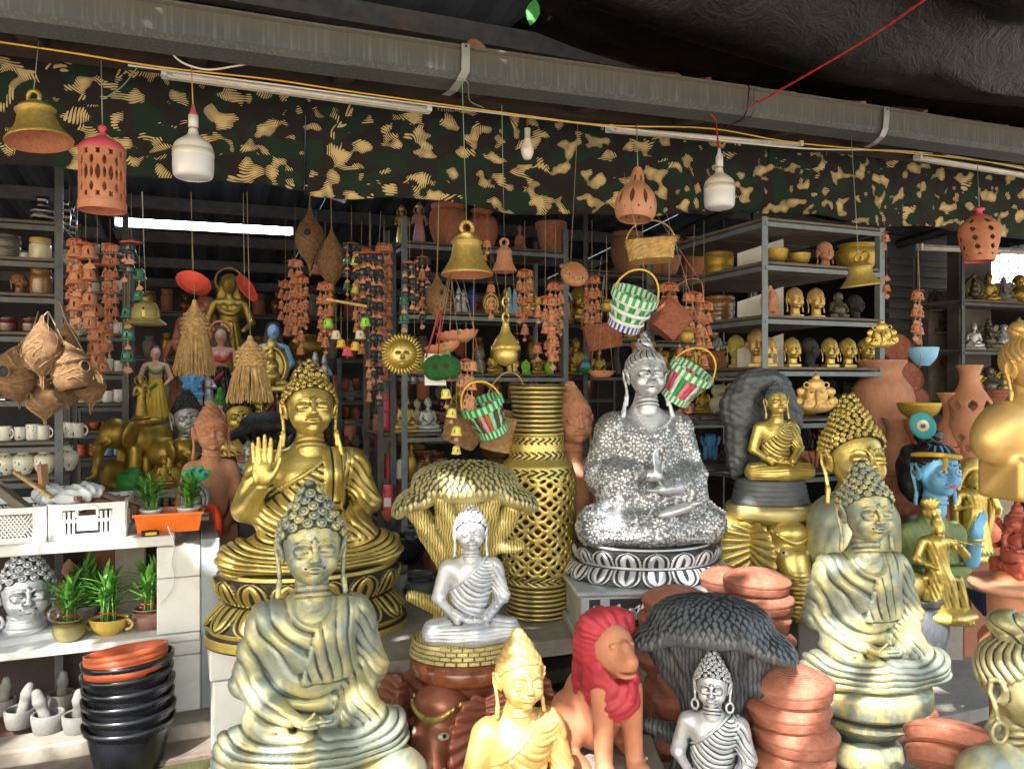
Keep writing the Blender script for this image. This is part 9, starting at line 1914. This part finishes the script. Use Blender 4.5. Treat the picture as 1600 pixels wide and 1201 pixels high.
for lb,px,py,wp,D,tl in(('brown woven tray leaning behind the rack post at the right',1415,590,54,3.9,(R(60),R(20),0)),('round red woven tray under the brown one',1400,545,46,4.0,(R(70),R(-10),0)),('small clay tray leaning above the brick urn',1432,625,40,3.85,(R(65),R(25),0))):
  p=PD(px,py,D);t=thing('woven_tray',lb,'tray',p);t.rotation_euler=tl;r=wp/2/FPX*D;g=MB();pr_=[(0,0)]
  for i in range(1,12):pr_.append((r*i/11,.004*(i%2)+.012*(i/11)**3))
  g.lathe(pr_+[(r*1.02,.02),(r,.006),(r*.5,-.006),(0,-.006)],36);g.obj('tray_body',M['cane_red'],t)
# Krishna bust
p=PD(1458,880,3.1);t=thing('blue_deity_bust','painted bust with blue face, black hair and a large peacock feather','bust',p,face_cam(p,38));s=.20
mobj('shoulders',SHO,t,M['cloth_green'],scale=(s*2.3,s*1.9,s*2.9));mobj('head',HD,t,M['blue_face'],loc=(0,-.02,.275),scale=(s*1.05,s,s));mobj('wavy_hair',BUNH,t,M['black'],loc=(0,-.01,.270),scale=(s*1.1,s*1.08,s*.98))
V,F=sculpt([ell((-.06,.05,.36),(.05,.06,.11),.03),ell((.06,.05,.36),(.05,.06,.11),.03),ell((0,.08,.34),(.08,.05,.12),.03)],.008);V=V+normals(V,F)*(.004*np.sin(V[:,0]*160+V[:,2]*60))[:,None];mobj('long_hair',finish('long_hair',V,F,cs=60),t,M['black'])
g=MB();g.tube([(math.cos(a)*.082,-.01+math.sin(a)*.092,.43+.006*math.sin(2*a))for a in np.linspace(0,2*PI,20)],.010,6);g.tube([(-.02,-.095,.43),(-.025,-.10,.40),(-.03,-.10,.375)],.009,6);g.obj('gold_band',M['rope_yellow'],t)
V,F=sculpt([ell((0,0,.05),(.048,.010,.058),.004)],.006);f=mobj('peacock_feather',mesh_np('peacock_feather',V,F),t,M['teal'],loc=(-.04,-.03,.50),rot=(0,R(-28),R(-30)))
for nm,rr,m,dz in(('eye_ring',.022,'cream',.0),('eye_gold',.017,'rope_yellow',.001),('eye_centre',.011,'cobalt',.002)):g=MB();g.lathe([(0,.003),(rr*.8,.002),(rr,0)],20,(0,-.0095-dz,.05),Matrix.Rotation(R(90),4,'X'));g.obj(nm,M[m],f)
for s_ in(-1,1):
  g=MB();g.lathe([(0,.002),(.014,.001),(.0155,0)],14,(0,0,0),Matrix.Rotation(R(90),4,'X'),squash=.45);o=g.obj('painted_eye',M['white_paint'],t,loc=(s_*.032,-.0995,.372),rot=(0,0,R(s_*14)));g=MB();g.lathe([(0,.0032),(.005,.002)],10,(0,0,0),Matrix.Rotation(R(90),4,'X'));g.obj('iris',M['black'],o)
g=MB();g.lathe([(0,.004),(.012,.002),(.017,0)],14,(0,-.1115,.319),Matrix.Rotation(R(90),4,'X'),squash=.4);g.obj('lips',M['pink_paint'],t)
V,F=sculpt(xf(open_hand(.11,-1),Matrix.Translation((.09,-.12,.13))@Matrix.Rotation(R(20),4,'Y'))+[cap((.09,-.12,.14),(.12,-.06,.02),.022,.03,.02)],.0035);mobj('blue_hand',finish('blue_hand',V,F,cs=60),t,M['blue_face']);g=MB();g.lathe([(.026,-.006),(.031,0),(.026,.006)],16,(.092,-.115,.115));g.obj('bangle',M['gold'],t)
z_=p.z;g=MB();g.rbox((0,0,-(z_-.405)/2),(.22,.16,z_-.407),.008);g.obj('bust_base',M['cloth_green'],t)
# flute player with cow
p=PD(1466,912,2.92);t=thing('flute_player_statue','antique gold flute player with a feathered crown on an oval base','statue',p,face_cam(p,18));t.location.z=.422;h=178/FPX*2.92;mobj('figure_body',figm('flute'),t,M['gold'],scale=h)
V,F=sculpt([ell((0,0,.03),(.135,.095,.035),.01)],.008);V=V+normals(V,F)*(.004*wob(V,60))[:,None];mobj('oval_base',finish('oval_base',V,F,cs=60),t,M['gold_black'])
for a in(-30,-10,12,34):V,F=sculpt([ell((0,0,.022),(.010,.005,.026),.002)],.0035);mobj('crown_feather',mesh_np('crown_feather',V,F),t,M['gold'],loc=(-.02,.0,h*.98),rot=(0,R(a),0))
p2=PD(1421,905,2.86);figure('cow','gold calf with white horns at the left of the flute player','cow statue',1424,912,100,'gold',D=2.90,zz=.44,yaw=-30,sx=.8)
# shell figure, red elephant god, stand
t=thing('standing_statue','dark gold standing figure under an arched shell hood, right of the blue bust','statue',PD(1524,868,3.15),face_cam(PD(1524,868,3.15),20));h=150/FPX*3.15;mobj('figure_body',figm('standing'),t,M['gold_black'],scale=(h*1.2,h*1.2,h*.92));V,F=sculpt([ell((0,.09,.5),(.22,.12,.52),.03),ell((0,-.04,.46),(.16,.17,.46),.02,None,'-'),bx((0,0,.0),(.5,.4,.08),.02,.02)],.016);mobj('shell_hood',finish('shell_hood',V*h,F,cs=60),t,M['gold_black'])
p=PD(1588,898,2.58);t2=thing('elephant_god_statue','dark red carved elephant god under the bright gold bust','statue',p,face_cam(p,-50));h=118/FPX*2.58;mobj('figure_body',figm('ganesha'),t2,M['red_carved'],scale=(h*.9,h*.9,h));g=MB();g.lathe([(0,0),(.06,0),(.05,.02),(.03,.05),(0,.05)],20);g.obj('foot',M['red_carved'],t2,loc=(0,0,-.02))
p=PD(1588,906,2.58);t3=thing('clay_table','round terracotta table with scrolled support at the right edge','table',(p.x,p.y,.12));z_=p.z-.12;g=MB();g.lathe([(0,z_-.035),(.135,z_-.03),(.145,z_-.012),(.135,z_),(0,z_)],44);g.obj('round_top',M['terra_pale'],t3);V,F=sculpt([cap((0,0,0),(0,0,z_-.04),.075,.085,.02)]+[tor((.07*math.cos(a),.07*math.sin(a),z_*.6),.04,.016,.01,(0,0,math.degrees(a)))for a in np.arange(6)*PI/3],.008);mobj('scrolled_support',finish('scrolled_support',V,F,cs=60),t3,M['terra_orange'])
g=MB();fbox(g,uof(1530,3.2),uof(1720,3.2),3.0,3.4,.05,.41,.006);tag(g.obj('display_bench',M['black_matt']),'dark bench behind the right edge table','bench')
pot('blue_basin','bowl','dark blue plastic basin low at the right behind the bench','basin',1548,880,60,40,'cobalt_dark',D=3.0,zz=.42)
# back right walls
g=MB();fbox(g,uof(1385,4.9),uof(1500,4.9),4.9,4.95,0,2.6);tag(g.obj('sheet_partition',mat_plain('grey_sheet',(.10,.12,.14),.6,.2,4,.1)),'blue grey sheet partition behind the pale blue bowl','partition')
for k_ in range(7):g=MB();fbox(g,uof(1385,4.9),uof(1500,4.9),4.87,4.899,1.75+k_*.09,1.80+k_*.09,.004);tag(g.obj('shutter_slat',mat_plain('brown_shutter',(.13,.12,.12),.6,.2,4,.1)),'ribbed shutter slat number %s from the bottom beyond the rack'%['one','two','three','four','five','six','seven'][k_],'shutter slat')
g=MB();fbox(g,uof(1455,4.6),uof(1492,4.6),4.6,4.63,1.05,2.05,.004);tag(g.obj('pale_panel',M['shelf_pale']),'pale wall panel with small ornaments behind the blue bowl','panel')
for i,(px,py,s_,k_)in enumerate(((1475,500,46,'shrine'),(1462,470,34,'shrine'),(1478,560,30,'owl'))):figure(k_,['round dark dancing figure ornament on the pale panel','dark swirl ornament high on the pale panel','small brown ornament low on the pale panel'][i],'wall ornament',px,py+s_/2,s_,'black_bronze' if i<2 else 'terra_dark',w=4.57,yaw=0)
g=MB();fbox(g,uof(1500,4.3),uof(1550,4.3),4.3,4.42,0,2.75,.01);tag(g.obj('wall_pillar',mat_plain('grey_pillar',(.13,.12,.115),.8,.25,5,.3)),'grey brown wall pillar right of the partition','pillar')
# bright mesh window
gw=thing('mesh_window','bright barred mesh window high at the right edge','window',FUW(6.27,4.3,2.0),0)
for i in range(22):g=MB();a=FUW(6.27,4.25+i*.08,1.95);b_=FUW(6.27,4.25+i*.08,2.50);g.tube([tuple(a-gw.location),tuple(b_-gw.location)],.004,4);g.obj('mesh_bar',M['black'],gw)
for i in range(8):g=MB();a=FUW(6.27,4.2,1.98+i*.07);b_=FUW(6.27,6.2,1.98+i*.07);g.tube([tuple(a-gw.location),tuple(b_-gw.location)],.003,4);g.obj('mesh_bar',M['black'],gw)
# deeper clutter so the shade is full: urns on the floor and statues at the back
rr_=random.Random(11);adj=['tall','squat','broad','slim','round','chipped','dusty','plain']
for i in range(26):
  px=190+(i*53)%760;w=5.6+(i%4)*.55;zz=.05+(i%3)*.0;k_=['urn','bigpot','vase','handi'][i%4]
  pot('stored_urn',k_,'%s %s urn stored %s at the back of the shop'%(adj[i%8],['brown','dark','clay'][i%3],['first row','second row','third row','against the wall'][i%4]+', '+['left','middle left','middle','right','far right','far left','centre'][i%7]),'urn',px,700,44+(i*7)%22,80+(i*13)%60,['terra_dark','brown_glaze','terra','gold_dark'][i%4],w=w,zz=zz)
rack('long dim rack along the back wall packed with pots',uof(200,7.6),uof(960,7.6),7.6,8.0,[.75,1.15,1.55,1.95],2.2)
ORD='first second third fourth fifth sixth seventh eighth ninth tenth eleventh twelfth thirteenth fourteenth fifteenth sixteenth seventeenth eighteenth nineteenth twentieth twenty-first twenty-second twenty-third twenty-fourth twenty-fifth twenty-sixth'.split()
for r_i in range(4):
  for j in range(26):
    px=205+j*28.5;k_=['urn','bigpot','vase','handi','jar'][(j*3+r_i)%5]
    t=pot('stored_pot',k_,'%s pot from the left on the %s shelf of the dim back wall rack'%(ORD[j],['lowest','second','third','top'][r_i]),'pot',px,500,20,26+(j*5)%14,['terra_dark','brown_glaze','terra','stone','gold_dark'][(j+r_i)%5],w=7.75,zz=(.75,1.15,1.55,1.95)[r_i],group='dim pots on the back wall rack')
